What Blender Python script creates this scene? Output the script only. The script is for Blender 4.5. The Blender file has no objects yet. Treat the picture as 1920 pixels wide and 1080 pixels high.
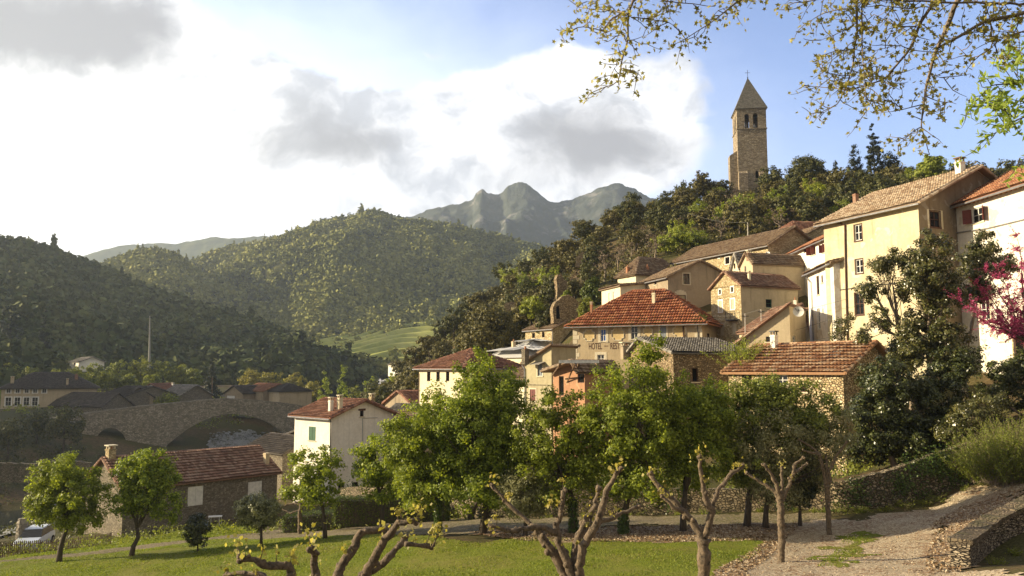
import bpy, math, random
import numpy as np
from mathutils import Vector, noise as mnoise
R = math.radians; HAZE = 0.00016
# ------------------------------------------------------------------ camera, sky, sun, exposure
scene = bpy.context.scene
COL = scene.collection
F = 1500.0                       # focal length in photo pixels (photo is 1920 wide)
TILT = math.atan(0.1027)         # camera looks slightly upwards
cam_d = bpy.data.cameras.new("camera"); cam = bpy.data.objects.new("camera", cam_d); COL.objects.link(cam)
cam_d.sensor_width = 36.0; cam_d.lens = 36.0 * F / 1920.0
cam_d.clip_start = 0.1; cam_d.clip_end = 20000
cam.location = (0, 0, 0); cam.rotation_euler = (math.pi/2 + TILT, 0, 0)
scene.camera = cam
scene.render.resolution_x = 1024; scene.render.resolution_y = 576
vs = scene.view_settings
vs.view_transform = 'Standard'; vs.look = 'None'; vs.gamma = 1.0; vs.use_curve_mapping = False
vs.exposure = 1.3

SUN_AZ = R(-86.0); SUN_EL = R(18.0)      # azimuth from the view direction (+Y), to the left
SUN = Vector((math.sin(SUN_AZ)*math.cos(SUN_EL), math.cos(SUN_AZ)*math.cos(SUN_EL), math.sin(SUN_EL)))
sd = bpy.data.lights.new("sun", 'SUN'); sd.energy = 5.0; sd.angle = R(0.5); sd.color = (1.0, 0.83, 0.56)
so = bpy.data.objects.new("sun", sd); COL.objects.link(so)
so.rotation_euler = SUN.to_track_quat('Z', 'Y').to_euler(); so.location = (-60, 0, 60)

ct, st = math.cos(TILT), math.sin(TILT)
def ray(px, py):
    a = (px-960)/F; b = (540-py)/F
    return Vector((a, ct - b*st, st + b*ct))
def P(px, py, Y):
    d = ray(px, py); return d*(Y/d.y)

# ---- node helpers
def nn(nt, t, **kw):
    n = nt.nodes.new(t)
    for k, v in kw.items():
        if k.startswith('i_'):
            key = k[2:]; key = int(key) if key.isdigit() else key
            n.inputs[key].default_value = v
        else: setattr(n, k, v)
    return n
def mth(nt, op, a, b=None, c=None, clamp=False):
    n = nt.nodes.new('ShaderNodeMath'); n.operation = op; n.use_clamp = clamp
    for i, x in enumerate((a, b, c)):
        if x is None: continue
        if isinstance(x, (int, float)): n.inputs[i].default_value = x
        else: nt.links.new(x, n.inputs[i])
    return n.outputs[0]
def mixc(nt, fac, a, b, mode='MIX'):
    n = nt.nodes.new('ShaderNodeMix'); n.data_type = 'RGBA'; n.blend_type = mode
    for s, x in ((n.inputs[0], fac), (n.inputs[6], a), (n.inputs[7], b)):
        if isinstance(x, (int, float)): s.default_value = x
        elif isinstance(x, tuple): s.default_value = (*x[:3], 1)
        else: nt.links.new(x, s)
    return n.outputs[2]
def sstep(nt, x, lo, hi):
    n = nt.nodes.new('ShaderNodeMapRange'); n.interpolation_type = 'SMOOTHSTEP'
    nt.links.new(x, n.inputs[0]); n.inputs[1].default_value = lo; n.inputs[2].default_value = hi
    return n.outputs[0]

def build_world():
    w = bpy.data.worlds.new("World"); scene.world = w; w.use_nodes = True
    nt = w.node_tree; nt.nodes.clear()
    out = nn(nt, 'ShaderNodeOutputWorld'); bg = nn(nt, 'ShaderNodeBackground')
    bg.inputs[1].default_value = 0.05
    sky = nn(nt, 'ShaderNodeTexSky', sky_type='NISHITA', sun_disc=False, sun_elevation=SUN_EL, sun_rotation=SUN_AZ,
             air_density=1.0, dust_density=0.6, ozone_density=2.0)
    tc = nn(nt, 'ShaderNodeTexCoord'); sep = nn(nt, 'ShaderNodeSeparateXYZ')
    nt.links.new(tc.outputs['Generated'], sep.inputs[0])
    x, y, z = sep.outputs
    ys = mth(nt, 'MAXIMUM', y, 0.15)
    a = mth(nt, 'DIVIDE', x, ys); b = mth(nt, 'DIVIDE', z, ys)
    c0 = nn(nt, 'ShaderNodeCombineXYZ'); nt.links.new(a, c0.inputs[0]); nt.links.new(b, c0.inputs[1])
    for sc_, am in ((4.0, .10), (13.0, .045), (40.0, .014)):     # billowing: warp the cloud map by noise
        wn = nn(nt, 'ShaderNodeTexNoise'); wn.inputs['Scale'].default_value = sc_; wn.inputs['Detail'].default_value = 4; nt.links.new(c0.outputs[0], wn.inputs['Vector'])
        ws = nn(nt, 'ShaderNodeSeparateColor'); nt.links.new(wn.outputs['Color'], ws.inputs[0])
        a = mth(nt, 'ADD', a, mth(nt, 'MULTIPLY', mth(nt, 'SUBTRACT', ws.outputs[0], .5), am)); b = mth(nt, 'ADD', b, mth(nt, 'MULTIPLY', mth(nt, 'SUBTRACT', ws.outputs[1], .5), am))
    # the clouds drift over a flattened dome: noise in direction space
    cmb = nn(nt, 'ShaderNodeCombineXYZ'); nt.links.new(a, cmb.inputs[0]); nt.links.new(b, cmb.inputs[1])
    def noise(scale, det, rough, yscale=1.0, off=0.0, dist=0.0):
        mp = nn(nt, 'ShaderNodeMapping'); mp.inputs['Scale'].default_value = (1, yscale, 1); mp.inputs['Location'].default_value = (off, off*1.7, off)
        nt.links.new(cmb.outputs[0], mp.inputs[0])
        n = nn(nt, 'ShaderNodeTexNoise'); n.inputs['Scale'].default_value = scale; n.inputs['Detail'].default_value = det
        n.inputs['Roughness'].default_value = rough; n.inputs['Distortion'].default_value = dist
        nt.links.new(mp.outputs[0], n.inputs['Vector']); return mth(nt, 'SUBTRACT', n.outputs[0], 0.5)
    n1 = noise(5.0, 9, 0.6, 1.25, 3.1, 0.3); n2 = noise(16.0, 7, 0.6, 1.2, 9.0, 0.2); n3 = noise(3.0, 6, 0.6, 1.6, 5.5, 0.3)
    def field(blobs):
        tot = None
        for px, py, rx, ry, wt in blobs:
            d = ray(px, py); ca, cb = d.x/d.y, d.z/d.y
            u = mth(nt, 'MULTIPLY', mth(nt, 'SUBTRACT', a, ca), F/rx); v = mth(nt, 'MULTIPLY', mth(nt, 'SUBTRACT', b, cb), F/ry)
            r2 = mth(nt, 'ADD', mth(nt, 'MULTIPLY', u, u), mth(nt, 'MULTIPLY', v, v))
            g = mth(nt, 'MULTIPLY', mth(nt, 'EXPONENT', mth(nt, 'MULTIPLY', r2, -1.0)), wt)
            tot = g if tot is None else mth(nt, 'ADD', tot, g)
        return tot
    A = field([(-260,330,760,300,1.6),(150,340,380,215,1.5),(60,90,330,150,1.2),(560,300,240,90,1.0),(830,230,140,70,.75),
               (1030,160,230,95,1.0),(1150,260,180,105,1.1),(900,330,260,75,1.0),(1200,150,90,70,.5),(790,95,60,20,.5),(695,70,35,25,.5),
               (640,360,420,80,.9),(760,50,270,80,-.45),(600,115,150,60,-.35),(560,60,100,30,.2)])
    A = mth(nt, 'ADD', A, mth(nt, 'MULTIPLY', n1, 0.75)); A = mth(nt, 'ADD', A, mth(nt, 'MULTIPLY', n2, 0.35))
    alpha = sstep(nt, A, 0.38, 0.68)
    veil = sstep(nt, mth(nt, 'ADD', field([(300,280,900,420,.95),(900,330,420,170,.6)]), mth(nt, 'MULTIPLY', n3, .5)), 0.0, 1.0)
    G = field([(60,50,350,110,1.35),(200,100,110,60,.5),(540,240,130,60,.45),(430,270,110,40,.4),(620,300,130,35,.45),(720,260,90,30,.35),(330,150,120,50,.3),(1090,240,150,62,.95),(1180,285,150,45,.8),(1040,330,190,40,.55),(860,130,70,40,.35),(650,290,90,50,.4)])
    G = mth(nt, 'ADD', G, mth(nt, 'MULTIPLY', n1, 1.3)); G = mth(nt, 'ADD', G, mth(nt, 'MULTIPLY', n2, 0.9))
    grey = sstep(nt, G, 0.0, 1.25)
    W = 15.5
    glow = sstep(nt, field([(90,340,430,210,.95)]), 0.0, 1.0)
    white = mixc(nt, glow, (W*.68, W*.68, W*.69), (W*1.0, W*.98, W*.91))
    bil = sstep(nt, mth(nt, 'ADD', mth(nt, 'MULTIPLY', n2, 1.0), mth(nt, 'MULTIPLY', n1, .8)), -.16, .2)
    white = mixc(nt, mth(nt, 'MULTIPLY', bil, mth(nt, 'SUBTRACT', 1.0, glow)), white, (W*.40, W*.42, W*.46))
    ccol = mixc(nt, grey, white, (W*.26, W*.26, W*.275))
    # a light thin veil of high haze near the sun, then the clouds themselves
    col = mixc(nt, mth(nt, 'MULTIPLY', veil, .62), SKYCOL(nt, sky, b), (W*.78, W*.84, W*.98))
    front = sstep(nt, y, 0.12, 0.3)
    # unseen rest of the dome: broken cloud, made warm grey to warm the shade
    nb = nn(nt, 'ShaderNodeTexNoise'); nb.inputs['Scale'].default_value = 2.2; nb.inputs['Detail'].default_value = 6
    nt.links.new(tc.outputs['Generated'], nb.inputs['Vector'])
    back = mixc(nt, sstep(nt, nb.outputs[0], .32, .5), SKYCOL(nt, sky, b), (W*.30, W*.27, W*.23))
    res = mixc(nt, alpha, col, ccol)
    res = mixc(nt, front, back, res)
    nt.links.new(res, bg.inputs[0]); nt.links.new(bg.outputs[0], out.inputs[0])
def SKYCOL(nt, sky, b):
    # Nishita sky, its blue deepened a little as the film rendered it
    return mixc(nt, 1.0, sky.outputs[0], (2.2, 2.05, 2.4), 'MULTIPLY')
build_world()
# ------------------------------------------------------------------ object helpers
def tag(o, label=None, cat=None, group=None, kind=None):
    if label: o['label'] = label
    if cat: o['category'] = cat
    if group: o['group'] = group
    if kind: o['kind'] = kind
    return o
def thing(name, label, cat, loc, group=None):
    o = bpy.data.objects.new(name, None); COL.objects.link(o); o.location = loc; o.empty_display_size = .3
    return tag(o, label, cat, group)
def kids(o): return [c for c in bpy.data.objects if c.parent is o]
def dup(root, loc, rz=0.0, sc=1.0, label=None, group=None, _kids=None):
    r = root.copy(); COL.objects.link(r); r.location = loc; r.rotation_euler = (0, 0, rz)
    r.scale = sc if isinstance(sc, tuple) else (sc, sc, sc)
    if label: r['label'] = label
    if group: r['group'] = group
    for ch in (_kids if _kids is not None else kids(root)):
        c = ch.copy(); COL.objects.link(c); c.parent = r
    return r
def np_mesh(name, verts, faces, n):          # faces: (M,n) array of equal-sized polygons
    me = bpy.data.meshes.new(name); verts = np.asarray(verts, dtype=np.float32); faces = np.asarray(faces, dtype=np.int32)
    me.vertices.add(len(verts)); me.vertices.foreach_set('co', verts.ravel())
    me.loops.add(faces.size); me.loops.foreach_set('vertex_index', faces.ravel())
    me.polygons.add(len(faces)); me.polygons.foreach_set('loop_start', np.arange(0, faces.size, n, dtype=np.int32))
    me.polygons.foreach_set('loop_total', np.full(len(faces), n, dtype=np.int32))
    me.update(calc_edges=True); return me
def link_mesh(name, me, mat, parent=None, smooth=False):
    o = bpy.data.objects.new(name, me); COL.objects.link(o)
    if mat: me.materials.append(mat)
    if smooth:
        me.polygons.foreach_set('use_smooth', [True]*len(me.polygons))
    if parent is not None: o.parent = parent
    return o
class MB:
    def __init__(s): s.v = []; s.f = []
    def add(s, vs, fs):
        k = len(s.v); s.v += [tuple(v) for v in vs]; s.f += [tuple(i+k for i in f) for f in fs]
    def poly(s, *vs): s.add(vs, [tuple(range(len(vs)))])
    def obox(s, o, u, v, w):     # corner + three edge vectors
        o, u, v, w = map(Vector, (o, u, v, w))
        c = [o, o+u, o+u+v, o+v, o+w, o+u+w, o+u+v+w, o+v+w]
        s.add(c, [(0,3,2,1),(4,5,6,7),(0,1,5,4),(1,2,6,5),(2,3,7,6),(3,0,4,7)])
    def box(s, c, d, rz=0.0):
        x, y = Vector((math.cos(rz), math.sin(rz), 0)), Vector((-math.sin(rz), math.cos(rz), 0)); z = Vector((0,0,1))
        o = Vector(c) - x*d[0]/2 - y*d[1]/2 - z*d[2]/2
        s.obox(o, x*d[0], y*d[1], z*d[2])
    def tube(s, pts, rad, seg=6, caps=True):
        pts = [Vector(p) for p in pts]; n = len(pts)
        if isinstance(rad, (int, float)): rad = [rad]*n
        k = len(s.v); prev = None
        for i in range(n):
            t = (pts[min(i+1, n-1)] - pts[max(i-1, 0)])
            t = t.normalized() if t.length > 1e-9 else Vector((0,0,1))
            if prev is None:
                a = t.orthogonal().normalized()
            else:
                a = prev - t*prev.dot(t); a = a.normalized() if a.length > 1e-6 else t.orthogonal().normalized()
            prev = a; b = t.cross(a)
            for j in range(seg):
                th = 2*math.pi*j/seg; p = pts[i] + (a*math.cos(th) + b*math.sin(th))*rad[i]; s.v.append(tuple(p))
        for i in range(n-1):
            for j in range(seg):
                j2 = (j+1) % seg; s.f.append((k+i*seg+j, k+i*seg+j2, k+(i+1)*seg+j2, k+(i+1)*seg+j))
        if caps:
            s.f.append(tuple(k+j for j in range(seg-1, -1, -1))); s.f.append(tuple(k+(n-1)*seg+j for j in range(seg)))
    def ball(s, c, r, seg=8, rings=5, sz=1.0):
        c = Vector(c); k = len(s.v)
        for i in range(rings+1):
            ph = math.pi*i/rings
            for j in range(seg):
                th = 2*math.pi*j/seg; s.v.append((c.x+r*math.sin(ph)*math.cos(th), c.y+r*math.sin(ph)*math.sin(th), c.z+r*sz*math.cos(ph)))
        for i in range(rings):
            for j in range(seg):
                j2 = (j+1) % seg; s.f.append((k+i*seg+j, k+(i+1)*seg+j, k+(i+1)*seg+j2, k+i*seg+j2))
    def build(s, name, mat, parent=None, smooth=False):
        me = bpy.data.meshes.new(name)
        off = Vector(parent_origin(parent)) if parent is not None else Vector((0,0,0))
        me.from_pydata([(v[0]-off.x, v[1]-off.y, v[2]-off.z) for v in s.v], [], s.f); me.update()
        return link_mesh(name, me, mat, parent, smooth)
def parent_origin(p):
    v = Vector((0,0,0))
    while p is not None: v = v + Vector(p.location); p = p.parent
    return v
# ---- numpy value noise
_rs = np.random.RandomState(7); _perm = _rs.rand(64, 64, 64)
def vnoise(x, y, z=0.0):
    x = np.asarray(x, float); y = np.asarray(y, float); z = np.zeros_like(x)+z
    xi, yi, zi = np.floor(x).astype(int), np.floor(y).astype(int), np.floor(z).astype(int)
    xf, yf, zf = x-xi, y-yi, z-zi
    sx, sy, sz = xf*xf*(3-2*xf), yf*yf*(3-2*yf), zf*zf*(3-2*zf)
    def g(a, b, c): return _perm[(xi+a) & 63, (yi+b) & 63, (zi+c) & 63]
    l = lambda t, p, q: p+(q-p)*t
    return l(sz, l(sy, l(sx, g(0,0,0), g(1,0,0)), l(sx, g(0,1,0), g(1,1,0))), l(sy, l(sx, g(0,0,1), g(1,0,1)), l(sx, g(0,1,1), g(1,1,1))))*2-1
def fbm(x, y, z=0.0, oct=4):
    t = 0; a = 1.0
    for i in range(oct): t = t + a*vnoise(np.asarray(x)*2**i+i*17.3, np.asarray(y)*2**i+i*9.1, np.asarray(z)*2**i+i*3.7); a *= .5
    return t

# ------------------------------------------------------------------ materials
MATS = {}
def mat_new(name):
    m = bpy.data.materials.new(name); m.use_nodes = True; nt = m.node_tree; nt.nodes.clear()
    out = nn(nt, 'ShaderNodeOutputMaterial'); bs = nn(nt, 'ShaderNodeBsdfPrincipled'); nt.links.new(bs.outputs[0], out.inputs[0])
    MATS[name] = m; return m, nt, bs, out
def coords(nt, scale=(1,1,1), kind='Object'):
    tc = nn(nt, 'ShaderNodeTexCoord'); mp = nn(nt, 'ShaderNodeMapping'); mp.inputs['Scale'].default_value = scale
    nt.links.new(tc.outputs[kind], mp.inputs[0]); return mp.outputs[0]
def ntex(nt, vec, scale, det=4, rough=.55, dist=0.0):
    n = nn(nt, 'ShaderNodeTexNoise'); n.inputs['Scale'].default_value = scale; n.inputs['Detail'].default_value = det
    n.inputs['Roughness'].default_value = rough; n.inputs['Distortion'].default_value = dist
    nt.links.new(vec, n.inputs['Vector']); return n.outputs[0]
def bump(nt, bs, h, strength=.5, dist=.05):
    b = nn(nt, 'ShaderNodeBump'); b.inputs['Strength'].default_value = strength; b.inputs['Distance'].default_value = dist
    nt.links.new(h, b.inputs['Height']); nt.links.new(b.outputs[0], bs.inputs['Normal'])
def ramp(nt, fac, stops):
    r = nn(nt, 'ShaderNodeValToRGB'); e = r.color_ramp.elements
    while len(e) < len(stops): e.new(.5)
    for i, (p, c) in enumerate(stops): e[i].position = p; e[i].color = (*c, 1)
    nt.links.new(fac, r.inputs[0]); return r.outputs[0]
def m_plain(name, col, rough=.6, metal=0.0, var=.12, spec=.4, nscale=3.0):
    m, nt, bs, out = mat_new(name); v = coords(nt)
    n = ntex(nt, v, nscale, 5); dk = tuple(c*(1-var*1.6) for c in col); lt = tuple(min(1, c*(1+var)) for c in col)
    nt.links.new(ramp(nt, n, [(.3, dk), (.7, lt)]), bs.inputs['Base Color'])
    bs.inputs['Roughness'].default_value = rough; bs.inputs['Metallic'].default_value = metal; bs.inputs['Specular IOR Level'].default_value = spec
    return m
def m_plaster(name, col, stain=(.28,.24,.18), amount=.5, streak=.4, patch=None, pamt=.45):
    m, nt, bs, out = mat_new(name); v = coords(nt)
    n1 = ntex(nt, v, .45, 6, .62, .4); n2 = ntex(nt, v, 4.0, 6, .65); n3 = ntex(nt, coords(nt, (1.6, 1.6, .14)), 1.3, 5, .6)
    c = mixc(nt, sstep(nt, n2, .3, .75), tuple(x*.90 for x in col), tuple(min(1, x*1.05) for x in col))
    c = mixc(nt, mth(nt, 'MULTIPLY', sstep(nt, n1, .42, .72), amount), c, stain)
    c = mixc(nt, mth(nt, 'MULTIPLY', sstep(nt, n3, .5, .78), streak), c, tuple(x*.45 for x in stain))
    if patch:
        n4 = ntex(nt, v, .8, 4, .5, 1.0); c = mixc(nt, mth(nt, 'MULTIPLY', sstep(nt, n4, .60, .63), pamt), c, patch)
    nt.links.new(c, bs.inputs['Base Color']); bs.inputs['Roughness'].default_value = .92; bs.inputs['Specular IOR Level'].default_value = .15
    bump(nt, bs, mth(nt, 'ADD', n2, mth(nt, 'MULTIPLY', ntex(nt, v, 18, 3), .3)), .35, .04); return m
def m_stone(name, c1, c2, c3, mortar, scale=3.2, zs=1.7, mw=.07, bstr=.8, moss=0.0):
    m, nt, bs, out = mat_new(name)
    vv = coords(nt, (1, 1, zs)); dn = nn(nt, 'ShaderNodeTexNoise'); dn.inputs['Scale'].default_value = 2.5; nt.links.new(vv, dn.inputs['Vector'])
    vm = nn(nt, 'ShaderNodeVectorMath', operation='MULTIPLY_ADD'); nt.links.new(dn.outputs['Color'], vm.inputs[0]); vm.inputs[1].default_value = (.22, .22, .22)
    nt.links.new(vv, vm.inputs[2]); vec = vm.outputs[0]
    v1 = nn(nt, 'ShaderNodeTexVoronoi', feature='F1'); v1.inputs['Scale'].default_value = scale; nt.links.new(vec, v1.inputs['Vector'])
    v2 = nn(nt, 'ShaderNodeTexVoronoi', feature='DISTANCE_TO_EDGE'); v2.inputs['Scale'].default_value = scale; nt.links.new(vec, v2.inputs['Vector'])
    sp = nn(nt, 'ShaderNodeSeparateColor'); nt.links.new(v1.outputs['Color'], sp.inputs[0])
    c = ramp(nt, sp.outputs[0], [(.1, c1), (.5, c2), (.9, c3)])
    fine = ntex(nt, coords(nt), 9, 5, .6); big = ntex(nt, coords(nt), .35, 4)
    c = mixc(nt, mth(nt, 'MULTIPLY', sstep(nt, fine, .3, .75), .45), c, tuple(x*.5 for x in c2))
    edge = sstep(nt, v2.outputs['Distance'], mw*.35, mw*1.4)
    c = mixc(nt, edge, mortar, c)
    c = mixc(nt, mth(nt, 'MULTIPLY', sstep(nt, big, .4, .7), .35), c, tuple(x*.55 for x in c2))
    if moss: c = mixc(nt, mth(nt, 'MULTIPLY', sstep(nt, ntex(nt, coords(nt), .9, 5, .65), .48, .66), moss), c, (.045, .055, .02))
    nt.links.new(c, bs.inputs['Base Color']); bs.inputs['Roughness'].default_value = .9; bs.inputs['Specular IOR Level'].default_value = .2
    h = mth(nt, 'ADD', mth(nt, 'MINIMUM', mth(nt, 'MULTIPLY', v2.outputs['Distance'], 5), .8), mth(nt, 'MULTIPLY', fine, .35))
    bump(nt, bs, h, bstr, .07); return m
def m_tile(name, cols, lichen=(.30,.27,.20), lich=.35, moss=0.0, metal=0.0):
    m, nt, bs, out = mat_new(name); g = nn(nt, 'ShaderNodeNewGeometry'); v = coords(nt)
    c = ramp(nt, g.outputs['Random Per Island'], [(.08, cols[0]), (.5, cols[1]), (.95, cols[2])])
    n = ntex(nt, v, 1.4, 6, .7); n2 = ntex(nt, v, 9, 4, .6)
    c = mixc(nt, mth(nt, 'MULTIPLY', sstep(nt, n, .45, .72), lich), c, lichen)
    c = mixc(nt, mth(nt, 'MULTIPLY', sstep(nt, n2, .4, .8), .4), c, tuple(x*.35 for x in cols[1]))
    if moss: c = mixc(nt, mth(nt, 'MULTIPLY', sstep(nt, ntex(nt, v, .7, 5, .65), .5, .62), moss), c, (.05, .055, .018))
    nt.links.new(c, bs.inputs['Base Color']); bs.inputs['Roughness'].default_value = .85; bs.inputs['Specular IOR Level'].default_value = .25
    bs.inputs['Metallic'].default_value = metal; bump(nt, bs, n2, .3, .02); return m
def m_leaf(name, dark, mid, light, trans=.35, rough=.5, huevar=.25, spec=.25):
    m, nt, bs, out = mat_new(name); g = nn(nt, 'ShaderNodeNewGeometry'); oi = nn(nt, 'ShaderNodeObjectInfo'); v = coords(nt)
    r = mth(nt, 'ADD', mth(nt, 'MULTIPLY', g.outputs['Random Per Island'], .65), mth(nt, 'MULTIPLY', ntex(nt, v, .5, 3), .5))
    c = ramp(nt, r, [(.2, dark), (.55, mid), (.9, light)])
    c = mixc(nt, mth(nt, 'MULTIPLY', oi.outputs['Random'], huevar), c, tuple(x*y for x, y in zip(mid, (1.5, 1.15, .8))))
    nt.links.new(c, bs.inputs['Base Color']); bs.inputs['Roughness'].default_value = rough; bs.inputs['Specular IOR Level'].default_value = spec
    if trans:
        tr = nn(nt, 'ShaderNodeBsdfTranslucent'); nt.links.new(mixc(nt, 1.0, c, (1.5, 1.45, .6), 'MULTIPLY'), tr.inputs[0])
        mx = nn(nt, 'ShaderNodeMixShader'); mx.inputs[0].default_value = trans
        nt.links.new(bs.outputs[0], mx.inputs[1]); nt.links.new(tr.outputs[0], mx.inputs[2]); nt.links.new(mx.outputs[0], out.inputs[0])
    return m
def m_bark(name, c1, c2, zs=.25, scale=9):
    m, nt, bs, out = mat_new(name); v = coords(nt, (1, 1, zs)); n = ntex(nt, v, scale, 6, .65, .4)
    nt.links.new(ramp(nt, n, [(.32, c1), (.62, c2)]), bs.inputs['Base Color']); bs.inputs['Roughness'].default_value = .9
    bump(nt, bs, n, 1.0, .07); return m

M_GLASS = m_plain('window_glass', (.015, .018, .022), .08, 0, .3, .6)
M_DARK = m_plain('dark_opening', (.008, .007, .006), .9, 0, .3, .05)
M_WFRAME = m_plain('white_paint', (.72, .70, .64), .6)
M_BFRAME = m_plain('brown_wood', (.085, .035, .018), .7, var=.3)
M_REDSH = m_plain('red_brown_shutter_paint', (.13, .022, .012), .6, var=.2)
M_GREENSH = m_plain('green_shutter_paint', (.012, .085, .035), .6, var=.15)
M_BLUE = m_plain('blue_paint', (.06, .14, .42), .5)
M_GREYSH = m_plain('grey_shutter_paint', (.26, .29, .32), .7)
M_CREAM = m_plaster('cream_surround', (.62, .55, .40), amount=.25, streak=.2)
M_ZINC = m_plain('zinc', (.33, .33, .34), .45, .6, .2)
M_WOOD = m_bark('weathered_timber', (.10, .06, .035), (.24, .16, .09), 1, 5)
M_METAL = m_plain('dark_iron', (.05, .05, .05), .5, .5)

P_WHITE = m_plaster('warm_white_plaster', (.80, .76, .66), (.55, .48, .36), .3, .25)
P_WHITE2 = m_plaster('peeling_white_plaster', (.78, .73, .63), (.50, .42, .30), .35, .2, patch=(.48, .38, .24))
P_CREAM = m_plaster('cream_plaster', (.72,.65,.46), (.50,.43,.29), .35, .3)
P_OCHRE = m_plaster('ochre_plaster', (.60,.52,.34), (.40,.32,.19), .7, .5, patch=(.70,.64,.50), pamt=.6)
P_HOTEL = m_plaster('faded_tan_plaster', (.44,.35,.22), (.32,.25,.16), .5, .35)
P_GREY = m_plaster('grey_yellow_plaster', (.42, .37, .23), (.26, .22, .14), .6, .5)
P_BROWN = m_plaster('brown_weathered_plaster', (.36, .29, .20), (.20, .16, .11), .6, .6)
P_BEIGE = m_plaster('beige_plaster', (.50, .41, .27), (.34, .27, .18), .5, .4)
P_GABLE = m_plaster('patchy_grey_brown', (.22, .17, .11), (.12, .09, .06), .6, .5, patch=(.34, .31, .26))
S_WARM = m_stone('warm_rubble_stone', (.33,.24,.12), (.58,.46,.25), (.74,.63,.40), (.30,.23,.13), 3.9, 1.9)
S_PALE = m_stone('pale_rubble_stone', (.42,.31,.17), (.62,.49,.28), (.78,.67,.44), (.20,.145,.08), 4.4, 1.5, .11, 1.2)
S_ROUGH = m_stone('rough_brown_stone', (.22,.155,.09), (.40,.29,.16), (.58,.46,.28), (.10,.075,.045), 4.6, 1.8, .1, 1.0)
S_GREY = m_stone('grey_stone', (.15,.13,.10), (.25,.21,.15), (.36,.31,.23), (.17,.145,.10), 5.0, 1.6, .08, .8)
S_BRIDGE = m_stone('bridge_stone', (.20,.18,.14), (.36,.32,.25), (.52,.46,.36), (.19,.165,.125), 2.2, 1.6, .08, .7, .2)
S_TOWER = m_stone('tower_stone', (.23,.18,.12), (.37,.30,.21), (.50,.42,.30), (.17,.135,.09), 1.8, 2.2, .06, .9)
S_BANK = m_stone('retaining_wall_stone', (.15,.12,.075), (.27,.21,.13), (.40,.33,.22), (.08,.065,.04), 5.0, 1.5, .12, 1.2, .65)
S_LOW = m_stone('dry_stone', (.22,.18,.13), (.36,.29,.20), (.50,.42,.30), (.04,.033,.025), 4.5, 2.8, .1, 1.2, .3)
S_CAP = m_stone('capping_stone', (.12,.095,.065), (.17,.135,.09), (.23,.18,.12), (.09,.07,.05), 6.0, 1.0, .05, .9, .5)
S_BRICK = m_plaster('red_brick_blockwork', (.40,.22,.125), (.28,.15,.09), .6, .35, patch=(.46,.34,.21))
T_RED = m_tile('red_clay_tile', [(.15,.078,.05), (.25,.135,.088), (.36,.235,.16)], lich=.35)
T_OLDRED = m_tile('old_red_tile', [(.15,.065,.04), (.25,.11,.065), (.36,.19,.12)], lich=.35)
T_ORANGE = m_tile('orange_brown_tile', [(.20,.085,.045), (.34,.15,.075), (.46,.24,.13)], lich=.35)
T_BROWN = m_tile('brown_tile', [(.13,.08,.05), (.21,.14,.085), (.30,.22,.14)], lich=.45)
T_PALE = m_tile('pale_old_tile', [(.24,.16,.10), (.40,.29,.19), (.58,.48,.35)], (.52,.46,.36), .4)
T_GREY = m_tile('grey_slate_tile', [(.12,.11,.095), (.22,.20,.17), (.38,.35,.30)], (.36,.34,.30), .4)
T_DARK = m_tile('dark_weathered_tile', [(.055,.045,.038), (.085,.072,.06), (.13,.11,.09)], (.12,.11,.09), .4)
T_STRIPE = m_tile('white_grey_tile', [(.30,.30,.30), (.45,.45,.44), (.62,.61,.58)], lich=.1)
T_SPIRE = m_stone('spire_stone', (.115,.11,.095), (.18,.17,.145), (.25,.235,.20), (.08,.07,.055), 3.2, 2.2, .06, .7)

L_SPRING = m_leaf('spring_green_leaf', (.07,.105,.015), (.17,.225,.03), (.35,.40,.06), .42)
L_FRESH = m_leaf('fresh_yellow_green_leaf', (.09,.12,.016), (.20,.25,.035), (.36,.40,.075), .42)
L_OAK = m_leaf('evergreen_oak_leaf', (.022,.029,.009), (.065,.075,.02), (.14,.135,.038), .15, .55)
L_OAK2 = m_leaf('bronze_oak_leaf', (.04,.04,.013), (.10,.094,.027), (.19,.165,.048), .15, .55)
L_LAUREL = m_leaf('glossy_dark_leaf', (.014,.020,.007), (.042,.055,.014), (.095,.105,.026), .08, .34, .15, .4)
L_PHOT = m_leaf('bronze_green_leaf', (.034,.040,.012), (.075,.085,.022), (.16,.14,.045), .15, .3, .15, .55)
L_OLIVE = m_leaf('olive_leaf', (.09,.10,.048), (.19,.20,.095), (.33,.34,.18), .15, .45)
L_PINE = m_leaf('dark_conifer_needle', (.008,.013,.007), (.018,.026,.012), (.036,.045,.02), .05, .6)
L_HEDGE = m_leaf('box_hedge_leaf', (.03,.05,.010), (.065,.095,.018), (.13,.16,.03), .25)
L_BUSH = m_leaf('willowy_shrub_leaf', (.08,.11,.018), (.16,.20,.035), (.27,.31,.06), .4)
L_IVY = m_leaf('ivy_leaf', (.02,.04,.01), (.05,.09,.02), (.12,.17,.04), .2, .35)
L_PINK = m_leaf('magenta_blossom', (.22,.022,.085), (.38,.05,.17), (.52,.12,.28), .3, .6, .1)
L_PLANE = m_leaf('budding_plane_leaf', (.16,.145,.035), (.30,.27,.075), (.46,.42,.15), .4)
L_ASH = m_leaf('bright_ash_leaf', (.14,.22,.035), (.26,.36,.07), (.38,.46,.12), .5)
L_POPLAR = m_leaf('yellow_poplar_leaf', (.10,.10,.014), (.22,.21,.03), (.34,.32,.06), .35)
L_DIM = m_leaf('valley_green_leaf', (.07,.09,.018), (.16,.19,.035), (.29,.32,.06), .32)
L_TWIG = m_leaf('bare_brown_twig', (.06,.045,.03), (.12,.09,.06), (.20,.16,.11), .0, .9)
B_DARK = m_bark('dark_bark', (.035,.026,.018), (.10,.075,.05))
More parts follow.
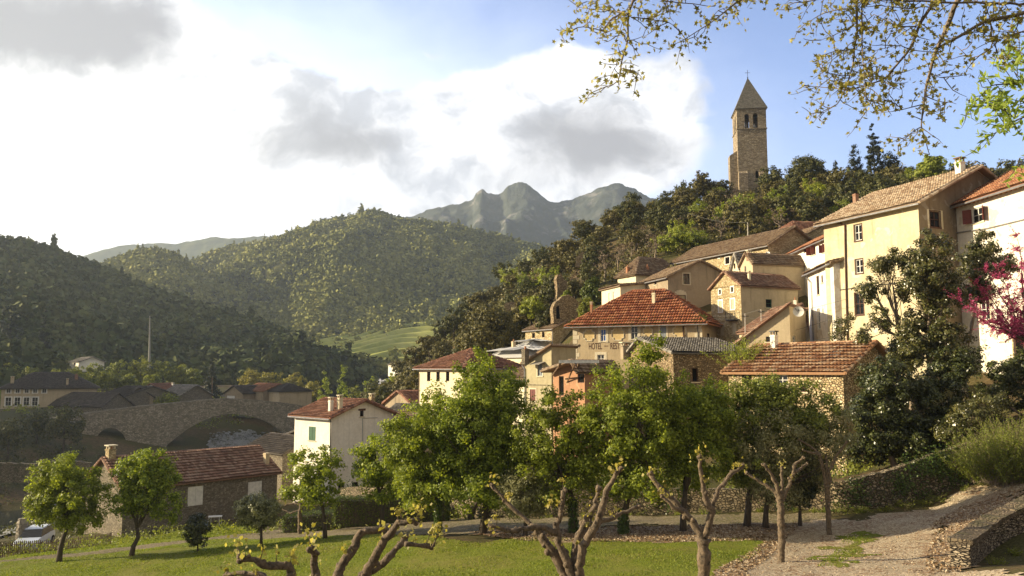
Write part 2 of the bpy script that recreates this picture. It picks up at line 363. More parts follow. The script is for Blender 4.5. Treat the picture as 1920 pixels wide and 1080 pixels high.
B_PLANE = m_bark('plane_tree_bark', (.038,.03,.021), (.20,.145,.09), .8, 11)
B_GREY = m_bark('grey_branch_bark', (.10,.08,.055), (.26,.20,.14))
# ------------------------------------------------------------------ the near ground: one smooth sheet through surveyed points
def Pz(px, py, z):
    d = ray(px, py); return d*(z/d.z)
CP = []
def cp(*a):
    for v in a: CP.append(tuple(v))
# park, lawn and path
cp(*[Pz(*q) for q in [(0,1080,-10.3),(110,1055,-10.3),(245,1043,-10.1),(370,1032,-9.9),(490,1026,-9.5),(610,1012,-9.1),(715,998,-8.8),(820,1008,-8.4),
    (905,1002,-8.2),(1075,1000,-8.0),(1168,1000,-7.9),(1280,995,-7.8),(1400,985,-7.8),(1500,985,-7.8),(1550,1003,-7.8),(1465,1055,-7.5),
    (300,1080,-9.5),(600,1080,-8.6),(850,1080,-8.0),(1200,1080,-7.5),(1400,1080,-7.3),(1700,1050,-7.3),(1650,985,-7.5),(1760,950,-7.0)]])
cp((-8,14,-7.0),(0,17,-6.9),(4.5,18.5,-6.4),(-14,14,-7.6),(-20,20,-9.0),(9,18,-6.3),(12,22,-6.8),(0,6,-5.0),(0,-8,-3.0),(-20,0,-6),(14,6,-4.5),(20,-5,-3.0))
cp((20.5,29,-6.6),(25,31,-5.4),(22,33,-6.2),(27,38,-5.2),(21,39,-6.9),(18,24,-4.9),(22,22,-3.4),(30,27,-3.6),(40,30,-1.5),(35,38,-3.2))
# garden terrace behind the retaining wall
cp((14,47,-7.6),(8,48,-8.3),(20,46,-6.2),(26,46,-4.6),(30,49,-3.0),(34,52,-2.0),(40,50,-1.0),(45,40,-1.0))
cp((-6,52,-9.6),(-14,52,-10.3),(-22,56,-11.3),(-30,52,-11.6),(-24,62,-12.4),(-32,62,-13.3),(-36,70,-13.9),(-42,60,-14.5),(-30,46,-10.6),(-38,50,-12.0))
cp((-20,78,-12.9),(-14,82,-12.0),(-6,76,-11.0),(-27,90,-14.5),(-40,85,-17.0),(-50,75,-18.0),(-55,60,-17.0),(-60,48,-15.5),(-45,42,-11.6))
# village slope
cp((0,62,-9.8),(6,64,-8.8),(14,58,-7.8),(22,54,-7.0),(26,57,-5.6),(30,60,-3.0),(34,58,-1.0),(40,58,0.5),(45,62,1.0),(28,70,-1.0),(36,74,2),(50,70,5))
cp((6,74,-7.5),(14,76,-6.0),(-4,92,-8.5),(4,84,-7.0),(8,96,-4.0),(18,86,-3.5),(24,82,-2.0),(6,112,3.0),(12,105,6.0),(22,96,4.0),(28,92,3.5),(16,112,9.0),(34,95,8),
   (24,110,11.5),(34,108,12.5),(42,108,15.0),(46,118,19.0),(40,85,5.0),(48,90,9.0),(55,100,14),(-2,102,-5))
# river and its banks
cp((-56,190,-24),(-66,165,-24),(-84,140,-24.5),(-100,115,-25),(-115,85,-25),(-125,60,-25),(-130,30,-25),(-42,225,-23.5),(-36,265,-23),(-46,310,-23),(-70,360,-22))
cp((-34,120,-15),(-40,150,-16),(-26,150,-10),(-36,185,-14),(-24,200,-7.5),(-20,235,-9),(-22,290,-12),(0,300,-11),(-60,110,-21),(-75,90,-21))
cp((-108,180,-11.0),(-120,150,-15.5),(-130,130,-18),(-150,110,-18),(-175,140,-10),(-140,190,-9.2),(-110,210,-10.0),(-90,225,-11.0),(-80,255,-11.5),(-70,290,-13),(-62,215,-14),
   (-170,230,-7),(-120,270,-7),(-80,320,-11),(-240,160,-6),(-240,60,-10),(-200,0,-12))
# wooded hill with the tower
def hz(*q):
    for px, py, Y in q: CP.append(tuple(P(px, py, Y)))
hz((1410,372,180),(1270,398,172),(1100,455,165),(960,545,170),(850,628,175),(760,706,180),(700,745,190),(1550,368,152),(1700,362,142),(1900,378,122),(2100,360,110),
   (1300,440,140),(1200,485,134),(1100,548,130),(1020,600,128),(950,650,128),(860,705,128),(790,745,130),(1480,420,138),(1620,400,130),(1050,560,124),
   (900,790,118),(760,800,150))
cp((20,250,18),(60,250,22),(-10,250,-2),(110,200,18),(150,120,20),(60,330,-5),(0,380,-12),(120,330,-5),(200,250,0),(300,100,5),(80,40,4),(100,0,4),(90,90,22))
cp((-100,420,-8),(-40,450,-14),(40,500,-14),(150,550,-15),(-150,520,-10),(-300,300,-8),(-500,500,-20),(500,500,-20),(0,900,-25),(600,900,-25),(-600,900,-25),
   (400,-100,0),(-500,-100,-15),(-600,200,-15),(600,200,-10),(0,-100,0),(0,650,-12))
_C = np.array(CP); _X = _C[:, :2]/100.0
def _U(r2): return np.where(r2 > 0, r2*np.log(r2+1e-12), 0)
def _fit():
    n = len(_X); d2 = ((_X[:, None]-_X[None])**2).sum(-1)
    A = np.zeros((n+3, n+3)); A[:n, :n] = _U(d2) + np.eye(n)*2e-5; A[:n, n] = 1; A[:n, n+1:] = _X; A[n, :n] = 1; A[n+1:, :n] = _X.T
    return np.linalg.solve(A, np.concatenate([_C[:, 2], np.zeros(3)]))
_W = _fit()
def gz(x, y):
    x = np.asarray(x, float); sh = x.shape; q = np.stack([x.ravel()/100.0, np.asarray(y, float).ravel()/100.0], 1); out = np.zeros(len(q))
    for i in range(0, len(q), 8000):
        b = q[i:i+8000]; d2 = ((b[:, None]-_X[None])**2).sum(-1)
        out[i:i+8000] = _U(d2) @ _W[:-3] + _W[-3] + b @ _W[-2:]
    return out.reshape(sh)
def gzf(x, y): return float(gz(np.array([x]), np.array([y]))[0])
def hit(px, py, y0=8.0, y1=420.0):
    d = ray(px, py); Y = np.concatenate([np.arange(y0, 90, .25), np.arange(90, y1, 1.0)])
    x = d.x/d.y*Y; z = d.z/d.y*Y; g = gz(x, Y); k = np.nonzero(z <= g)[0]
    if len(k) == 0: return P(px, py, 60)
    i = k[0]; return Vector((x[i], Y[i], g[i]))
def axis(segs):
    a = []
    for lo, hi, st_ in segs: a += list(np.arange(lo, hi, st_))
    return np.array(a + [segs[-1][1]])
def grid_mesh(xs, ys, zf):
    X, Yg = np.meshgrid(xs, ys); Z = zf(X, Yg); v = np.stack([X, Yg, Z], -1).reshape(-1, 3)
    nx, ny = len(xs), len(ys); i = np.arange(nx-1)[None] + np.arange(ny-1)[:, None]*nx; i = i.ravel()
    return v, np.stack([i, i+1, i+nx+1, i+nx], 1)
def ground_z(X, Yg):
    z = gz(X, Yg); rough = np.clip((Yg-60)/60, 0, 1)
    return z + .05*fbm(X*.6, Yg*.6, 3, 3) + rough*.5*fbm(X*.08, Yg*.08, 5, 3)
def lawn_mask(x, y):
    # inside the curved lawn (drawn in plan)
    return x
# --- plan outlines of lawn / gravel path, from image points dropped on the ground
def plan(pts): return [(h.x, h.y) for h in (hit(px, py) for px, py in pts)]
# ------------------------------------------------------------------ land: ground, park surfaces, river, hills
def ground_material():
    m, nt, bs, out = mat_new('earth_and_litter'); v = coords(nt)
    n1 = ntex(nt, v, .12, 6, .6); n2 = ntex(nt, v, 1.7, 6, .7); n3 = ntex(nt, v, 11, 4, .7)
    c = ramp(nt, n2, [(.25, (.05,.035,.018)), (.5, (.10,.07,.035)), (.75, (.17,.125,.07))])
    g = ramp(nt, n3, [(.3, (.025,.03,.008)), (.7, (.075,.085,.02))])
    c = mixc(nt, mth(nt, 'MULTIPLY', sstep(nt, n1, .38, .56), .8), c, g)
    c = mixc(nt, mth(nt, 'MULTIPLY', sstep(nt, n3, .45, .75), .4), c, (.22,.16,.10))
    nt.links.new(c, bs.inputs['Base Color']); bs.inputs['Roughness'].default_value = .95; bs.inputs['Specular IOR Level'].default_value = .1
    bump(nt, bs, mth(nt, 'ADD', n2, n3), .8, .08); return m
M_GROUND = ground_material()
def lawn_material():
    m, nt, bs, out = mat_new('mown_grass'); v = coords(nt)
    n1 = ntex(nt, v, .30, 5, .6, .5); n2 = ntex(nt, v, 1.8, 6, .7); n3 = ntex(nt, coords(nt, (1, .45, 1)), 14, 4, .7)
    c = ramp(nt, n3, [(.25, (.055,.085,.008)), (.5, (.145,.175,.02)), (.8, (.26,.27,.045))])
    c = mixc(nt, mth(nt, 'MULTIPLY', sstep(nt, n2, .45, .75), .5), c, (.13,.135,.03))
    c = mixc(nt, mth(nt, 'MULTIPLY', sstep(nt, n1, .42, .66), .6), c, (.20,.175,.05))
    nt.links.new(c, bs.inputs['Base Color']); bs.inputs['Roughness'].default_value = .9; bs.inputs['Specular IOR Level'].default_value = .1
    bump(nt, bs, mth(nt, 'ADD', mth(nt, 'MULTIPLY', n2, 1.5), n3), 1.0, .09); return m
def gravel_material(name, c1, c2, c3, leaf, la):
    m, nt, bs, out = mat_new(name); v = coords(nt)
    vo = nn(nt, 'ShaderNodeTexVoronoi'); vo.inputs['Scale'].default_value = 22; nt.links.new(v, vo.inputs['Vector'])
    sp = nn(nt, 'ShaderNodeSeparateColor'); nt.links.new(vo.outputs['Color'], sp.inputs[0])
    v6 = nn(nt, 'ShaderNodeTexVoronoi'); v6.inputs['Scale'].default_value = 8; nt.links.new(v, v6.inputs['Vector'])
    s6 = nn(nt, 'ShaderNodeSeparateColor'); nt.links.new(v6.outputs['Color'], s6.inputs[0])
    n1 = ntex(nt, v, .5, 5, .6, .6); n2 = ntex(nt, v, 5, 5, .7)
    c = ramp(nt, sp.outputs[0], [(.1, c1), (.5, c2), (.95, c3)])
    c = mixc(nt, mth(nt, 'MULTIPLY', sstep(nt, n2, .35, .75), .4), c, tuple(x*.6 for x in c2))
    lf = mth(nt, 'MULTIPLY', mth(nt, 'GREATER_THAN', s6.outputs[1], .62), sstep(nt, n1, .40, .62))
    c = mixc(nt, mth(nt, 'MULTIPLY', lf, la), c, leaf)
    c = mixc(nt, mth(nt, 'MULTIPLY', sstep(nt, n1, .5, .75), .35), c, tuple(x*.55 for x in c2))
    nt.links.new(c, bs.inputs['Base Color']); bs.inputs['Roughness'].default_value = .95; bs.inputs['Specular IOR Level'].default_value = .1
    bump(nt, bs, mth(nt, 'ADD', sp.outputs[2], mth(nt, 'MULTIPLY', n2, 2)), .9, .05); return m
M_LAWN = lawn_material()
M_GRAVEL = gravel_material('pale_gravel', (.26,.205,.135), (.43,.345,.23), (.63,.53,.38), (.20,.10,.05), .7)
M_LITTER = gravel_material('leaf_litter_gravel', (.20,.14,.085), (.34,.25,.16), (.56,.46,.33), (.22,.11,.05), .9)
M_TRACK = gravel_material('dry_earth_track', (.13,.105,.06), (.22,.18,.11), (.34,.285,.18), (.12,.12,.03), .7)
M_BED = gravel_material('pebble_riverbed', (.20,.20,.19), (.34,.34,.32), (.52,.52,.5), (.04,.055,.02), .9)

gx = axis([(-900,-260,40),(-260,-130,8),(-130,-60,2.5),(-60,50,.8),(50,130,4),(130,300,14),(300,900,50)])
gy = axis([(-300,-20,30),(-20,8,2.5),(8,75,.7),(75,140,1.5),(140,340,3.5),(340,500,10),(500,1000,50)])
v, f = grid_mesh(gx, gy, ground_z)
ground = link_mesh('ground', np_mesh('ground', v, f, 4), M_GROUND, smooth=True); tag(ground, kind='structure')

def in_poly(X, Y, poly):
    c = np.zeros(X.shape, bool); n = len(poly)
    for i in range(n):
        x1, y1 = poly[i]; x2, y2 = poly[(i+1) % n]
        if y1 == y2: continue
        c ^= ((y1 > Y) != (y2 > Y)) & (X < (x2-x1)*(Y-y1)/(y2-y1)+x1)
    return c
def sheet(name, poly, mat, lift, cell=.25, wob=.35):
    xs = np.arange(min(p[0] for p in poly)-.5, max(p[0] for p in poly)+.5, cell); ys = np.arange(min(p[1] for p in poly)-.5, max(p[1] for p in poly)+.5, cell)
    v, f = grid_mesh(xs, ys, lambda a, b: ground_z(a, b)+lift)
    c = v[f].mean(1); w = wob*fbm(c[:,0]*.9, c[:,1]*.9, 2, 3); w2 = wob*fbm(c[:,0]*.9, c[:,1]*.9, 12, 3)
    keep = in_poly(c[:,0]+w, c[:,1]+w2, poly); f = f[keep]
    used = np.unique(f); mp = np.zeros(len(v), int); mp[used] = np.arange(len(used))
    o = link_mesh(name, np_mesh(name, v[used], mp[f], 4), mat, smooth=True); return tag(o, kind='structure')
LAWN = plan([(-60,1066),(0,1056),(200,1040),(400,1014),(480,1012),(600,1008),(700,1004),(780,1006),(900,1020),(1000,1012),(1150,1016),(1280,1014),(1380,1010),(1455,1006),(1440,1030),(1380,1060),(1340,1079)]) + [(6.5,27),(4.5,22),(1,17),(-3,13),(-9,12),(-16,16),(-24,28),(-30,38)]
TRACK = plan([(-80,1066),(0,1052),(200,1030),(330,1016),(480,998),(600,988),(700,980),(840,975),(1000,973),(1200,970),(1400,966),(1560,962),(1560,990),(1400,985),(1200,984),(1000,996),(900,1003),(800,1004),(700,1003),(600,1008),(480,1012),(330,1026),(200,1042),(0,1064),(-80,1078)])
PATH = plan([(1455,1003),(1500,982),(1560,978),(1620,976),(1700,960),(1780,935),(1850,915),(1920,905)]) + [(30,42)] + plan([(1900,925),(1800,955),(1752,985),(1742,1040),(1735,1075)]) + [(15.5,26),(13,20),(11,14),(4,12),(1,15),(5,23),(7,27.5)]
LITTER = plan([(880,1000),(1050,994),(1200,988),(1400,984),(1500,982),(1475,1010),(1450,1040),(1400,1079)]) + [(8.5,27),(6.5,28)] + plan([(1340,1075),(1380,1050),(1440,1015),(1280,1018),(1100,1020),(980,1018)])
SIDE = plan([(1925,918),(1890,928),(1800,953),(1750,985),(1740,1040),(1733,1075),(1800,1078),(1810,1040),(1840,1010),(1925,965)])
sheet('leaf_litter_bank', SIDE, M_LITTER, .055, .25, .8)
STRIP = plan([(1585,1002),(1622,1003),(1612,1030),(1575,1064),(1530,1066),(1570,1030)])
OUTER = plan([(-120,1070),(0,1048),(160,1016),(300,1004),(420,985),(480,985),(480,1000),(330,1017),(200,1032),(0,1053)])
sheet('lawn', LAWN, M_LAWN, .045); sheet('track', TRACK, M_TRACK, .035); sheet('path', PATH, M_GRAVEL, .04); sheet('leaf_litter_verge', LITTER, M_LITTER, .05)
sheet('path_grass_strip', STRIP, M_LAWN, .055, .15, 1.2)
sheet('rough_verge', OUTER, M_LAWN, .03)
BANK = [(19,26),(21,30),(24,34),(28,40),(40,46),(60,40),(60,10),(20,10),(17,18)]
sheet('bank', BANK, M_LITTER, .03, .4)

def grass(poly, n, seed, h0, h1, name, label, mat):
    rs = np.random.RandomState(seed); xs = [p[0] for p in poly]; ys = [p[1] for p in poly]
    X = rs.uniform(min(xs), max(xs), n*3); Y = rs.uniform(min(ys), max(ys), n*3); k = in_poly(X, Y, poly); X, Y = X[k][:n], Y[k][:n]; n = len(X)
    patch = .55+.45*np.clip(fbm(X*.7, Y*.7, 4, 3), -1, 1)
    Z = ground_z(X, Y)+.04; h = rs.uniform(h0, h1, n)*patch; th = rs.uniform(0, 6.28, n); w = rs.uniform(.012, .03, n)
    dx, dy = np.cos(th)*w, np.sin(th)*w; lx, ly = rs.normal(0, .4, n)*h, rs.normal(0, .4, n)*h
    v = np.stack([np.stack([X-dx, Y-dy, Z], -1), np.stack([X+dx, Y+dy, Z], -1), np.stack([X+lx, Y+ly, Z+h], -1)], 1).reshape(-1, 3)
    f = np.arange(n*3).reshape(-1, 3); o = link_mesh(name, np_mesh(name, v, f, 3), mat); return tag(o, label, 'grass', kind='stuff')
L_GRASS = m_leaf('grass_blade', (.055,.09,.008), (.15,.20,.02), (.28,.31,.05), .35, .6, 0)
L_DRY = m_leaf('dry_grass_blade', (.09,.08,.025), (.18,.16,.05), (.30,.26,.10), .2, .8, 0)
grass(LAWN, 150000, 3, .03, .11, 'lawn_grass', 'short sunlit green grass covering the lawn', L_GRASS)
grass(OUTER, 25000, 4, .05, .2, 'verge_grass', 'rough longer grass along the far edge of the track', L_GRASS)
grass(STRIP, 3000, 15, .03, .1, 'path_weeds', 'thin yellow-green weeds growing in the middle of the gravel path', L_GRASS)
grass(BANK, 6000, 5, .05, .25, 'bank_grass', 'sparse dry grass on the gravel bank at right', L_DRY)

# dead leaves and stones lying on path, verge and bank
def litter(poly, n, seed, s0, s1, name, label, mat, cat):
    rs = np.random.RandomState(seed); xs = [p[0] for p in poly]; ys = [p[1] for p in poly]
    X = rs.uniform(min(xs), max(xs), n*3); Y = rs.uniform(min(ys), max(ys), n*3); k = in_poly(X, Y, poly); X, Y = X[k][:n], Y[k][:n]; n = len(X)
    c = np.stack([X, Y, ground_z(X, Y)+.065], -1); s = rs.uniform(s0, s1, n)[:, None]
    a = rs.normal(size=(n, 3)); a[:, 2] *= .35; a /= np.linalg.norm(a, axis=1)[:, None]; b = rs.normal(size=(n, 3)); b[:, 2] *= .5
    b -= (b*a).sum(1)[:, None]*a; b /= np.linalg.norm(b, axis=1)[:, None]
    v = np.stack([c-a*s-b*s*.6, c+a*s-b*s*.6, c+a*s+b*s*.6, c-a*s+b*s*.6], 1).reshape(-1, 3)
    o = link_mesh(name, np_mesh(name, v, np.arange(n*4).reshape(-1, 4), 4), mat); return tag(o, label, cat, kind='stuff')
L_DEAD = m_leaf('dead_leaf', (.10,.055,.025), (.26,.17,.09), (.50,.42,.30), 0, .9, 0)
litter(LITTER, 16000, 8, .02, .05, 'dead_leaves', 'brown dead leaves scattered on the verge beside the lawn', L_DEAD, 'dead leaves')
litter(SIDE, 7000, 19, .02, .05, 'bank_leaves', 'brown dead leaves banked up beside the low stone wall', L_DEAD, 'dead leaves')
litter(BANK, 22000, 9, .02, .07, 'bank_litter', 'pale stones and dead leaves covering the bank at right', L_DEAD, 'dead leaves')
litter(PATH, 9000, 10, .012, .03, 'path_litter', 'small leaves and stones strewn over the gravel path', L_DEAD, 'dead leaves')

# river water and pebble bars under the bridge
def river():
    m, nt, bs, out = mat_new('dark_river_water'); v = coords(nt)
    bs.inputs['Base Color'].default_value = (.018,.022,.02,1); bs.inputs['Roughness'].default_value = .12
    bump(nt, bs, ntex(nt, v, 1.2, 4), .25, .1); return m
M_WATER = river()
v, f = grid_mesh(np.arange(-170, -20, 5.0), np.arange(-60, 400, 5.0), lambda a, b: a*0-24.2)
tag(link_mesh('river', np_mesh('river', v, f, 4), M_WATER), kind='structure')
sheet('riverbed', plan([(388,850),(396,828),(420,814),(462,812),(500,830),(535,856),(480,872),(395,870)]), M_BED, .45, .35, 1.5)
sheet('river_shingle', [(-112,70),(-84,70),(-62,108),(-68,150),(-80,150),(-96,112)], M_BED, .3, 1.0, 2)
# stones on the pebble bar
mb = MB(); rs = np.random.RandomState(5)
for i in range(260):
    q = hit(rs.uniform(392,520), rs.uniform(816,862)); x, y = q.x, q.y; r = rs.uniform(.12, .5); mb.ball((x, y, gzf(x, y)+.45), r, 6, 4, .6)
tag(mb.build('river_boulders', M_BED), 'grey boulders scattered on the pebble bar under the bridge arch', 'boulders', kind='stuff')

# ---- hills
def resample(pts, n):
    p = np.array([list(q) for q in pts], float); t = np.linspace(0, len(p)-1, n); i = np.clip(t.astype(int), 0, len(p)-2); u = (t-i)[:, None]
    p0, p1, p2, p3 = p[np.clip(i-1, 0, len(p)-1)], p[i], p[i+1], p[np.clip(i+2, 0, len(p)-1)]
    return .5*((2*p1)+(-p0+p2)*u+(2*p0-5*p1+4*p2-p3)*u**2+(-p0+3*p1-3*p2+p3)*u**3)
HILLS = {}
def loft(name, crest, foot, rows, cols, amp, freq, mat, conv=1.0, back=1.5, bz=.9, seed=0.0, crestamp=0.0, steps=0, ridge=0.0):
    C, Fo = resample(crest, cols), resample(foot, cols)
    t = np.concatenate([np.linspace(0, 1, rows), np.linspace(1, back, rows//3)[1:]]); T = t[:, None]
    tt = np.clip(T, 0, 1); prof = tt**conv
    if steps:
        s = tt*steps; prof = (np.floor(s) + np.clip((s-np.floor(s)-.86)/.14, 0, 1) + .0)/steps*.93 + tt*.07
    X = Fo[:, 0]+(C[:, 0]-Fo[:, 0])*T; Y = Fo[:, 1]+(C[:, 1]-Fo[:, 1])*T
    Z = Fo[:, 2]+(C[:, 2]-Fo[:, 2])*prof - np.clip(T-1, 0, None)*(C[:, 2]-Fo[:, 2])*bz*1.6
    win = np.sin(np.pi*np.clip(T, 0, 1))**.7
    n = fbm(X*freq, Y*freq, seed, 5)
    if ridge: n = n*(1-ridge) + ridge*(1-2*np.abs(fbm(X*freq, Y*freq*.35, seed+8, 3)))
    Z = Z + amp*n*win + crestamp*fbm(X*freq*9, Y*freq*9, seed+3, 4)
    V = np.stack([X, Y, Z], -1); HILLS[name] = V
    nr, nc = V.shape[:2]; i = (np.arange(nc-1)[None]+np.arange(nr-1)[:, None]*nc).ravel()
    o = link_mesh(name, np_mesh(name, V.reshape(-1, 3), np.stack([i, i+1, i+nc+1, i+nc], 1), 4), mat, smooth=True); return tag(o, kind='structure')
def hill_material(name, cols, scale, rock=None, rs_=.5, bs_=1.0, bd=2.0):
    m, nt, bs, out = mat_new(name); v = coords(nt); n = ntex(nt, v, scale, 8, .65); n2 = ntex(nt, v, scale*.13, 5, .6)
    c = ramp(nt, n, [(.32, cols[0]), (.5, cols[1]), (.68, cols[2])]); c = mixc(nt, mth(nt, 'MULTIPLY', sstep(nt, n2, .4, .65), .5), c, cols[0])
    if rock: c = mixc(nt, sstep(nt, ntex(nt, v, scale*.5, 8, .75), rs_, rs_+.08), c, rock)
    nt.links.new(c, bs.inputs['Base Color']); bs.inputs['Roughness'].default_value = 1; bs.inputs['Specular IOR Level'].default_value = 0
    bump(nt, bs, n, bs_, bd); return m
MH_WOOD = hill_material('wooded_slope', [(.03,.034,.012), (.06,.062,.022), (.09,.088,.035)], .12)
MH_FAR = hill_material('distant_slope', [(.035,.045,.02), (.065,.075,.035), (.10,.105,.05)], .02, None, .5, 1, 6)
MH_ROCK = hill_material('rocky_mountain', [(.032,.040,.032), (.062,.072,.058), (.095,.10,.085)], .022, (.16,.155,.145), .55, 1, 9)
MH_FIELD = hill_material('terraced_meadow', [(.22,.25,.065), (.36,.37,.11), (.46,.44,.15)], .06, (.07,.08,.025), .62, .3, .5)
def pp(l): return [tuple(P(*q)) for q in l]
loft('far_ridge_hill', pp([(-100,520,2300),(60,500,2300),(150,482,2300),(200,466,2300),(250,458,2300),(330,456,2300),(400,446,2300),(460,445,2300),(530,446,2300),(620,470,2300)]),
     pp([(px,720,1500) for px in (-100,60,150,200,250,330,400,460,530,620)]), 40, 160, 60, .004, MH_FAR, seed=1, crestamp=4)
loft('near_far_ridge_hill', pp([(250,560,1700),(300,520,1700),(350,497,1700),(400,472,1700),(450,458,1700),(520,452,1700),(600,460,1700),(700,470,1700)]),
     pp([(px,720,1100) for px in (250,300,350,400,450,520,600,700)]), 40, 120, 40, .005, MH_FAR, seed=2, crestamp=4)
loft('rocky_peak_mountain', pp([(600,470,1900),(700,425,1900),(770,406,1900),(830,388,1900),(880,376,1900),(893,362,1900),(905,354,1900),(916,362,1900),(938,362,1900),(955,347,1900),(980,342,1900),(1000,352,1900),(1030,378,1900),(1062,376,1900),(1100,362,1900),(1150,346,1900),(1180,352,1900),(1230,375,1900),(1350,420,1900),(1500,450,1900)]),
     pp([(px,700,1150) for px in (600,700,770,830,870,885,905,916,938,955,980,1000,1030,1062,1100,1150,1180,1230,1350,1500)]), 90, 420, 60, .006, MH_ROCK, conv=1.25, seed=4, crestamp=4, ridge=.6)
loft('middle_hill', pp([(100,540,760),(170,508,760),(215,488,760),(270,474,760),(325,484,760),(370,512,740),(420,545,720),(480,575,700),(560,598,680),(650,640,640)]),
     pp([(px,730,480) for px in (100,170,215,270,325,370,420,480,560,650)]), 60, 160, 16, .010, MH_WOOD, seed=6)
loft('green_hill', pp([(300,520,980),(350,500,980),(430,472,970),(520,443,960),(600,419,950),(680,406,950),(735,412,950),(780,426,950),(860,432,950),(930,444,950),(1000,465,950),(1060,490,940),(1180,520,930),(1350,560,900)]),
     pp([(300,705,560),(350,703,560),(430,700,560),(520,694,560),(600,668,570),(680,655,590),(735,650,600),(780,640,620),(860,620,640),(930,640,640),(1000,650,620),(1060,660,620),(1180,670,600),(1350,680,580)]), 110, 260, 46, .0085, MH_WOOD, conv=1.0, seed=9.3, ridge=.5)
loft('terraced_field', pp([(540,652,520),(610,634,560),(660,626,600),(705,610,640),(760,592,690),(860,584,700),(960,584,700),(1060,590,700)]),
     pp([(540,712,410),(610,706,410),(660,704,410),(705,704,410),(760,704,410),(860,704,410),(960,704,410),(1060,704,410)]), 170, 140, 2.0, .012, MH_FIELD, seed=3, steps=10)
FCREST = [(-530,100,20),(-510,150,55),(-485,200,124),(-462,240,128),(-435,285,84),(-405,330,72),(-350,390,71)] + pp([(0,452,450),(60,466,460),(120,484,470),(200,508,480),(280,546,480),(350,574,470),(430,596,460),(500,620,450),(560,654,440),(620,698,430),(690,735,430)])  # unseen crest beyond the left edge is shaped and raised to shade the bridge
FFOOT = [(-300,60,-10),(-300,100,-10),(-290,150,-9),(-260,180,-8),(-240,220,-8),(-215,250,-8)] + pp([(0,736,262),(60,738,266),(120,740,270),(200,740,280),(280,740,290),(350,738,300),(430,734,310),(500,730,320),(560,726,330),(620,722,350),(690,732,380)])
loft('left_hill', FCREST, FFOOT, 80, 240, 9, .014, MH_WOOD, conv=1.0, seed=12, ridge=.25, back=1.3)

# ---- woods that read as one mass: many small crowns of leaf faces in one mesh
def wood(name, label, hill, n, r0, r1, K, seed, mat, tmin=.0, tmax=1.0, cmin=0, cmax=1.0, leaf=.28, filt=None, tall=.9, conp=.03):
    V = HILLS[hill]; rs = np.random.RandomState(seed); nr = int(V.shape[0]*.76); nc = V.shape[1]
    ti = tmin+(tmax-tmin)*rs.rand(n*3); ci = cmin+(cmax-cmin)*rs.rand(n*3)
    a = ti*(nr-1.001); b = ci*(nc-1.001); ia, ib = a.astype(int), b.astype(int); fa, fb = (a-ia)[:, None], (b-ib)[:, None]
    p = (V[ia, ib]*(1-fb)+V[ia, ib+1]*fb)*(1-fa)+(V[ia+1, ib]*(1-fb)+V[ia+1, ib+1]*fb)*fa
    if filt is not None: p = p[filt(p)]
    dn = fbm(p[:, 0]*.012, p[:, 1]*.012, seed, 3); p = p[rs.rand(len(p)) < np.clip(.72+.5*dn, .25, 1)][:n]; n = len(p)
    r = rs.uniform(r0, r1, n)*(1+.25*fbm(p[:, 0]*.03, p[:, 1]*.03, seed, 2)); con = rs.rand(n) < conp
    d = rs.normal(size=(n, K, 3)); d /= np.linalg.norm(d, axis=2)[..., None]; rad = rs.rand(n, K, 1)**.45
    lob = 1+.25*np.sin(d[..., :1]*5+rs.rand(n, 1, 1)*6)*np.cos(d[..., 1:2]*4+rs.rand(n, 1, 1)*6)
    q = d*rad*lob*r[:, None, None]; q[..., 2] *= tall
    q[con, :, 2] = (q[con, :, 2]*1.6+r[con, None]*.9); taper = np.clip(1.05-(q[con, :, 2]/r[con, None])*.42, .08, 1.1); q[con, :, 0] *= taper*.55; q[con, :, 1] *= taper*.55
    c = p[:, None]+q; c[..., 2] += r[:, None]*.55
    nrm = d+rs.normal(size=d.shape)*.6; nrm /= np.linalg.norm(nrm, axis=2)[..., None]
    a = np.cross(nrm, rs.normal(size=d.shape)); a /= np.linalg.norm(a, axis=2)[..., None]+1e-9; bb = np.cross(nrm, a)
    s = (r[:, None, None]*leaf)*rs.uniform(.6, 1.3, (n, K, 1)); a *= s; bb *= s*.8
    v = np.stack([c-a-bb, c+a-bb*.7, c+a*.8+bb, c-a*.9+bb*.9], 2).reshape(-1, 3)
    o = link_mesh(name, np_mesh(name, v, np.arange(len(v)).reshape(-1, 4), 4), mat); return tag(o, label, 'woodland', kind='stuff')
def m_wood(name, cols, nscale):
    m, nt, bs, out = mat_new(name); g = nn(nt, 'ShaderNodeNewGeometry'); v = coords(nt)
    n = ntex(nt, v, nscale, 3, .7); n2 = ntex(nt, v, nscale*.12, 3, .5)
    r = mth(nt, 'ADD', mth(nt, 'MULTIPLY', g.outputs['Random Per Island'], .16), mth(nt, 'ADD', mth(nt, 'MULTIPLY', n, .84), mth(nt, 'MULTIPLY', mth(nt, 'SUBTRACT', n2, .5), .6)))
    nt.links.new(ramp(nt, r, [(.28, cols[0]), (.46, cols[1]), (.6, cols[2]), (.78, cols[3])]), bs.inputs['Base Color']); bs.inputs['Roughness'].default_value = .8; bs.inputs['Specular IOR Level'].default_value = .1
    return m
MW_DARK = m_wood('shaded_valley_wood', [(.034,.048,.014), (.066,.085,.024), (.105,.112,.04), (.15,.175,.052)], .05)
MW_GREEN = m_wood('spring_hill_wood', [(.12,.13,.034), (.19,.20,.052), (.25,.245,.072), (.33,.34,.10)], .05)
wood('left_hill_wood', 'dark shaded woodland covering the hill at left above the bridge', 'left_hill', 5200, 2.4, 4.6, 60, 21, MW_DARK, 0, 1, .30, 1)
wood('left_hill_wood_beyond', 'shaded woodland further left on the same dark hill', 'left_hill', 1200, 3, 5, 24, 22, MW_DARK, .2, 1, .0, .30, leaf=.4)
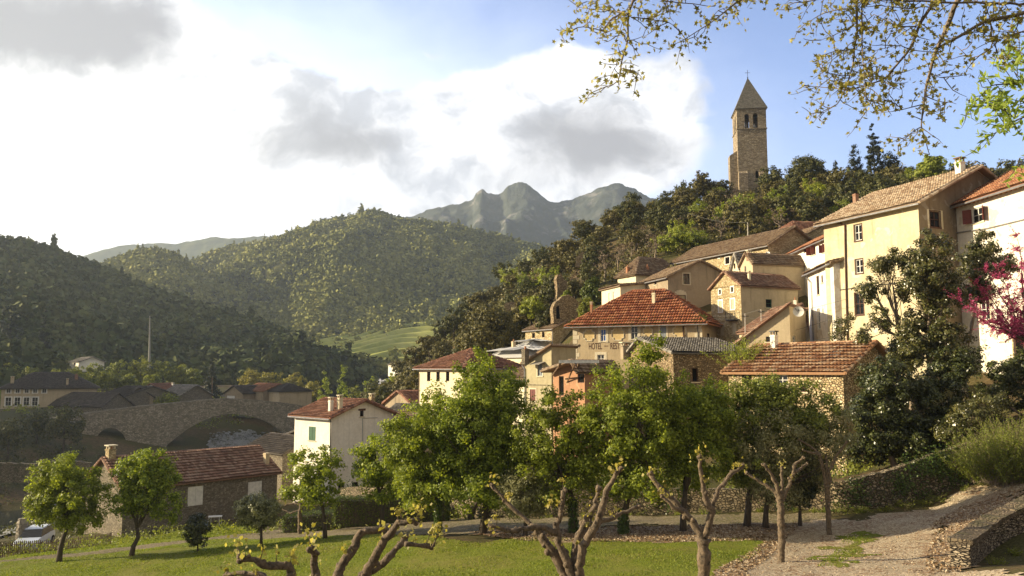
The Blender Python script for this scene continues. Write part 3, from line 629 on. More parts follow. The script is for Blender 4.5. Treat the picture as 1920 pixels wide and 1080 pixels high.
wood('middle_hill_wood', 'shaded woodland on the round hill behind the dark left hill', 'middle_hill', 4200, 2.6, 4.8, 34, 23, MW_GREEN)
wood('green_hill_wood', 'sunlit spring woodland covering the big round hill in the centre', 'green_hill', 15000, 2.4, 5.2, 34, 24, MW_GREEN, leaf=.27)
def below_field(p):
    return rsx.rand(len(p)) < np.clip(1.15-(p[:, 1]-430)/45, .03, 1)
rsx = np.random.RandomState(77)
wood('field_edge_wood', 'thick green trees along the foot of the terraced meadow', 'terraced_field', 520, 2.6, 5, 60, 25, MW_GREEN, 0, .8, filt=below_field)
# ------------------------------------------------------------------ buildings
def clip_half(poly, a, b, c):       # keep a*x+b*y+c >= 0
    out = []
    for i in range(len(poly)):
        p, q = poly[i], poly[(i+1) % len(poly)]; dp, dq = a*p[0]+b*p[1]+c, a*q[0]+b*q[1]+c
        if dp >= 0: out.append(p)
        if (dp >= 0) != (dq >= 0):
            t = dp/(dp-dq); out.append((p[0]+(q[0]-p[0])*t, p[1]+(q[1]-p[1])*t))
    return out
def plane_hit(px, py, O, n):
    d = ray(px, py); return d*(Vector(O).dot(n)/d.dot(n))
TH = random.Random(4); FOOT = []
class House:
    """A at the left end, B at the right end of the front wall; walls F (A-B), R, K (back), L."""
    def __init__(s, name, label, A, B, base, D, roof, rise, wall, tile, over=.35, cat='house', group=None, ez=None, tw=.24, tl=.36, split=.5,
                 overs=None, gut=True, build_roof=True, sidemat=None, capm=None):
        a, b = P(*A), P(*B)
        s.ez = (a.z+b.z)/2 if ez is None else ez
        s.A = Vector((a.x, a.y, 0)); s.B = Vector((b.x, b.y, 0)); s.u = (s.B-s.A).normalized(); s.L = (s.B-s.A).length; s.D = D
        s.n = Vector((s.u.y, -s.u.x, 0)); s.w = -s.n; s.base = base; s.wallm = wall; s.tile = tile; s.capm = capm or tile
        s.root = thing(name, label, cat, (s.A+s.u*s.L/2+s.w*D/2)+Vector((0, 0, base)), group)
        s.over = over; s.tw, s.tl = tw, tl; L = s.L; s.holes = {k: [] for k in 'FRKL'}; s.polyholes = []
        e = 0.0
        if roof == 'u':      # ridge parallel to the front
            w0 = D*split; s.pl = [(0, rise/w0, e), (0, -rise/(D-w0), rise*D/(D-w0))]
        elif roof == 'w':    # gable on the front
            u0 = L*split; s.pl = [(rise/u0, 0, e), (-rise/(L-u0), 0, rise*L/(L-u0))]
        elif roof == 'hip':
            h = min(L, D)/2; k = rise/h; s.pl = [(0, k, e), (0, -k, k*D), (k, 0, e), (-k, 0, k*L)]
        elif roof == 'hipr': # gable at left, hipped at right, ridge parallel to front
            k = rise/(D/2); s.pl = [(0, k, e), (0, -k, k*D), (-k, 0, k*L)]
        elif roof == 'shedl': s.pl = [(rise/L, 0, e)]
        elif roof == 'shedr': s.pl = [(-rise/L, 0, rise)]
        elif roof == 'shedf': s.pl = [(0, rise/D, e)]
        elif roof == 'flat': s.pl = [(0, 0, 0)]
        FOOT.append((s.A, s.u, s.w, L, D)); s.O = dict(F=(s.A, s.u, s.L, s.n), R=(s.B, s.w, D, s.u), K=(s.B+s.w*D, -s.u, s.L, s.w), L=(s.A+s.w*D, -s.w, D, -s.u))
        s.roofo = None
        s.ov = overs or dict(F=over, R=over, K=over, L=over)
        if build_roof: s.roof()
    def pt(s, u, w, z): return s.A+s.u*u+s.w*w+Vector((0, 0, s.ez+z))
    def hz(s, u, w): return min(a*u+b*w+c for a, b, c in s.pl)
    def roof(s):
        mb = MB(); L, D = s.L, s.D; o = s.ov; edges = []
        rect = [(-o['L'], -o['F']), (L+o['R'], -o['F']), (L+o['R'], D+o['K']), (-o['L'], D+o['K'])]
        caps = []; lows = []
        for i, (a, b, c) in enumerate(s.pl):
            poly = rect
            for j, (a2, b2, c2) in enumerate(s.pl):
                if j != i: poly = clip_half(poly, a2-a, b2-b, c2-c)
                if len(poly) < 3: break
            if len(poly) < 3: continue
            g = math.hypot(a, b); gd = (a/g, b/g) if g > 1e-6 else (0, 1); ed = (gd[1], -gd[0]); sl = math.sqrt(1+g*g)
            N = (Vector((0, 0, 1)) - s.u*a - s.w*b).normalized()
            P3 = [s.pt(x, y, a*x+b*y+c) for x, y in poly]; n = len(P3); k = len(mb.v)
            up = N*.06; dn = -N*.06
            mb.v += [tuple(p+up) for p in P3]+[tuple(p+dn) for p in P3]
            mb.f.append(tuple(range(k, k+n))); mb.f.append(tuple(range(k+2*n-1, k+n-1, -1)))
            for q in range(n): mb.f.append((k+q, k+n+q, k+n+(q+1) % n, k+(q+1) % n))
            for q in range(n):
                p0, p1 = poly[q], poly[(q+1) % n]
                for j, (a2, b2, c2) in enumerate(s.pl):
                    if j > i and all(abs((a-a2)*p[0]+(b-b2)*p[1]+c-c2) < 1e-6 for p in (p0, p1)): caps.append((P3[q]+Vector((0,0,.09)), P3[(q+1) % n]+Vector((0,0,.09))))
                dx, dy = p1[0]-p0[0], p1[1]-p0[1]; ll = math.hypot(dx, dy)
                if ll > .3 and abs(dx*gd[0]+dy*gd[1])/ll < .02 and all(abs((a*p[0]+b*p[1])-min(a*r[0]+b*r[1] for r in poly)) < 1e-4 for p in (p0, p1)): lows.append((i, P3[q], P3[(q+1) % n]))
                elif ll > .3 and abs(dx*ed[0]+dy*ed[1])/ll < .02: caps.append((P3[q]+Vector((0,0,.07)), P3[(q+1) % n]+Vector((0,0,.07))))
            # tiles, course by course
            E = s.u*ed[0]+s.w*ed[1]; G = (s.u*gd[0]+s.w*gd[1]+Vector((0, 0, g)))/sl
            es = [x*ed[0]+y*ed[1] for x, y in poly]; gs = [x*gd[0]+y*gd[1] for x, y in poly]; e0, e1, g0, g1 = min(es), max(es), min(gs), max(gs)
            tw, tl = s.tw, s.tl/sl; ncol = int((e1-e0)/tw)+1; nrow = int((g1-g0)/tl)+1; st_ = .05+.35*max(0, tl-.30)
            def inside(e, gg):
                x, y = e*ed[0]+gg*gd[0], e*ed[1]+gg*gd[1]
                for q in range(n):
                    p0, p1 = poly[q], poly[(q+1) % n]
                    if (p1[0]-p0[0])*(y-p0[1])-(p1[1]-p0[1])*(x-p0[0]) < -.02: return False
                return True
            def at(e, gg, h):
                x, y = e*ed[0]+gg*gd[0], e*ed[1]+gg*gd[1]; p = s.pt(x, y, a*x+b*y+c); return p+N*(h+.06*(1+mnoise.noise(p*.45)))
            for r in range(nrow):
                y0 = g0+r*tl; y1 = min(y0+tl*1.08, g1)
                for cc in range(ncol):
                    x0 = e0+cc*tw
                    if not inside(x0+tw/2, y0+tl/2): continue
                    j = TH.uniform(-.012, .012); jl = TH.uniform(0, .02); k = len(mb.v)
                    for yy, dh in ((y0+j, .06+st_+jl), (y1, .02)):
                        for fx, hh in ((0.02, 0), (.25, .05), (.5, .07), (.75, .05), (.98, 0)): mb.v.append(tuple(at(x0+tw*fx, yy, .06+dh+hh-.02)))
                    for q in range(4): mb.f.append((k+q, k+q+1, k+6+q, k+5+q))
                    mb.f.append((k+4, k+3, k+2, k+1, k))
        s.roofo = mb.build('roof', s.tile, s.root)
        cm = MB()
        for p, q in caps:
            l = (q-p).length; m = max(2, int(l/.38))
            for k in range(m): cm.tube([p+(q-p)*(k/m), p+(q-p)*((k+1.1)/m)], [.13, .105], 6)
        if caps: cm.build('ridge_tiles', s.capm, s.roofo)
        s.lows = lows
    def gutter(s, planes=(0,), mat=None, pipes=()):
        mb = MB()
        for i, p, q in s.lows:
            if i in planes:
                d = (q-p).normalized(); out = Vector((d.y, -d.x, 0)); 
                if out.dot((p+q)/2-(s.root.location)) < 0: out = -out
                o = out*.07+Vector((0, 0, -.05)); mb.tube([p+o, q+o], .075, 6)
        mb.build('gutter', mat or M_ZINC, s.roofo)
    def pipe(s, side, pts, r=.05, mat=None, name='drainpipe'):
        O, d, ln, n = s.O[side]; mb = MB(); mb.tube([plane_hit(x, y, O+n*(r+.03), n) for x, y in pts], r, 6); return mb.build(name, mat or M_ZINC, s.root)
    def uv(s, side, px, py):
        O, d, ln, n = s.O[side]; h = plane_hit(px, py, O, n); return ((h-O).dot(d), h.z)
    def win(s, side, x0, y0, x1, y1, frame=None, sur=None, sw=.14, sh=None, shm=None, pane=None, mull=1, rail=1, sill=True, door=False, name='window', lintel=None, arch=False, px=True, open_=False):
        """rectangle from photo pixels projected on the wall (or metres with px=False)"""
        O, d, ln, n = s.O[side]
        if px:
            p = [s.uv(side, (x0+x1)/2, y0), s.uv(side, (x0+x1)/2, y1), s.uv(side, x0, (y0+y1)/2), s.uv(side, x1, (y0+y1)/2)]
            u0, u1 = sorted((p[2][0], p[3][0])); v1, v0 = p[0][1], p[1][1]
        else: u0, v0, u1, v1 = x0, y0, x1, y1
        u0, u1 = max(u0, .06), min(u1, ln-.06)
        if u1-u0 < .15: return None
        s.holes[side].append((u0, v0, u1, v1)); W, H = u1-u0, v1-v0; Z = Vector((0, 0, 1))
        def q(u, v, e=0.0): return O+d*u+Z*v+n*e
        def slab(mb, a, b, c, e, e0, e1): mb.obox(q(a, b, e0), d*(c-a), Z*(e-b), n*(e1-e0))
        fr = MB(); fw = min(.07, W*.12)
        slab(fr, u0, v0, u0+fw, v1, -.14, -.08); slab(fr, u1-fw, v0, u1, v1, -.14, -.08); slab(fr, u0+fw, v1-fw, u1-fw, v1, -.14, -.08); slab(fr, u0+fw, v0, u1-fw, v0+fw, -.14, -.08)
        for k in range(mull): c = u0+W*(k+1)/(mull+1); slab(fr, c-.03, v0+fw, c+.03, v1-fw, -.138, -.082)
        for k in range(rail): c = v0+H*(k+1)/(rail+1); slab(fr, u0+fw, c-.02, u1-fw, c+.02, -.136, -.084)
        wo = fr.build(name if not door else 'door', frame or M_WFRAME, s.root)
        pb = MB(); slab(pb, u0, v0, u1, v1, -.20, -.13); pb.build('pane' if not door else 'panel', pane or M_GLASS, wo)
        if sur:
            sb = MB(); e = .025; slab(sb, u0-sw, v0-sw*.6, u0-.001, v1+sw, -.02, e); slab(sb, u1+.001, v0-sw*.6, u1+sw, v1+sw, -.02, e)
            slab(sb, u0-.001, v1+.001, u1+.001, v1+sw, -.02, e)
            if arch:
                m = 7
                for k in range(m):
                    t0, t1 = math.pi*k/m, math.pi*(k+1)/m; cx = (u0+u1)/2; r = W/2+sw; hh = W*.35
                    sb.obox(q(cx-math.cos(t0)*r, v1+sw, -.02), d*(math.cos(t0)-math.cos(t1))*r, Z*(math.sin((t0+t1)/2)*hh), n*.04)
            sb.build('surround', sur, wo)
        if sill and not door:
            sb = MB(); slab(sb, u0-sw*.9, v0-.10, u1+sw*.9, v0-.001, -.1, .07); sb.build('sill', sur or M_CREAM, wo)
        if lintel:
            sb = MB(); slab(sb, u0-.2, v1+.001, u1+.2, v1+.2, -.02, .03); sb.build('lintel', lintel, wo)
        if sh == 'closed':
            for k in (0, 1):
                sb = MB(); a = u0+W*k/2+.01; b = u0+W*(k+1)/2-.01; slab(sb, a, v0+.01, b, v1-.01, -.07, -.03)
                m = max(4, int(H/.16))
                for j in range(m): slab(sb, a+.05, v0+.05+(H-.1)*j/m, b-.05, v0+.05+(H-.1)*(j+.55)/m, -.028, -.012)
                sb.build('shutter', shm, wo)
        elif sh in ('open', 'ajar', 'side'):
            for k in (0, 1):
                sb = MB(); hx = u0-.005 if k == 0 else u1+.005; sgn = -1 if k == 0 else 1
                if sh == 'open': dd = d*sgn; off = .05
                elif sh == 'side': dd = (d*sgn*.25+n).normalized(); off = .01
                else: dd = (d*sgn*.75+n*.65).normalized(); off = .02
                nn_ = Z.cross(dd); o = q(hx, v0+.02, off); wd = W/2*.95
                sb.obox(o, dd*wd, Z*(H-.04), nn_*.04); m = max(4, int(H/.16))
                for j in range(m): sb.obox(o+dd*.05+Z*(.05+(H-.14)*j/m)-nn_*.012, dd*(wd-.1), Z*((H-.14)/m*.55), nn_*.064)
                sb.build('shutter', shm, wo)
        return wo
    def walls(s, mat=None):
        Z = Vector((0, 0, 1)); mb = MB(); L, D = s.L, s.D
        for k in 'FRKL':
            O, d, ln, n = s.O[k]
            poly = [(0, s.base-1.5), (ln, s.base-1.5), (ln, s.ez+50), (0, s.ez+50)]
            for a, b, c in s.pl:     # roof plane height along this wall: z <= A0 + A1*t
                def hh(t):
                    p = O+d*t-s.A; return a*p.dot(s.u)+b*p.dot(s.w)+c+s.ez-.05
                h0, h1 = hh(0), hh(ln); poly = clip_half(poly, (h1-h0)/ln, -1, h0)
            us = sorted({0, ln, *[x for h in s.holes[k] for x in (h[0], h[2])]}); top = max(p[1] for p in poly); bot = s.base-1.5
            vs_ = sorted({bot, top, *[x for h in s.holes[k] for x in (h[1], h[3])]})
            for i in range(len(us)-1):
                for j in range(len(vs_)-1):
                    cu, cv = (us[i]+us[i+1])/2, (vs_[j]+vs_[j+1])/2
                    if any(h[0] < cu < h[2] and h[1] < cv < h[3] for h in s.holes[k]): continue
                    c = poly
                    for args in ((1, 0, -us[i]), (-1, 0, us[i+1]), (0, 1, -vs_[j]), (0, -1, vs_[j+1])):
                        c = clip_half(c, *args)
                        if len(c) < 3: break
                    if len(c) >= 3: mb.poly(*[O+d*x+Z*y for x, y in c])
            for u0, v0, u1, v1 in s.holes[k]:
                c = [(u0, v0), (u1, v0), (u1, v1), (u0, v1)]
                for i in range(4):
                    a, b = c[i], c[(i+1) % 4]
                    mb.poly(O+d*a[0]+Z*a[1], O+d*b[0]+Z*b[1], O+d*b[0]+Z*b[1]-n*.22, O+d*a[0]+Z*a[1]-n*.22)
        s.wallo = mb.build('wall', mat or s.wallm, s.root); return s
    def roof_hit(s, px, py):
        d = ray(px, py); best = None
        for a, b, c in s.pl:
            # z(t) = ez + a*u + b*w + c
            du, dw = d.dot(s.u), d.dot(s.w); u0, w0 = -s.A.dot(s.u), -s.A.dot(s.w)
            den = d.z-a*du-b*dw
            if abs(den) < 1e-9: continue
            t = (s.ez+c+a*u0+b*w0)/den
            if t <= 0: continue
            p = d*t; u, w = (p-s.A).dot(s.u), (p-s.A).dot(s.w)
            if -1 < u < s.L+1 and -1 < w < s.D+1 and abs(s.hz(u, w)-(a*u+b*w+c)) < .05 and (best is None or t < best[0]): best = (t, p)
        return best[1] if best else None
    def chimney(s, px, pyb, pyt, wpx, mat=None, depth=None, pot=True, cap=True, capmat=None, at=None):
        p = at or s.roof_hit(px, pyb)
        if p is None: print('chimney miss', s.root.name, px, pyb); return
        w = wpx/F*p.y; h = (pyb-pyt)/F*p.y; dp = depth or w*.9; mb = MB(); ang = math.atan2(s.u.y, s.u.x)
        mb.box(p+Vector((0, 0, h/2-.3)), (w*.8, dp, h+.6), ang); mb.box(p+Vector((0, 0, h*.9)), (w*.95, dp*1.15, h*.08), ang)
        o = mb.build('chimney', mat or S_WARM, s.roofo)
        if cap:
            cb = MB(); cw, cd = w*.8, dp
            for sx in (-1, 1):
                for sy in (-1, 1): cb.box(p+s.u*sx*cw*.36+s.w*sy*cd*.36+Vector((0, 0, h+.12)), (cw*.18, cd*.18, .24), ang)
            cb.box(p+Vector((0, 0, h+.28)), (w*1.05, dp*1.25, .09), ang); cb.build('chimney_cap', capmat or M_CREAM, o)
        if pot: pb = MB(); pb.tube([p+Vector((0, 0, h-.05)), p+Vector((0, 0, h+.3))], [w*.2, w*.15], 8); pb.build('chimney_pot', T_ORANGE, o)
        return o
    def dish(s, side, px, py, rpx, face=None):
        O, d, ln, n = s.O[side]; p = plane_hit(px, py, O+n*.5, n); r = rpx/F*p.y; ax = Vector(face or (-p).normalized()).normalized(); e1 = ax.orthogonal().normalized(); e2 = ax.cross(e1); mb = MB()
        rings = 5; seg = 20; k = len(mb.v)
        for i in range(rings+1):
            rr = r*i/rings; z = .28*r*(i/rings)**2
            for j in range(seg): th = 2*math.pi*j/seg; mb.v.append(tuple(p+ax*(z-.28*r)+(e1*math.cos(th)+e2*math.sin(th))*rr))
        for i in range(rings):
            for j in range(seg): j2 = (j+1) % seg; mb.f.append((k+i*seg+j, k+i*seg+j2, k+(i+1)*seg+j2, k+(i+1)*seg+j))
        o = mb.build('satellite_dish', M_DISH, s.root, True)
        ab = MB(); ab.tube([p-ax*.28*r, p-n*.52-Vector((0, 0, .1))], .03, 6); ab.tube([p-e2*r*.9, p+ax*r*.9-e2*.1*r], .018, 5); ab.ball(p+ax*r*.9-e2*.1*r, .07, 6, 4); ab.tube([p-ax*.28*r, p-e2*r*.9], .018, 5); ab.build('mounting_arm', M_METAL, o)
        return o
M_DISH = m_plain('dish_white', (.62, .61, .57), .5, 0, .06)
# ---- white house with green shutters, below the path
def H(*a, **k): return House(*a, **k)
h = H('white_house', 'two-storey white house with green shutters and shaded gable, left of the big trees', (553,777,82.5), (621,781.5,78), -13.5, 7.6, 'u', 1.45, P_WHITE, T_OLDRED, over=.45)
h.win('F', 579, 800, 592, 826, frame=M_WFRAME, sh='closed', shm=M_GREENSH, sill=True)
h.win('F', 573, 900, 586, 922, frame=M_WFRAME, sh='ajar', shm=M_GREYSH); h.win('R', 675, 770, 682, 781, frame=M_BFRAME, mull=0, rail=0, pane=M_DARK, lintel=M_BFRAME)
h.win('R', 634, 906, 646, 926, frame=M_BFRAME, pane=M_DARK); h.win('R', 660, 904, 672, 926, frame=M_BFRAME, pane=M_DARK, mull=0)
h.walls(); h.gutter((0,)); h.chimney(620, 775, 751, 8, P_WHITE); h.chimney(637, 771, 747, 9, P_CREAM); h.chimney(697, 764, 744, 9, S_WARM)
h.pipe('F', [(619.5,785),(619,860),(618,932)], .05, M_METAL); h.pipe('R', [(680,784),(680,830),(680,880)], .025, M_GREYSH, 'cable'); h.pipe('R', [(681,784),(708,783)], .02, M_GREYSH, 'cable')

# ---- low stone house with the red roof at lower left
h = H('stone_cottage', 'low stone house with red tiled roof, white dish and white shutters at lower left', (232,912,66), (520,888,76.5), -13.9, 7.6, 'u', 2.1, S_GREY, T_RED, over=.3, tl=.40)
h.win('F', 352, 912, 381, 948, frame=M_WFRAME, sh='closed', shm=M_WFRAME, sill=False); h.win('F', 465, 903, 491, 936, frame=M_WFRAME, sh='closed', shm=M_WFRAME, sill=False)
h.walls(); h.chimney(207, 862, 842, 16, S_WARM, depth=.7); h.chimney(499, 872, 850, 10, P_BEIGE, cap=False, pot=False)
h.dish('L', 220, 884, 8, face=(-.75, -.65, .2))

# ---- yellow house with three small windows
h = H('yellow_house', 'pale yellow house with three small windows and dark red hipped roof', (786,689,98), (868,686,91), -9.5, 9.0, 'hip', 2.1, P_CREAM, T_OLDRED, over=.55)
for x in (800.5, 818, 836): h.win('F', x, 697, x+6.5, 715, frame=M_BFRAME, mull=0, rail=0, pane=M_DARK, sill=False)
h.win('R', 884, 700, 893, 718, frame=M_BFRAME, mull=0); h.walls(); h.gutter((0,3)); h.pipe('F', [(785.5,700),(785,770)], .04, M_BFRAME)

# ---- grey building with the white and grey striped roof
h = H('striped_roof_house', 'low building under a white and grey striped tile roof behind the yellow house', (916,668,114), (984,668,106), -2, 9.5, 'hip', 2.3, P_CREAM, T_STRIPE, over=.4, tw=.62, tl=3.0)
h.walls(); h.chimney(918, 664, 650, 7, P_BEIGE); h.chimney(963, 655, 640, 7, P_BEIGE, cap=False)
# ---- small yellow stone house
h = H('yellow_stone_house', 'small yellow stone house with two tiny windows, just above the striped roof', (985,618,117), (1037,617,111), -1, 7.5, 'u', 1.6, S_WARM, T_BROWN, over=.3)
h.win('F', 997.5, 624, 1003, 634, frame=M_BFRAME, mull=0, rail=0, pane=M_DARK); h.win('F', 1016, 622, 1021, 633, frame=M_BFRAME, mull=0, rail=0, pane=M_DARK); h.walls(); h.gutter((0,))
h.pipe('F', [(1035.5,620),(1035.5,655)], .05)
# ---- narrow grey house with a slanting roof
h = H('narrow_grey_house', 'narrow grey house with slanting roof and brown shutters, left of the brick ruin', (984,681,82), (1034,681,79), -8.5, 3.4, 'shedl', 1.62, P_GREY, T_BROWN, over=.3)
h.win('F', 1008, 682, 1017, 705, frame=M_GREYSH, sur=M_CREAM, pane=M_GREYSH, lintel=S_GREY); h.win('F', 993.5, 730, 1004.5, 752, frame=M_BFRAME, sur=M_CREAM, sh='closed', shm=M_REDSH)
h.walls(); h.pipe('F', [(977,682),(983.5,692),(984.5,760)], .06); O, d, ln, n = h.O['F']; mb = MB(); z = h.uv('F', 1010, 722.5)[1]; mb.obox(O+Vector((0,0,z)), d*ln, Vector((0,0,.08)), n*.04); mb.build('string_course', S_GREY, h.root)
mb = MB(); a = plane_hit(1004, 679, O, n); b = plane_hit(1022, 679, O, n); mb.obox(a, b-a, n*.8-Vector((0,0,.25)), Vector((0,0,.05))); mb.build('awning', T_GREY, h.root)
h.chimney(985, 672, 655, 12, S_GREY, cap=False)
# ---- unfinished red brick building
h = H('brick_ruin', 'unfinished red brick building with dark openings under a bare timber roof edge', (1037,703,74), (1096,688,70), -8.5, 3.6, 'w', .8, S_BRICK, T_BROWN, over=.4, split=.85, overs=dict(F=1.0, R=.2, K=.2, L=.5))
h.win('F', 1048, 705, 1057, 742, frame=M_BFRAME, mull=0, rail=0, pane=M_DARK, door=True); h.win('F', 1083, 694, 1096, 718, frame=M_BFRAME, mull=0, rail=0, pane=M_DARK, sill=False, name='window')
h.walls()
mb = MB(); a, b = P(1048,681,68.6), P(1123,681,68.6); mb.obox(a, b-a, Vector((0,-.15,0)), Vector((0,0,.26))); mb.build('white_fascia_beam', M_WFRAME, h.root)
mb = MB()
for t in (0.02, .5, .97): c = a+(b-a)*t; mb.obox(c+Vector((-.07,0,.03)), (.14,0,0), (0,1.9,-.35 if t < .9 else .1), (0,0,-.16))
for t0, q in ((.05,(1036,703)), (.4,(1062,720)), (.95,(1122,690))): mb.tube([a+(b-a)*t0, P(q[0], q[1], 72.5)], .07, 5)
mb.build('timber_bracket', M_WOOD, h.root)
# ---- the hotel
h = H('hotel', 'tan hotel with painted ovals, faded lettering and a large mossy red hipped roof', (1074,607,92.5), (1316,597,86), -5.5, 11, 'hip', 3.9, P_HOTEL, m_tile('mossy_red_tile', [(.21,.06,.024), (.35,.115,.045), (.46,.20,.09)], lich=.2), over=.75, tl=.58, tw=.30)
HO = h
h.win('F', 1126, 617, 1136, 640, frame=M_WFRAME, sur=M_CREAM, sw=.3, pane=M_BLUE); h.win('F', 1183, 611, 1196, 636, frame=M_WFRAME, sur=M_CREAM, sw=.3)
h.win('F', 1238, 607, 1249, 632, frame=M_GREYSH, sur=M_CREAM, sw=.2, sh='closed', shm=M_GREYSH); h.win('F', 1120, 665, 1133, 680, frame=M_WFRAME, sur=M_CREAM, sw=.3)
h.win('R', 1326, 625, 1331, 650, frame=M_BFRAME)
h.walls(); h.gutter((0,)); h.chimney(1226, 572, 549, 7, P_CREAM, capmat=T_RED); h.chimney(1109, 588, 571, 5, T_ORANGE)
O, d, ln, n = h.O['F']; Z = Vector((0,0,1))
mb = MB()   # cream corner quoins
for k in range(18):
    w = .55 if k % 2 else .8
    for u0 in (0, ln-w): mb.obox(O+d*u0+Z*(h.ez-.45-k*.5-.46)-n*.02, d*w, Z*.45, n*.045)
mb.build('corner_quoins', M_CREAM, h.root)
mb = MB(); M_OVAL = m_plain('pale_ochre_panel_paint', (.56,.42,.20), .9); fm = MB()
for x0, y0, x1, y1 in ((1094,618,1115,639),(1147,615,1170,638),(1206,612,1223,632),(1262,610,1286,632)):
    u0, v1 = h.uv('F', x0, (y0+y1)/2)[0], h.uv('F', (x0+x1)/2, y0)[1]; u1, v0 = h.uv('F', x1, (y0+y1)/2)[0], h.uv('F', (x0+x1)/2, y1)[1]; c = .3
    pts = [(u0+c,v0),(u1-c,v0),(u1-c*.8,v0+c*.8),(u1,v0+c),(u1,v1-c),(u1-c*.8,v1-c*.8),(u1-c,v1),(u0+c,v1),(u0+c*.8,v1-c*.8),(u0,v1-c),(u0,v0+c),(u0+c*.8,v0+c*.8)]
    mb = MB(); mb.poly(*[O+d*a+Z*b+n*.006 for a, b in pts]); mb.build('painted_panel', M_OVAL, h.root); fm = MB()
    for i in range(12):
        a, b = pts[i], pts[(i+1) % 12]; fm.tube([O+d*a[0]+Z*a[1]+n*.01, O+d*b[0]+Z*b[1]+n*.01], .075, 4)
    fm.build('panel_border', M_CREAM, h.root)
mb = MB(); zf = h.ez-.28; mb.obox(O+Z*zf-n*.02, d*ln, Z*.12, n*.3); 
for k in range(int(ln/.45)): mb.obox(O+d*(k*.45+.05)+Z*(zf-.16)-n*.02, d*.2, Z*.15, n*.42)
mb.build('dentil_cornice', M_CREAM, h.root)
def text(txt, org, d, n, size, mat, name, parent, stretch=1.0):
    cu = bpy.data.curves.new(name, 'FONT'); cu.body = txt; cu.size = 1.0; cu.extrude = .0; cu.offset = .012; tmp = bpy.data.objects.new(name+'_src', cu)
    COL.objects.link(tmp); dg = bpy.context.evaluated_depsgraph_get(); me = bpy.data.meshes.new_from_object(tmp.evaluated_get(dg)); COL.objects.unlink(tmp); bpy.data.objects.remove(tmp)
    off = Vector(parent_origin(parent)); Z = Vector((0,0,1))
    for v in me.vertices: v.co = org+d*v.co.x*size*stretch+Z*v.co.y*size+n*.012-off
    me.materials.clear(); o = link_mesh(name, me, mat, parent); return o
M_LETTER = m_plain('faded_brown_lettering', (.085,.04,.022), .9, 0, .5, nscale=6)
ltr = h.uv('F', 1103.5, 655); a = O+d*ltr[0]+Z*ltr[1]
text('HOTEL', a, d, n, 1.02, M_LETTER, 'lettering', h.root, .50)
l2 = h.uv('F', 1144, 652.5); text('REST', O+d*l2[0]+Z*ltr[1], d, n, 1.02, M_LETTER, 'lettering', h.root, .52)
l3, l4 = h.uv('F', 1133, 650)[0], h.uv('F', 1140, 650)[0]; mb = MB(); mb.obox(O+d*l3+Z*(ltr[1]+.30), d*(l4-l3), Z*.09, n*.012); mb.build('dash', M_LETTER, h.root)
h.pipe('F', [(1268,605),(1286,608),(1281,612),(1282,640)], .07, M_BFRAME); h.pipe('F', [(1308,606),(1309,645)], .04, M_METAL)
# moss along the eaves: little tufts standing on the lower tile courses
mo = MB(); rm = random.Random(3)
for i in range(2200):
    u = rm.uniform(-.5, h.L+.5); w = -.72+abs(rm.gauss(0, .62)); p = h.pt(u, w, h.pl[0][1]*w+.12); mo.ball(p, rm.uniform(.06, .17), 5, 3, .6)
mo.build('moss', m_plain('roof_moss', (.085,.08,.02), 1, 0, .5, .05, 2), h.roofo)
# ---- slate-roofed outbuilding and pillar before the hotel
h = H('slate_roof_house', 'stone outbuilding with patchy grey slate roof in front of the hotel', (1178,662,74.5), (1262,664,67), -8, 7.5, 'w', 1.35, S_ROUGH, T_GREY, over=.3, split=.3)
h.win('R', 1298, 690, 1309, 716, frame=M_BFRAME, pane=M_DARK, mull=0, rail=0); h.walls(); h.chimney(0, 628+14, 628, 14, P_BROWN, at=P(1175, 662, 74.5), cap=True, depth=1.0)
# ---- upper left pair
h = H('pale_house', 'pale house with small hipped roof and two chimneys, upper left in the village', (1158,517,121), (1192,510,117), 7, 9, 'hip', 2.6, P_CREAM, T_BROWN, over=.4)
h.walls(); h.chimney(1177, 513, 500, 6, T_ORANGE, cap=False); h.chimney(1214, 508, 499, 5, T_ORANGE, cap=False)
h = H('lean_to_house', 'pale lean-to house with blank lit wall just behind the hotel roof', (1128,545,112), (1163,535,106), 3, 9.5, 'u', .9, P_CREAM, T_BROWN, over=.3, split=.9)
h.win('F', 1141, 549, 1144, 566, frame=M_WFRAME, mull=0, rail=0, pane=M_WFRAME, sill=False); h.win('F', 1149, 547, 1152, 564, frame=M_WFRAME, mull=0, rail=0, pane=M_WFRAME, sill=False); h.walls()
# ---- brown gable house
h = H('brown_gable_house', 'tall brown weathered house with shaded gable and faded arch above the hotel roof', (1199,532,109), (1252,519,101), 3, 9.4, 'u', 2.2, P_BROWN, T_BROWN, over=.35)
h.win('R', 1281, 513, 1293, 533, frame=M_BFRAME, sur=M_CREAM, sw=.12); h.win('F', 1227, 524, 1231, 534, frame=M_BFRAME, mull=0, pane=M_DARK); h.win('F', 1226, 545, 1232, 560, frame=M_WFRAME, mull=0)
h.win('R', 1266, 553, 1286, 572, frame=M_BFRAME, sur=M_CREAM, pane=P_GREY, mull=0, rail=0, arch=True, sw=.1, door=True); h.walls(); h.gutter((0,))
# ---- long stone building
h = H('long_stone_house', 'long warm stone building with brown tiled roof and white-framed windows below the woods', (1264,489,122), (1440,462,104), 8, 9, 'u', 2.6, S_WARM, T_BROWN, over=.5)
for q in ((1279,496,1283,506),(1303,490,1308,502),(1360,482,1368,495),(1347,480,1350,484),(1397,474,1404,482)): h.win('F', *q, frame=M_BFRAME, sur=M_WFRAME, sw=.12, pane=M_DARK, mull=0, rail=0)
h.walls(); h.gutter((0,)); h.chimney(1356, 452, 440, 13, S_WARM, depth=2.2, pot=False); h.dish('F', 1448-9, 476, 5, face=(-.6,-.75,.2))
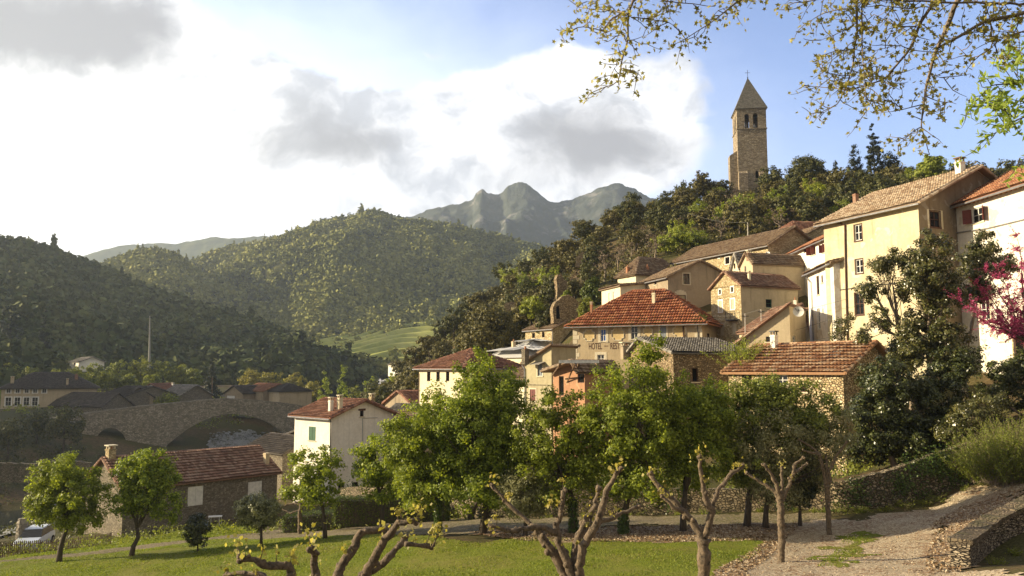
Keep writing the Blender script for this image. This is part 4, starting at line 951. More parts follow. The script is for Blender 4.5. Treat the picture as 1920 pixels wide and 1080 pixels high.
# ---- small gabled annex + beige building
h = H('beige_annex', 'beige rendered building with narrow gable and long plain brown roof in the upper village', (1388,498,97), (1411,494,94.5), 4, 12.5, 'w', 1.3, P_BEIGE, T_BROWN, over=.2)
h.win('F', 1396, 499, 1399, 510, frame=M_WFRAME, mull=0, rail=0, pane=M_DARK, sill=False); h.walls(); h.chimney(1404, 480, 474, 8, T_RED, cap=True, pot=False)
h = H('slate_gable_house', 'tiny narrow gabled house with grey slate roof, left of the beige building', (1372,503,100), (1386,501,98.8), 4, 7, 'w', 1.7, P_CREAM, T_GREY, over=.15)
h.win('F', 1376, 494, 1379, 504, frame=M_BFRAME, mull=0, rail=0, pane=M_DARK, sill=False); h.walls()
# ---- stone gable house
h = H('stone_gable_house', 'stone gable house with pale arched windows and red roof, right of the hotel', (1333,542,93.5), (1389,534,89), -1, 8.6, 'w', 1.7, P_BEIGE, T_RED, over=.25, split=.5)
for q in ((1348,543,1352,552),(1370.5,538,1375,548)): h.win('F', *q, frame=M_WFRAME, sur=M_WFRAME, sw=.12, mull=0, rail=0, pane=M_DARK)
for q in ((1348,564,1354,585),(1370.5,561,1377,580)): h.win('F', *q, frame=M_WFRAME, sur=M_WFRAME, sw=.16, sh='closed', shm=M_CREAM, arch=True)
for q in ((1351,607,1357,628),(1374,605,1380,626)): h.win('F', *q, frame=M_GREYSH, sh='closed', shm=M_CREAM, sill=False)
h.win('R', 1436, 561, 1447, 577, frame=M_GREENSH, pane=M_DARK, mull=0); h.walls(); h.chimney(1405, 528, 513, 5, P_CREAM)
O, d, ln, n = h.O['F']
# stone facing skin with window openings kept: thin panels between the openings
fb = MB(); us = sorted({0, ln, *[x for q in h.holes['F'] for x in (q[0]-.17, q[2]+.17)]}); vs_ = sorted({h.base-1.4, h.ez-.1, *[x for q in h.holes['F'] for x in (q[1]-.17, q[3]+.17)]})
for i in range(len(us)-1):
    for j in range(len(vs_)-1):
        cu, cv = (us[i]+us[i+1])/2, (vs_[j]+vs_[j+1])/2
        if any(q[0]-.17 < cu < q[2]+.17 and q[1]-.17 < cv < q[3]+.17 for q in h.holes['F']): continue
        if us[i+1]-us[i] > .001 and vs_[j+1]-vs_[j] > .001: fb.poly(*[O+d*a+Z*b+n*.02 for a, b in ((us[i],vs_[j]),(us[i+1],vs_[j]),(us[i+1],vs_[j+1]),(us[i],vs_[j+1]))])
fb.poly(O+Z*(h.ez-.1)+n*.02, O+d*ln+Z*(h.ez-.1)+n*.02, O+d*ln/2+Z*(h.ez+1.62)+n*.02); fb.build('stone_facade', S_WARM, h.root)
mb = MB(); a, b = h.uv('F', 1367, 590), h.uv('F', 1384, 590)
for t in (0, .5, 1): p = O+d*(a[0]+(b[0]-a[0])*t)+Z*(a[1]-.6); mb.tube([p+n*.5, p+n*.5+Z*.9], .03, 5)
for zz in (0, .9): mb.tube([O+d*a[0]+Z*(a[1]-.6+zz)+n*.5, O+d*b[0]+Z*(a[1]-.6+zz)+n*.5], .03, 5)
mb.obox(O+d*a[0]+Z*(a[1]-.75), d*(b[0]-a[0]), Z*.1, n*.55); mb.build('balcony_rail', M_METAL, h.root)
# ---- top red roofs and the white house beside them
h = H('top_red_roof_house', 'highest red-roofed house of the village with one small chimney, against the woods', (1432,446,122), (1476,439,116), 14, 12, 'hip', 2.3, P_CREAM, T_OLDRED, over=.4); h.walls(); h.chimney(1451, 430, 421, 5, P_WHITE, cap=False)
h = H('brown_roof_house', 'small brown-roofed house squeezed between the highest red roof and the white upper house', (1449,457,113), (1497,449,107), 12, 8, 'u', 2.0, S_WARM, T_BROWN, over=.3); h.walls()
h = H('white_upper_house', 'white upper house with red tiled roof and three small windows, touching the ochre house', (1462,481,106), (1556,448,88), 5, 9, 'u', 2.3, P_WHITE, T_ORANGE, over=.4)
h.win('F', 1507, 466, 1511, 474, frame=M_BFRAME, mull=0, rail=0, pane=M_DARK, sill=False); h.win('F', 1521, 462, 1528, 478, frame=M_BFRAME, sh='side', shm=M_REDSH, mull=0); h.win('F', 1542, 458, 1547, 474, frame=M_BFRAME, shm=M_REDSH, sh='side', mull=0)
h.walls(); h.gutter((0,)); h.chimney(1495, 455, 434, 7, P_WHITE, capmat=T_ORANGE)
# ---- narrow white house against the ochre one
h = H('narrow_white_house', 'narrow white house with tall slit windows, against the left end of the ochre house', (1514,519,77), (1562,488,68.5), -2, 6, 'shedf', 1.4, P_WHITE2, T_BROWN, over=.35)
h.win('F', 1531, 517, 1536, 553, frame=M_BFRAME, mull=0, rail=2); h.win('F', 1540, 516, 1543, 530, frame=M_BFRAME, mull=0, rail=0); h.win('F', 1533, 578, 1538, 617, frame=M_WFRAME, sur=M_WFRAME, mull=0, rail=2)
h.walls(); h.gutter((0,)); h.pipe('F', [(1508,515),(1520,530),(1522,560),(1525,640)], .06)
# ---- big ochre house
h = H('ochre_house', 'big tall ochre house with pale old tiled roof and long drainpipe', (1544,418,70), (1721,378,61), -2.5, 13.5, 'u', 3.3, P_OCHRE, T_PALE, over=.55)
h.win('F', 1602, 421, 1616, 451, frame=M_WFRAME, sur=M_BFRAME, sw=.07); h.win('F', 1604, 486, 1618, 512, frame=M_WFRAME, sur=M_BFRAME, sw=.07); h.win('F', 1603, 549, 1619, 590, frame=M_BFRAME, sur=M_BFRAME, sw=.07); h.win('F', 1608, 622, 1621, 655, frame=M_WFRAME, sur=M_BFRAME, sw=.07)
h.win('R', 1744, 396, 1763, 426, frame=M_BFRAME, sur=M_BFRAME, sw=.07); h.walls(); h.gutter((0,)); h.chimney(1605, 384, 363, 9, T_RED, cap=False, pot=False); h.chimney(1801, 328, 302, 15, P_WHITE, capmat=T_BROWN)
h.pipe('F', [(1568,417),(1584,422),(1586,520),(1589,640)], .07, M_BFRAME); h.pipe('F', [(1560,640),(1562,545),(1700,528)], .035, M_METAL, 'cable')
# darker grey-brown skin with pale patches over the right gable, 2.5 cm proud of the wall
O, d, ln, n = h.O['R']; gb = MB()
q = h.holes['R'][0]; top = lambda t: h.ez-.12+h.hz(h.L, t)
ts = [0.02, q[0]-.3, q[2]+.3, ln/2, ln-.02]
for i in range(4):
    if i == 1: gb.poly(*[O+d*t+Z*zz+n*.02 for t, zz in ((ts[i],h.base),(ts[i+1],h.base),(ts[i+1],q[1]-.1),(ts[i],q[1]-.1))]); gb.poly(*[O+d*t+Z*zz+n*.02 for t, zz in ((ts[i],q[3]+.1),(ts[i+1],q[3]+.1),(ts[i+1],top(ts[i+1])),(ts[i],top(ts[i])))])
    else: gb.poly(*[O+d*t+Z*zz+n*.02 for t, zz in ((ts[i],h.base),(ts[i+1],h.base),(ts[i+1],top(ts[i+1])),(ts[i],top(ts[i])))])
gb.build('gable_skin', P_GABLE, h.root)
# ---- white house at right edge
h = H('peeling_white_house', 'large peeling white house with open red shutters at the right edge', (1786,384,63), (2090,290,47.5), -1.5, 11, 'u', 2.9, P_WHITE2, T_ORANGE, over=.5)
h.win('F', 1822, 389, 1844, 417, frame=M_WFRAME, sh='ajar', shm=M_REDSH); h.win('F', 1838, 560, 1856, 600, frame=M_WFRAME, sur=M_CREAM)
h.win('F', 1902, 628, 1935, 700, frame=M_BFRAME, pane=M_DARK, door=True, sur=S_WARM, arch=True); h.walls(); h.gutter((0,))
h.pipe('F', [(1790,437),(1850,428.5),(1930,409)], .05, M_ZINC, 'cable')
O, d, ln, n = h.O['F']; mb = MB()
for k in range(int(ln/.5)): mb.obox(O+d*(k*.5)+Z*(h.ez-.32)-n*.02, d*.22, Z*.2, n*.34)
mb.build('eaves_corbels', T_ORANGE, h.root)
# ---- house with the big dish
h = H('dish_house', 'beige house with steep red verge and large satellite dish, behind the stone house', (1398,632,72), (1482,632,70), -6, 7, 'shedl', 2.75, P_BEIGE, T_RED, over=.3, overs=dict(F=.3, R=.2, K=.3, L=1.3))
h.win('F', 1436, 631, 1447, 641, frame=M_BFRAME, mull=0); h.win('R', 1486, 630, 1492, 645, frame=M_WFRAME); h.walls(); h.dish('F', 1497, 584, 10, face=(-.25,-.95,.15)); h.chimney(1491, 577, 563, 6, P_WHITE, cap=False)
# ---- small low red-tiled shed behind
h = H('red_tiled_shed', 'low shed with steep red roof between the stone gable house and dish house', (1386,626,84), (1430,618,79), -2, 5, 'u', 2.6, P_BEIGE, T_RED, over=.2, split=.85); h.walls()
# ---- stone house with skylight
h = H('stone_house', 'rough stone house with orange roof, skylight and white chimney, right of the green trees', (1366,700,62), (1580,691,54.5), -8.2, 7.8, 'u', 2.0, S_PALE, m_tile('cream_orange_tile', [(.22,.095,.045), (.38,.20,.10), (.54,.38,.24)], (.50,.42,.30), .3), over=.4, tl=.52, tw=.27)  # orange tiles with cream tones of their own
h.win('F', 1391, 703, 1409, 724, frame=M_BFRAME, pane=M_DARK, lintel=M_BFRAME, mull=0, rail=0); h.win('F', 1456, 703, 1477, 722, frame=M_WFRAME, lintel=M_BFRAME); h.win('F', 1500, 720, 1512, 735, frame=M_BFRAME, mull=0, pane=M_DARK); h.walls()
h.chimney(1452, 656, 628, 12, P_WHITE, capmat=M_METAL)
a, b, c, e = [h.roof_hit(*q)+Vector((0,0,.18)) for q in ((1550,675),(1573,672),(1582,662),(1562,664))]
mb = MB(); mb.poly(a, b, c, e); mb.poly(*[x-Vector((0,0,.1)) for x in (e, c, b, a)]); mb.build('skylight', m_plain('skylight_glass', (.45,.45,.42), .15, 0, .1, .8), h.roofo)
mb = MB()
for p, q in ((a,b),(b,c),(c,e),(e,a)): mb.tube([p, q], .05, 4)
lid = [a+Vector((0,0,.0)), b, b+Vector((.1,-.2,.75)), a+Vector((.1,-.2,.75))]
mb.build('skylight_frame', M_METAL, h.roofo)
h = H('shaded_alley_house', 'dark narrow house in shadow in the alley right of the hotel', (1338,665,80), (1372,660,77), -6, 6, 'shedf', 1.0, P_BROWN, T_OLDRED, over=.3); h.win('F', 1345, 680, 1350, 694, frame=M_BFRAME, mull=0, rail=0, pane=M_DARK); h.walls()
# ---- low roofs between the white and yellow houses
h = H('brown_roof_outbuilding', 'low outbuilding with brown roof and gutter, right of the white house gable', (702,801,86), (762,803,80), -12, 8, 'u', 1.5, P_BEIGE, T_BROWN, over=.4); h.walls(); h.gutter((0,))
h = H('grey_roof_outbuilding', 'long low grey stone roof behind the brown-roofed outbuilding', (728,773,98), (790,773,96), -12, 4, 'u', .8, S_GREY, T_GREY, over=.2); h.walls()
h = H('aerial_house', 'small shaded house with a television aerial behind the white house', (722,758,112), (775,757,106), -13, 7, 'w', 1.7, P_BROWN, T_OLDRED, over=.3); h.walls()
mb = MB(); p = P(741,745,109); mb.tube([p-Vector((0,0,1)), p+Vector((0,0,1.2))], .03, 5)
for zz in (1.15, .8): mb.tube([p+Vector((-.6,0,zz)), p+Vector((.6,0,zz))], .02, 4)
for xx in (-.5,-.2,.2,.5): mb.tube([p+Vector((xx,-.2,1.15)), p+Vector((xx,.2,1.15))], .012, 4)
mb.build('television_aerial', M_METAL, h.root)
h = H('riverside_shed', 'old stone shed with sloping roof just left of the white house', (492,828,98), (556,797,93), -16, 6, 'shedl', 2.2, S_GREY, T_DARK, over=.2, ez=-9.2); h.walls()
h = H('mossy_roof_shed', 'low dark shed with mossy roof behind the red-roofed stone cottage', (462,842,92), (530,848,86), -18, 6, 'u', 1.4, S_GREY, T_DARK, over=.3); h.walls()
h = H('tan_rear_house', 'tan rear wing squeezed between the yellow house and the narrow grey house', (938,712,93), (984,706,88), -9, 6, 'shedf', 2.2, P_CREAM, T_BROWN, over=.3); h.walls()

# ---- the old village across the river, in shade
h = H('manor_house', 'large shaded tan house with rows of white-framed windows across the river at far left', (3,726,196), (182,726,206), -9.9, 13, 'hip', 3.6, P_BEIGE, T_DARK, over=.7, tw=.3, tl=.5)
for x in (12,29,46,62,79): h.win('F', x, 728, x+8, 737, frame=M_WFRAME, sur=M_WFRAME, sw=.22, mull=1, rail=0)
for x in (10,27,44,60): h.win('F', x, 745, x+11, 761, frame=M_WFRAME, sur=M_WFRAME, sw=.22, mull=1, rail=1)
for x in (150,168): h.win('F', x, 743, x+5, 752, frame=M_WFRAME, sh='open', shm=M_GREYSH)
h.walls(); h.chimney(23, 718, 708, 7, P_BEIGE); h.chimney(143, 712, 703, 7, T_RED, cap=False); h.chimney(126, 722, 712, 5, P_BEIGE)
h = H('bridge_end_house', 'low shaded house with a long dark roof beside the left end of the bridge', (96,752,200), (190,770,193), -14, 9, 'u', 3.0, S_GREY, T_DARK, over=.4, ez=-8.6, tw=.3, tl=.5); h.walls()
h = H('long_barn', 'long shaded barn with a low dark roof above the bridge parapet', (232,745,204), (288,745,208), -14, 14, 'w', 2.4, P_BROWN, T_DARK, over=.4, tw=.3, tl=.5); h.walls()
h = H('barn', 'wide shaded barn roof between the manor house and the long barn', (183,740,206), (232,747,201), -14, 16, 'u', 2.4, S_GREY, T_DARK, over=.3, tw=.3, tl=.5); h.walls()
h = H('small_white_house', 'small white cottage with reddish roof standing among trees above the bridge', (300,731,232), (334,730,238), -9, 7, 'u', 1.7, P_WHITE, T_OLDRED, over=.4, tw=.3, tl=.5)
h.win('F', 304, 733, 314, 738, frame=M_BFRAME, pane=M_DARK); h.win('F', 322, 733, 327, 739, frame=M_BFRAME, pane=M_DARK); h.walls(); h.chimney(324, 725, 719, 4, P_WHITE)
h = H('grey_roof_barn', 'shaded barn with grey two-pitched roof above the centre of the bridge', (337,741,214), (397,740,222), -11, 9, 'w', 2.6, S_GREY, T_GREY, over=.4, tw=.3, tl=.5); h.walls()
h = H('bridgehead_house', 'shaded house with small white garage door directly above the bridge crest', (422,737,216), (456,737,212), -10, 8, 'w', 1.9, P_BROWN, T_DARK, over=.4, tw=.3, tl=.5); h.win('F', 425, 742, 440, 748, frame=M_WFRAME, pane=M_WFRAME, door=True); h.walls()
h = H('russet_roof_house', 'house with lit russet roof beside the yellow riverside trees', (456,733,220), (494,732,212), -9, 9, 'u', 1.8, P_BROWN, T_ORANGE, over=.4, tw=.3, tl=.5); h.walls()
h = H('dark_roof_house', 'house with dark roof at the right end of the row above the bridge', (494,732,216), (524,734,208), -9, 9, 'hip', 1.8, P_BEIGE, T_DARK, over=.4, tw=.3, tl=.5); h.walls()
h = H('hillside_house', 'small pale house among trees low on the dark left hill', (131,678,285), (150,679,278), 1, 8, 'u', 1.6, P_WHITE, T_GREY, over=.4, tw=.3, tl=.5); h.win('F', 138, 680, 142, 685, frame=M_BFRAME, pane=M_DARK); h.walls()
h = H('valley_house', 'tiny pale-roofed house among the trees at the foot of the terraced field', (728,684,330), (748,683,322), -1, 8, 'u', 1.4, P_WHITE, T_GREY, over=.4, tw=.4, tl=.6); h.walls()
# ------------------------------------------------------------------ church tower
Z = Vector((0, 0, 1))
h = House('church_tower', 'tall square stone church tower with pointed spire and twin belfry openings', (1381,204,180), (1436,203,179.2), 36, 6.6, 'flat', 0, S_TOWER, T_SPIRE, build_roof=False)
def arch_open(h, side, x0, y0, x1, y1):
    O, d, ln, n = h.O[side]; u0, v1 = h.uv(side, x0, (y0+y1)/2)[0], h.uv(side, (x0+x1)/2, y0)[1]; u1, v0 = h.uv(side, x1, (y0+y1)/2)[0], h.uv(side, (x0+x1)/2, y1)[1]
    h.holes[side].append((u0, v0, u1, v1)); return u0, v0, u1, v1
def spandrels(mb, O, d, n, hole, dep=.8):
    u0, v0, u1, v1 = hole; r = (u1-u0)/2; c = (u0+u1)/2; N = 6
    for s in (-1, 1):
        pts = [(c+s*r*math.cos(math.pi/2*k/N), v1-r+r*math.sin(math.pi/2*k/N)) for k in range(N+1)]
        for k in range(N):
            a, b = pts[k], pts[k+1]; q = [(a[0], a[1]), (b[0], b[1]), (b[0], v1), (a[0], v1)]
            mb.poly(*[O+d*x+Z*y for x, y in q]); mb.poly(O+d*a[0]+Z*a[1], O+d*b[0]+Z*b[1], O+d*b[0]+Z*b[1]-n*dep, O+d*a[0]+Z*a[1]-n*dep)
hs = [arch_open(h, 'F', 1396, 213, 1404.5, 240), arch_open(h, 'F', 1412, 212, 1421, 240)]
for k in 'KLR':
    for q in hs: h.holes[k].append((q[0]+.1, q[1], q[2]+.1, q[3]))
low = arch_open(h, 'F', 1416.5, 320, 1422, 334)
h.walls()
mb = MB()
for q in hs+[low]: spandrels(mb, h.O['F'][0], h.O['F'][1], h.O['F'][3], q)
mb.build('opening_arches', S_TOWER, h.root)
c = h.A+h.u*h.L/2+h.w*h.D/2
mb = MB(); k = .35; e = [h.A-h.u*k-h.n*-1*0+h.n*k, h.B+h.u*k+h.n*k, h.B+h.u*k+h.w*(h.D+k), h.A-h.u*k+h.w*(h.D+k)]; e = [p+Z*h.ez for p in e]; ap = c+Z*(P(1404,147,183.3).z)
for i in range(4):
    a, b = e[i], e[(i+1) % 4]
    for j in range(14):
        t0, t1 = j/14, (j+1)/14; o = Z*(-.06)
        mb.poly(a+(ap-a)*t0, b+(ap-b)*t0, b+(ap-b)*t1+(b-c).normalized()*.05, a+(ap-a)*t1+(a-c).normalized()*.05)
mb.poly(*e[::-1]); mb.build('spire', T_SPIRE, h.root)
mb = MB(); mb.tube([ap-Z*.3, ap+Z*1.9], .05, 6); mb.tube([ap+Z*1.2-h.u*.6, ap+Z*1.2+h.u*.6], .045, 6); mb.ball(ap, .16); mb.build('iron_cross', M_METAL, h.root)
mb = MB(); zc = h.uv('F', 1408, 242)[1]; zt = h.ez
for zz in (zc, zt-.25):
    for s_ in 'FRKL': O, d, ln, n = h.O[s_]; mb.obox(O+Z*zz-d*.15, d*(ln+.3), Z*.22, n*.14)
mb.build('string_course', S_TOWER, h.root)
mb = MB(); O, d, ln, n = h.O['F']
for a, b, t in ((1385,1402,321),(1424,1440,322)):
    u0, u1 = h.uv('F', a, 345)[0], h.uv('F', b, 345)[0]; zt = h.uv('F', (a+b)/2, t)[1]; u0 = max(u0, -.3); u1 = min(u1, ln+.3); b0 = h.base-3
    q = [O+d*u0+n*.7+Z*b0, O+d*u1+n*.7+Z*b0, O+d*u1+n*.7+Z*(zt-.6), O+d*u0+n*.7+Z*(zt-.6), O+d*u0+Z*zt, O+d*u1+Z*zt, O+d*u0+Z*b0, O+d*u1+Z*b0]
    mb.poly(q[0],q[1],q[2],q[3]); mb.poly(q[3],q[2],q[5],q[4]); mb.poly(q[0],q[3],q[4],q[6]); mb.poly(q[1],q[7],q[5],q[2])
mb.build('buttress', S_TOWER, h.root)
mb = MB()   # stair turret on the left
tz = P(1372,293,181.5).z; o = h.A-h.u*1.75+h.w*.7; mb.obox(o+Z*(h.base-3), h.u*1.75, h.w*2.6, Z*(tz-h.base+3)); mb.poly(o+Z*tz, o+h.u*1.75+Z*(tz+1.1), o+h.u*1.75+h.w*2.6+Z*(tz+1.1), o+h.w*2.6+Z*tz); mb.poly(o+Z*tz, o+h.u*1.75+Z*tz, o+h.u*1.75+Z*(tz+1.1))
mb.build('stair_turret', S_TOWER, h.root)
for q in hs:
    bm_ = MB(); p = h.O['F'][0]+h.u*((q[0]+q[2])/2)+h.w*1.5+Z*(q[1]+.9)
    bm_.tube([p+Z*.5, p+Z*.4, p+Z*0, p-Z*.35, p-Z*.45], [.08, .2, .26, .38, .44], 12); bm_.tube([p+Z*.5-h.u*.6, p+Z*.5+h.u*.6], .05, 5); bm_.build('bell', m_plain('bronze_bell', (.45,.42,.35), .4, .6), h.root)

# ------------------------------------------------------------------ the stone bridge
BA, BB = P(40,792,176), P(640,775,208); BA.z = BB.z = 0
bd = (BB-BA).normalized(); bl = (BB-BA).length; bn = Vector((bd.y, -bd.x, 0))
def buv(px, py): p = plane_hit(px, py, BA, bn); return (p-BA).dot(bd), p.z
def curve(pts, s): return float(np.interp(s, [p[0] for p in pts], [p[1] for p in pts]))
deck = [buv(*q) for q in ((20,796),(45,792),(90,785),(140,778),(200,770),(260,762),(320,756),(380,750),(430,747),(480,750),(520,754),(560,759),(600,766),(660,778))]
big = [buv(*q) for q in ((297,858),(303,848),(315,833),(332,819),(352,804),(375,791),(400,781),(430,775.5),(460,778),(485,784),(505,793),(522,804),(535,818),(543,832),(548,850))]
sma = [buv(*q) for q in ((178,845),(179,828),(184,815),(193,806),(205,801.5),(218,804),(229,812),(236,824),(240,842))]
root = thing('stone_bridge', 'old humpbacked stone bridge with one wide arch and one small arch over the river', 'bridge', BA+bd*bl/2+Z*-24)
def under(s):
    b = -27.0
    for a in (big, sma):
        if a[0][0] < s < a[-1][0]: return curve(a, s)
    return b
ss = sorted(set(list(np.arange(deck[0][0], deck[-1][0], .5))+[a[0][0]+e for a in (big, sma) for e in (-.001, .001)]+[a[-1][0]+e for a in (big, sma) for e in (-.001, .001)]))
BW = 4.2; mb = MB()
for s0, s1 in zip(ss[:-1], ss[1:]):
    t0, t1 = curve(deck, s0)-.25, curve(deck, s1)-.25; b0, b1 = under(s0+1e-4), under(s1-1e-4)
    A0, A1 = BA+bd*s0, BA+bd*s1
    for o, fl in ((0, 0), (-BW, 1)):
        q = [A0+bn*o+Z*b0, A1+bn*o+Z*b1, A1+bn*o+Z*t1, A0+bn*o+Z*t0]; mb.poly(*(q if not fl else q[::-1]))
    mb.poly(A0+Z*b0, A0-bn*BW+Z*b0, A1-bn*BW+Z*b1, A1+Z*b1)
    mb.poly(A0+bn*-.4+Z*(t0-.9), A1+bn*-.4+Z*(t1-.9), A1-bn*(BW-.4)+Z*(t1-.9), A0-bn*(BW-.4)+Z*(t0-.9))
for a in (big, sma):
    for s_ in (a[0][0], a[-1][0]):
        A0 = BA+bd*s_; z0 = curve(a, s_); mb.poly(A0+Z*-27, A0-bn*BW+Z*-27, A0-bn*BW+Z*z0, A0+Z*z0)
mb.build('masonry', S_BRIDGE, root)
M_COPE = m_stone('pale_coping_stone', (.22,.20,.16), (.30,.27,.21), (.40,.36,.29), (.2,.17,.13), 2, 1, .04, .5)
for off in (.06, -BW+.34):
    mb = MB(); rg = random.Random(8); s_ = deck[0][0]
    while s_ < deck[-1][0]-1.2:
        l = rg.uniform(.8, 1.3); z0, z1 = curve(deck, s_)-.25, curve(deck, s_+l)-.25
        mb.obox(BA+bd*s_+bn*off+Z*(z0+.003), bd*(l-.04)+Z*(z1-z0), -bn*.46, Z*rg.uniform(.2, .28)); s_ += l
    mb.build('parapet_coping', M_COPE, root)
for a in (big, sma):
    mb = MB(); n = 44 if a is big else 24; L = [0]
    for p, q in zip(a[:-1], a[1:]): L.append(L[-1]+math.hypot(q[0]-p[0], q[1]-p[1]))
    def at(t): x = t*L[-1]; return Vector((float(np.interp(x, L, [p[0] for p in a])), float(np.interp(x, L, [p[1] for p in a]))))
    for k in range(n):
        p, q = at(k/n+.001), at((k+1)/n-.004); t = (q-p).normalized(); nr = Vector((-t.y, t.x)); r = .85 if a is big else .6
        w = lambda v: BA+bd*v.x+Z*v.y
        mb.obox(w(p)+bn*.07, w(q)-w(p), bd*nr.x*r+Z*nr.y*r, -bn*.3)
    mb.build('arch_ring', S_BRIDGE, root)

# ------------------------------------------------------------------ ruins and rocks on the slope
def ruin(name, label, outline, Y, th, ang, mat, cat='ruin', hole=None):
    c = P(sum(p[0] for p in outline)/len(outline), sum(p[1] for p in outline)/len(outline), Y); n = Vector((math.sin(ang), -math.cos(ang), 0)); d = Vector((math.cos(ang), math.sin(ang), 0))
    pts = [plane_hit(x, y, c, n) for x, y in outline]; root = thing(name, label, cat, Vector((c.x, c.y, min(p.z for p in pts))))
    fine = []; rg = random.Random(len(name))
    for i in range(len(pts)):
        a, b = pts[i], pts[(i+1) % len(pts)]; m = max(1, int((b-a).length/.6))
        for k in range(m): fine.append(a+(b-a)*(k/m)+(Z*rg.uniform(-.12, .12)+d*rg.uniform(-.1, .1) if k else Z*0))
    mb = MB(); m = len(fine); mb.poly(*fine[::-1]); mb.poly(*[p-n*th for p in fine])
    for i in range(m): a, b = fine[i], fine[(i+1) % m]; mb.poly(a, b, b-n*th, a-n*th)
    mb.build('wall', mat, root)
    if hole:
        q = [plane_hit(x, y, c+n*.02, n) for x, y in hole]; mb = MB(); mb.poly(*q); mb.build('opening', M_DARK, root)
ruin('ruined_wall', 'tall ruined stone wall with a lit broken edge and small opening among trees', [(1044,562),(1045,540),(1043,524),(1046,515),(1052,513),(1058,524),(1070,531),(1084,528),(1096,536),(1102,562)], 121, 1.0, .35, S_ROUGH, hole=[(1094,531),(1099,531),(1099,538),(1094,538)])
ruin('ruined_gable', 'ruined rounded stone gable overgrown at the top, left above the hotel roof', [(1038,606),(1037,576),(1042,566),(1054,556),(1066,552),(1078,560),(1090,572),(1100,606)], 112, 1.2, .3, S_ROUGH, hole=[(1043,575),(1048,573),(1050,598),(1043,598)])
ruin('ruined_terrace_wall', 'pale broken terrace wall under the trees left of the ruined wall', [(946,582),(945,570),(958,565),(975,570),(990,566),(992,590)], 132, 1.0, -.1, S_ROUGH)
ruin('castle_remains', 'pale castle wall remains below the trees, upper left of the village', [(1078,500),(1080,482),(1092,472),(1104,478),(1118,474),(1122,500)], 142, 1.5, -.1, S_ROUGH)
def rock(name, label, px, py, Y, rpx, sz, seed, mat):
    c = P(px, py, Y); r = rpx/F*Y; mb = MB(); mb.ball(c, r, 28, 18, sz)
    for i, v in enumerate(mb.v):
        d = Vector(v)-c; k = 1+.35*mnoise.noise(d*(1.4/r)+Vector((seed,0,0)))+.18*mnoise.noise(d*(5/r)); mb.v[i] = tuple(c+d*k)
    tag(mb.build(name, mat), label, 'rock')
rock('rock_outcrop', 'dark rounded rock outcrop on the crest just left of the church tower', 1352, 366, 181, 18, 1.0, 3, S_BRIDGE)
rock('cliff_rock', 'pale rocky cliff among trees above the ruined wall', 1100, 520, 150, 14, .8, 5, S_ROUGH)

# ------------------------------------------------------------------ park walls
def wall_along(name, label, pts, hs, th, mat, capm=None, cat='stone wall', ns=60, capth=.12, lean=0.0):
    P2 = resample([(p.x, p.y, hh) for p, hh in zip(pts, hs)], ns); mb = MB(); root = thing(name, label, cat, Vector((P2[0][0], P2[0][1], gzf(P2[0][0], P2[0][1]))))
    cols = []; rg = random.Random(3)
    for i in range(ns):
        p = Vector((P2[i][0], P2[i][1], 0)); q = Vector((P2[min(i+1, ns-1)][0]-P2[max(i-1, 0)][0], P2[min(i+1, ns-1)][1]-P2[max(i-1, 0)][1], 0)).normalized(); n = Vector((q.y, -q.x, 0)); g = gzf(p.x, p.y)
        zt = g+P2[i][2]+rg.uniform(-.04, .04); cols.append([p+n*th/2+Z*(g-.6), p+n*(th/2-lean)+Z*zt, p-n*th/2+Z*zt, p-n*th/2+Z*(g-.6)])
    for a, b in zip(cols[:-1], cols[1:]):
        for k in range(3): mb.poly(a[k], b[k], b[k+1], a[k+1])
    mb.poly(*cols[0]); mb.poly(*cols[-1][::-1]); mb.build('masonry', mat, root)
    if capm:
        mb = MB()
        for i, (a, b) in enumerate(zip(cols[:-1], cols[1:])):
            e = rg.uniform(.0, .03); x = (a[1]-a[2]).normalized(); g = (b[1]-a[1])*.03; o = a[2]-x*.08+Z*.003+g
            mb.obox(o, b[2]-a[2]-g, x*(th+.16-lean), Z*(capth+e))
        mb.build('capping_stones', capm, root)
    return root
gp = [hit(*q) for q in ((640,958),(700,966),(800,970),(900,972),(1000,970),(1150,966),(1300,962),(1450,958),(1540,956),(1590,958),(1650,952),(1720,935),(1790,915),(1850,898))]
wall_along('retaining_wall', 'long rough stone retaining wall behind the row of green trees, rising to the right', gp, [2.0,2.4,2.5,2.6,2.3,1.7,1.3,1.2,1.3,1.5,1.7,1.9,2.0,2.0], .6, S_BANK, None, ns=110, lean=.15)
lw = [hit(1802,1066,8,60), hit(1838,1040), hit(1880,1012), hit(1930,985), hit(1990,955)]
wall_along('low_stone_wall', 'low dry stone wall with dark flat capping stones at the right edge of the path', lw, [.85,.85,.85,.85,.85], .62, S_LOW, S_CAP, ns=26, capth=.16)
gp2 = [hit(*q) for q in ((0,872),(40,868),(90,866),(116,862))]
ruin('river_wall', 'dark riverside terrace wall below the left bank houses', [(-60,905),(-60,872),(0,868),(60,870),(116,862),(170,868),(172,905)], 148, 1.2, .25, S_BANK, 'stone wall')
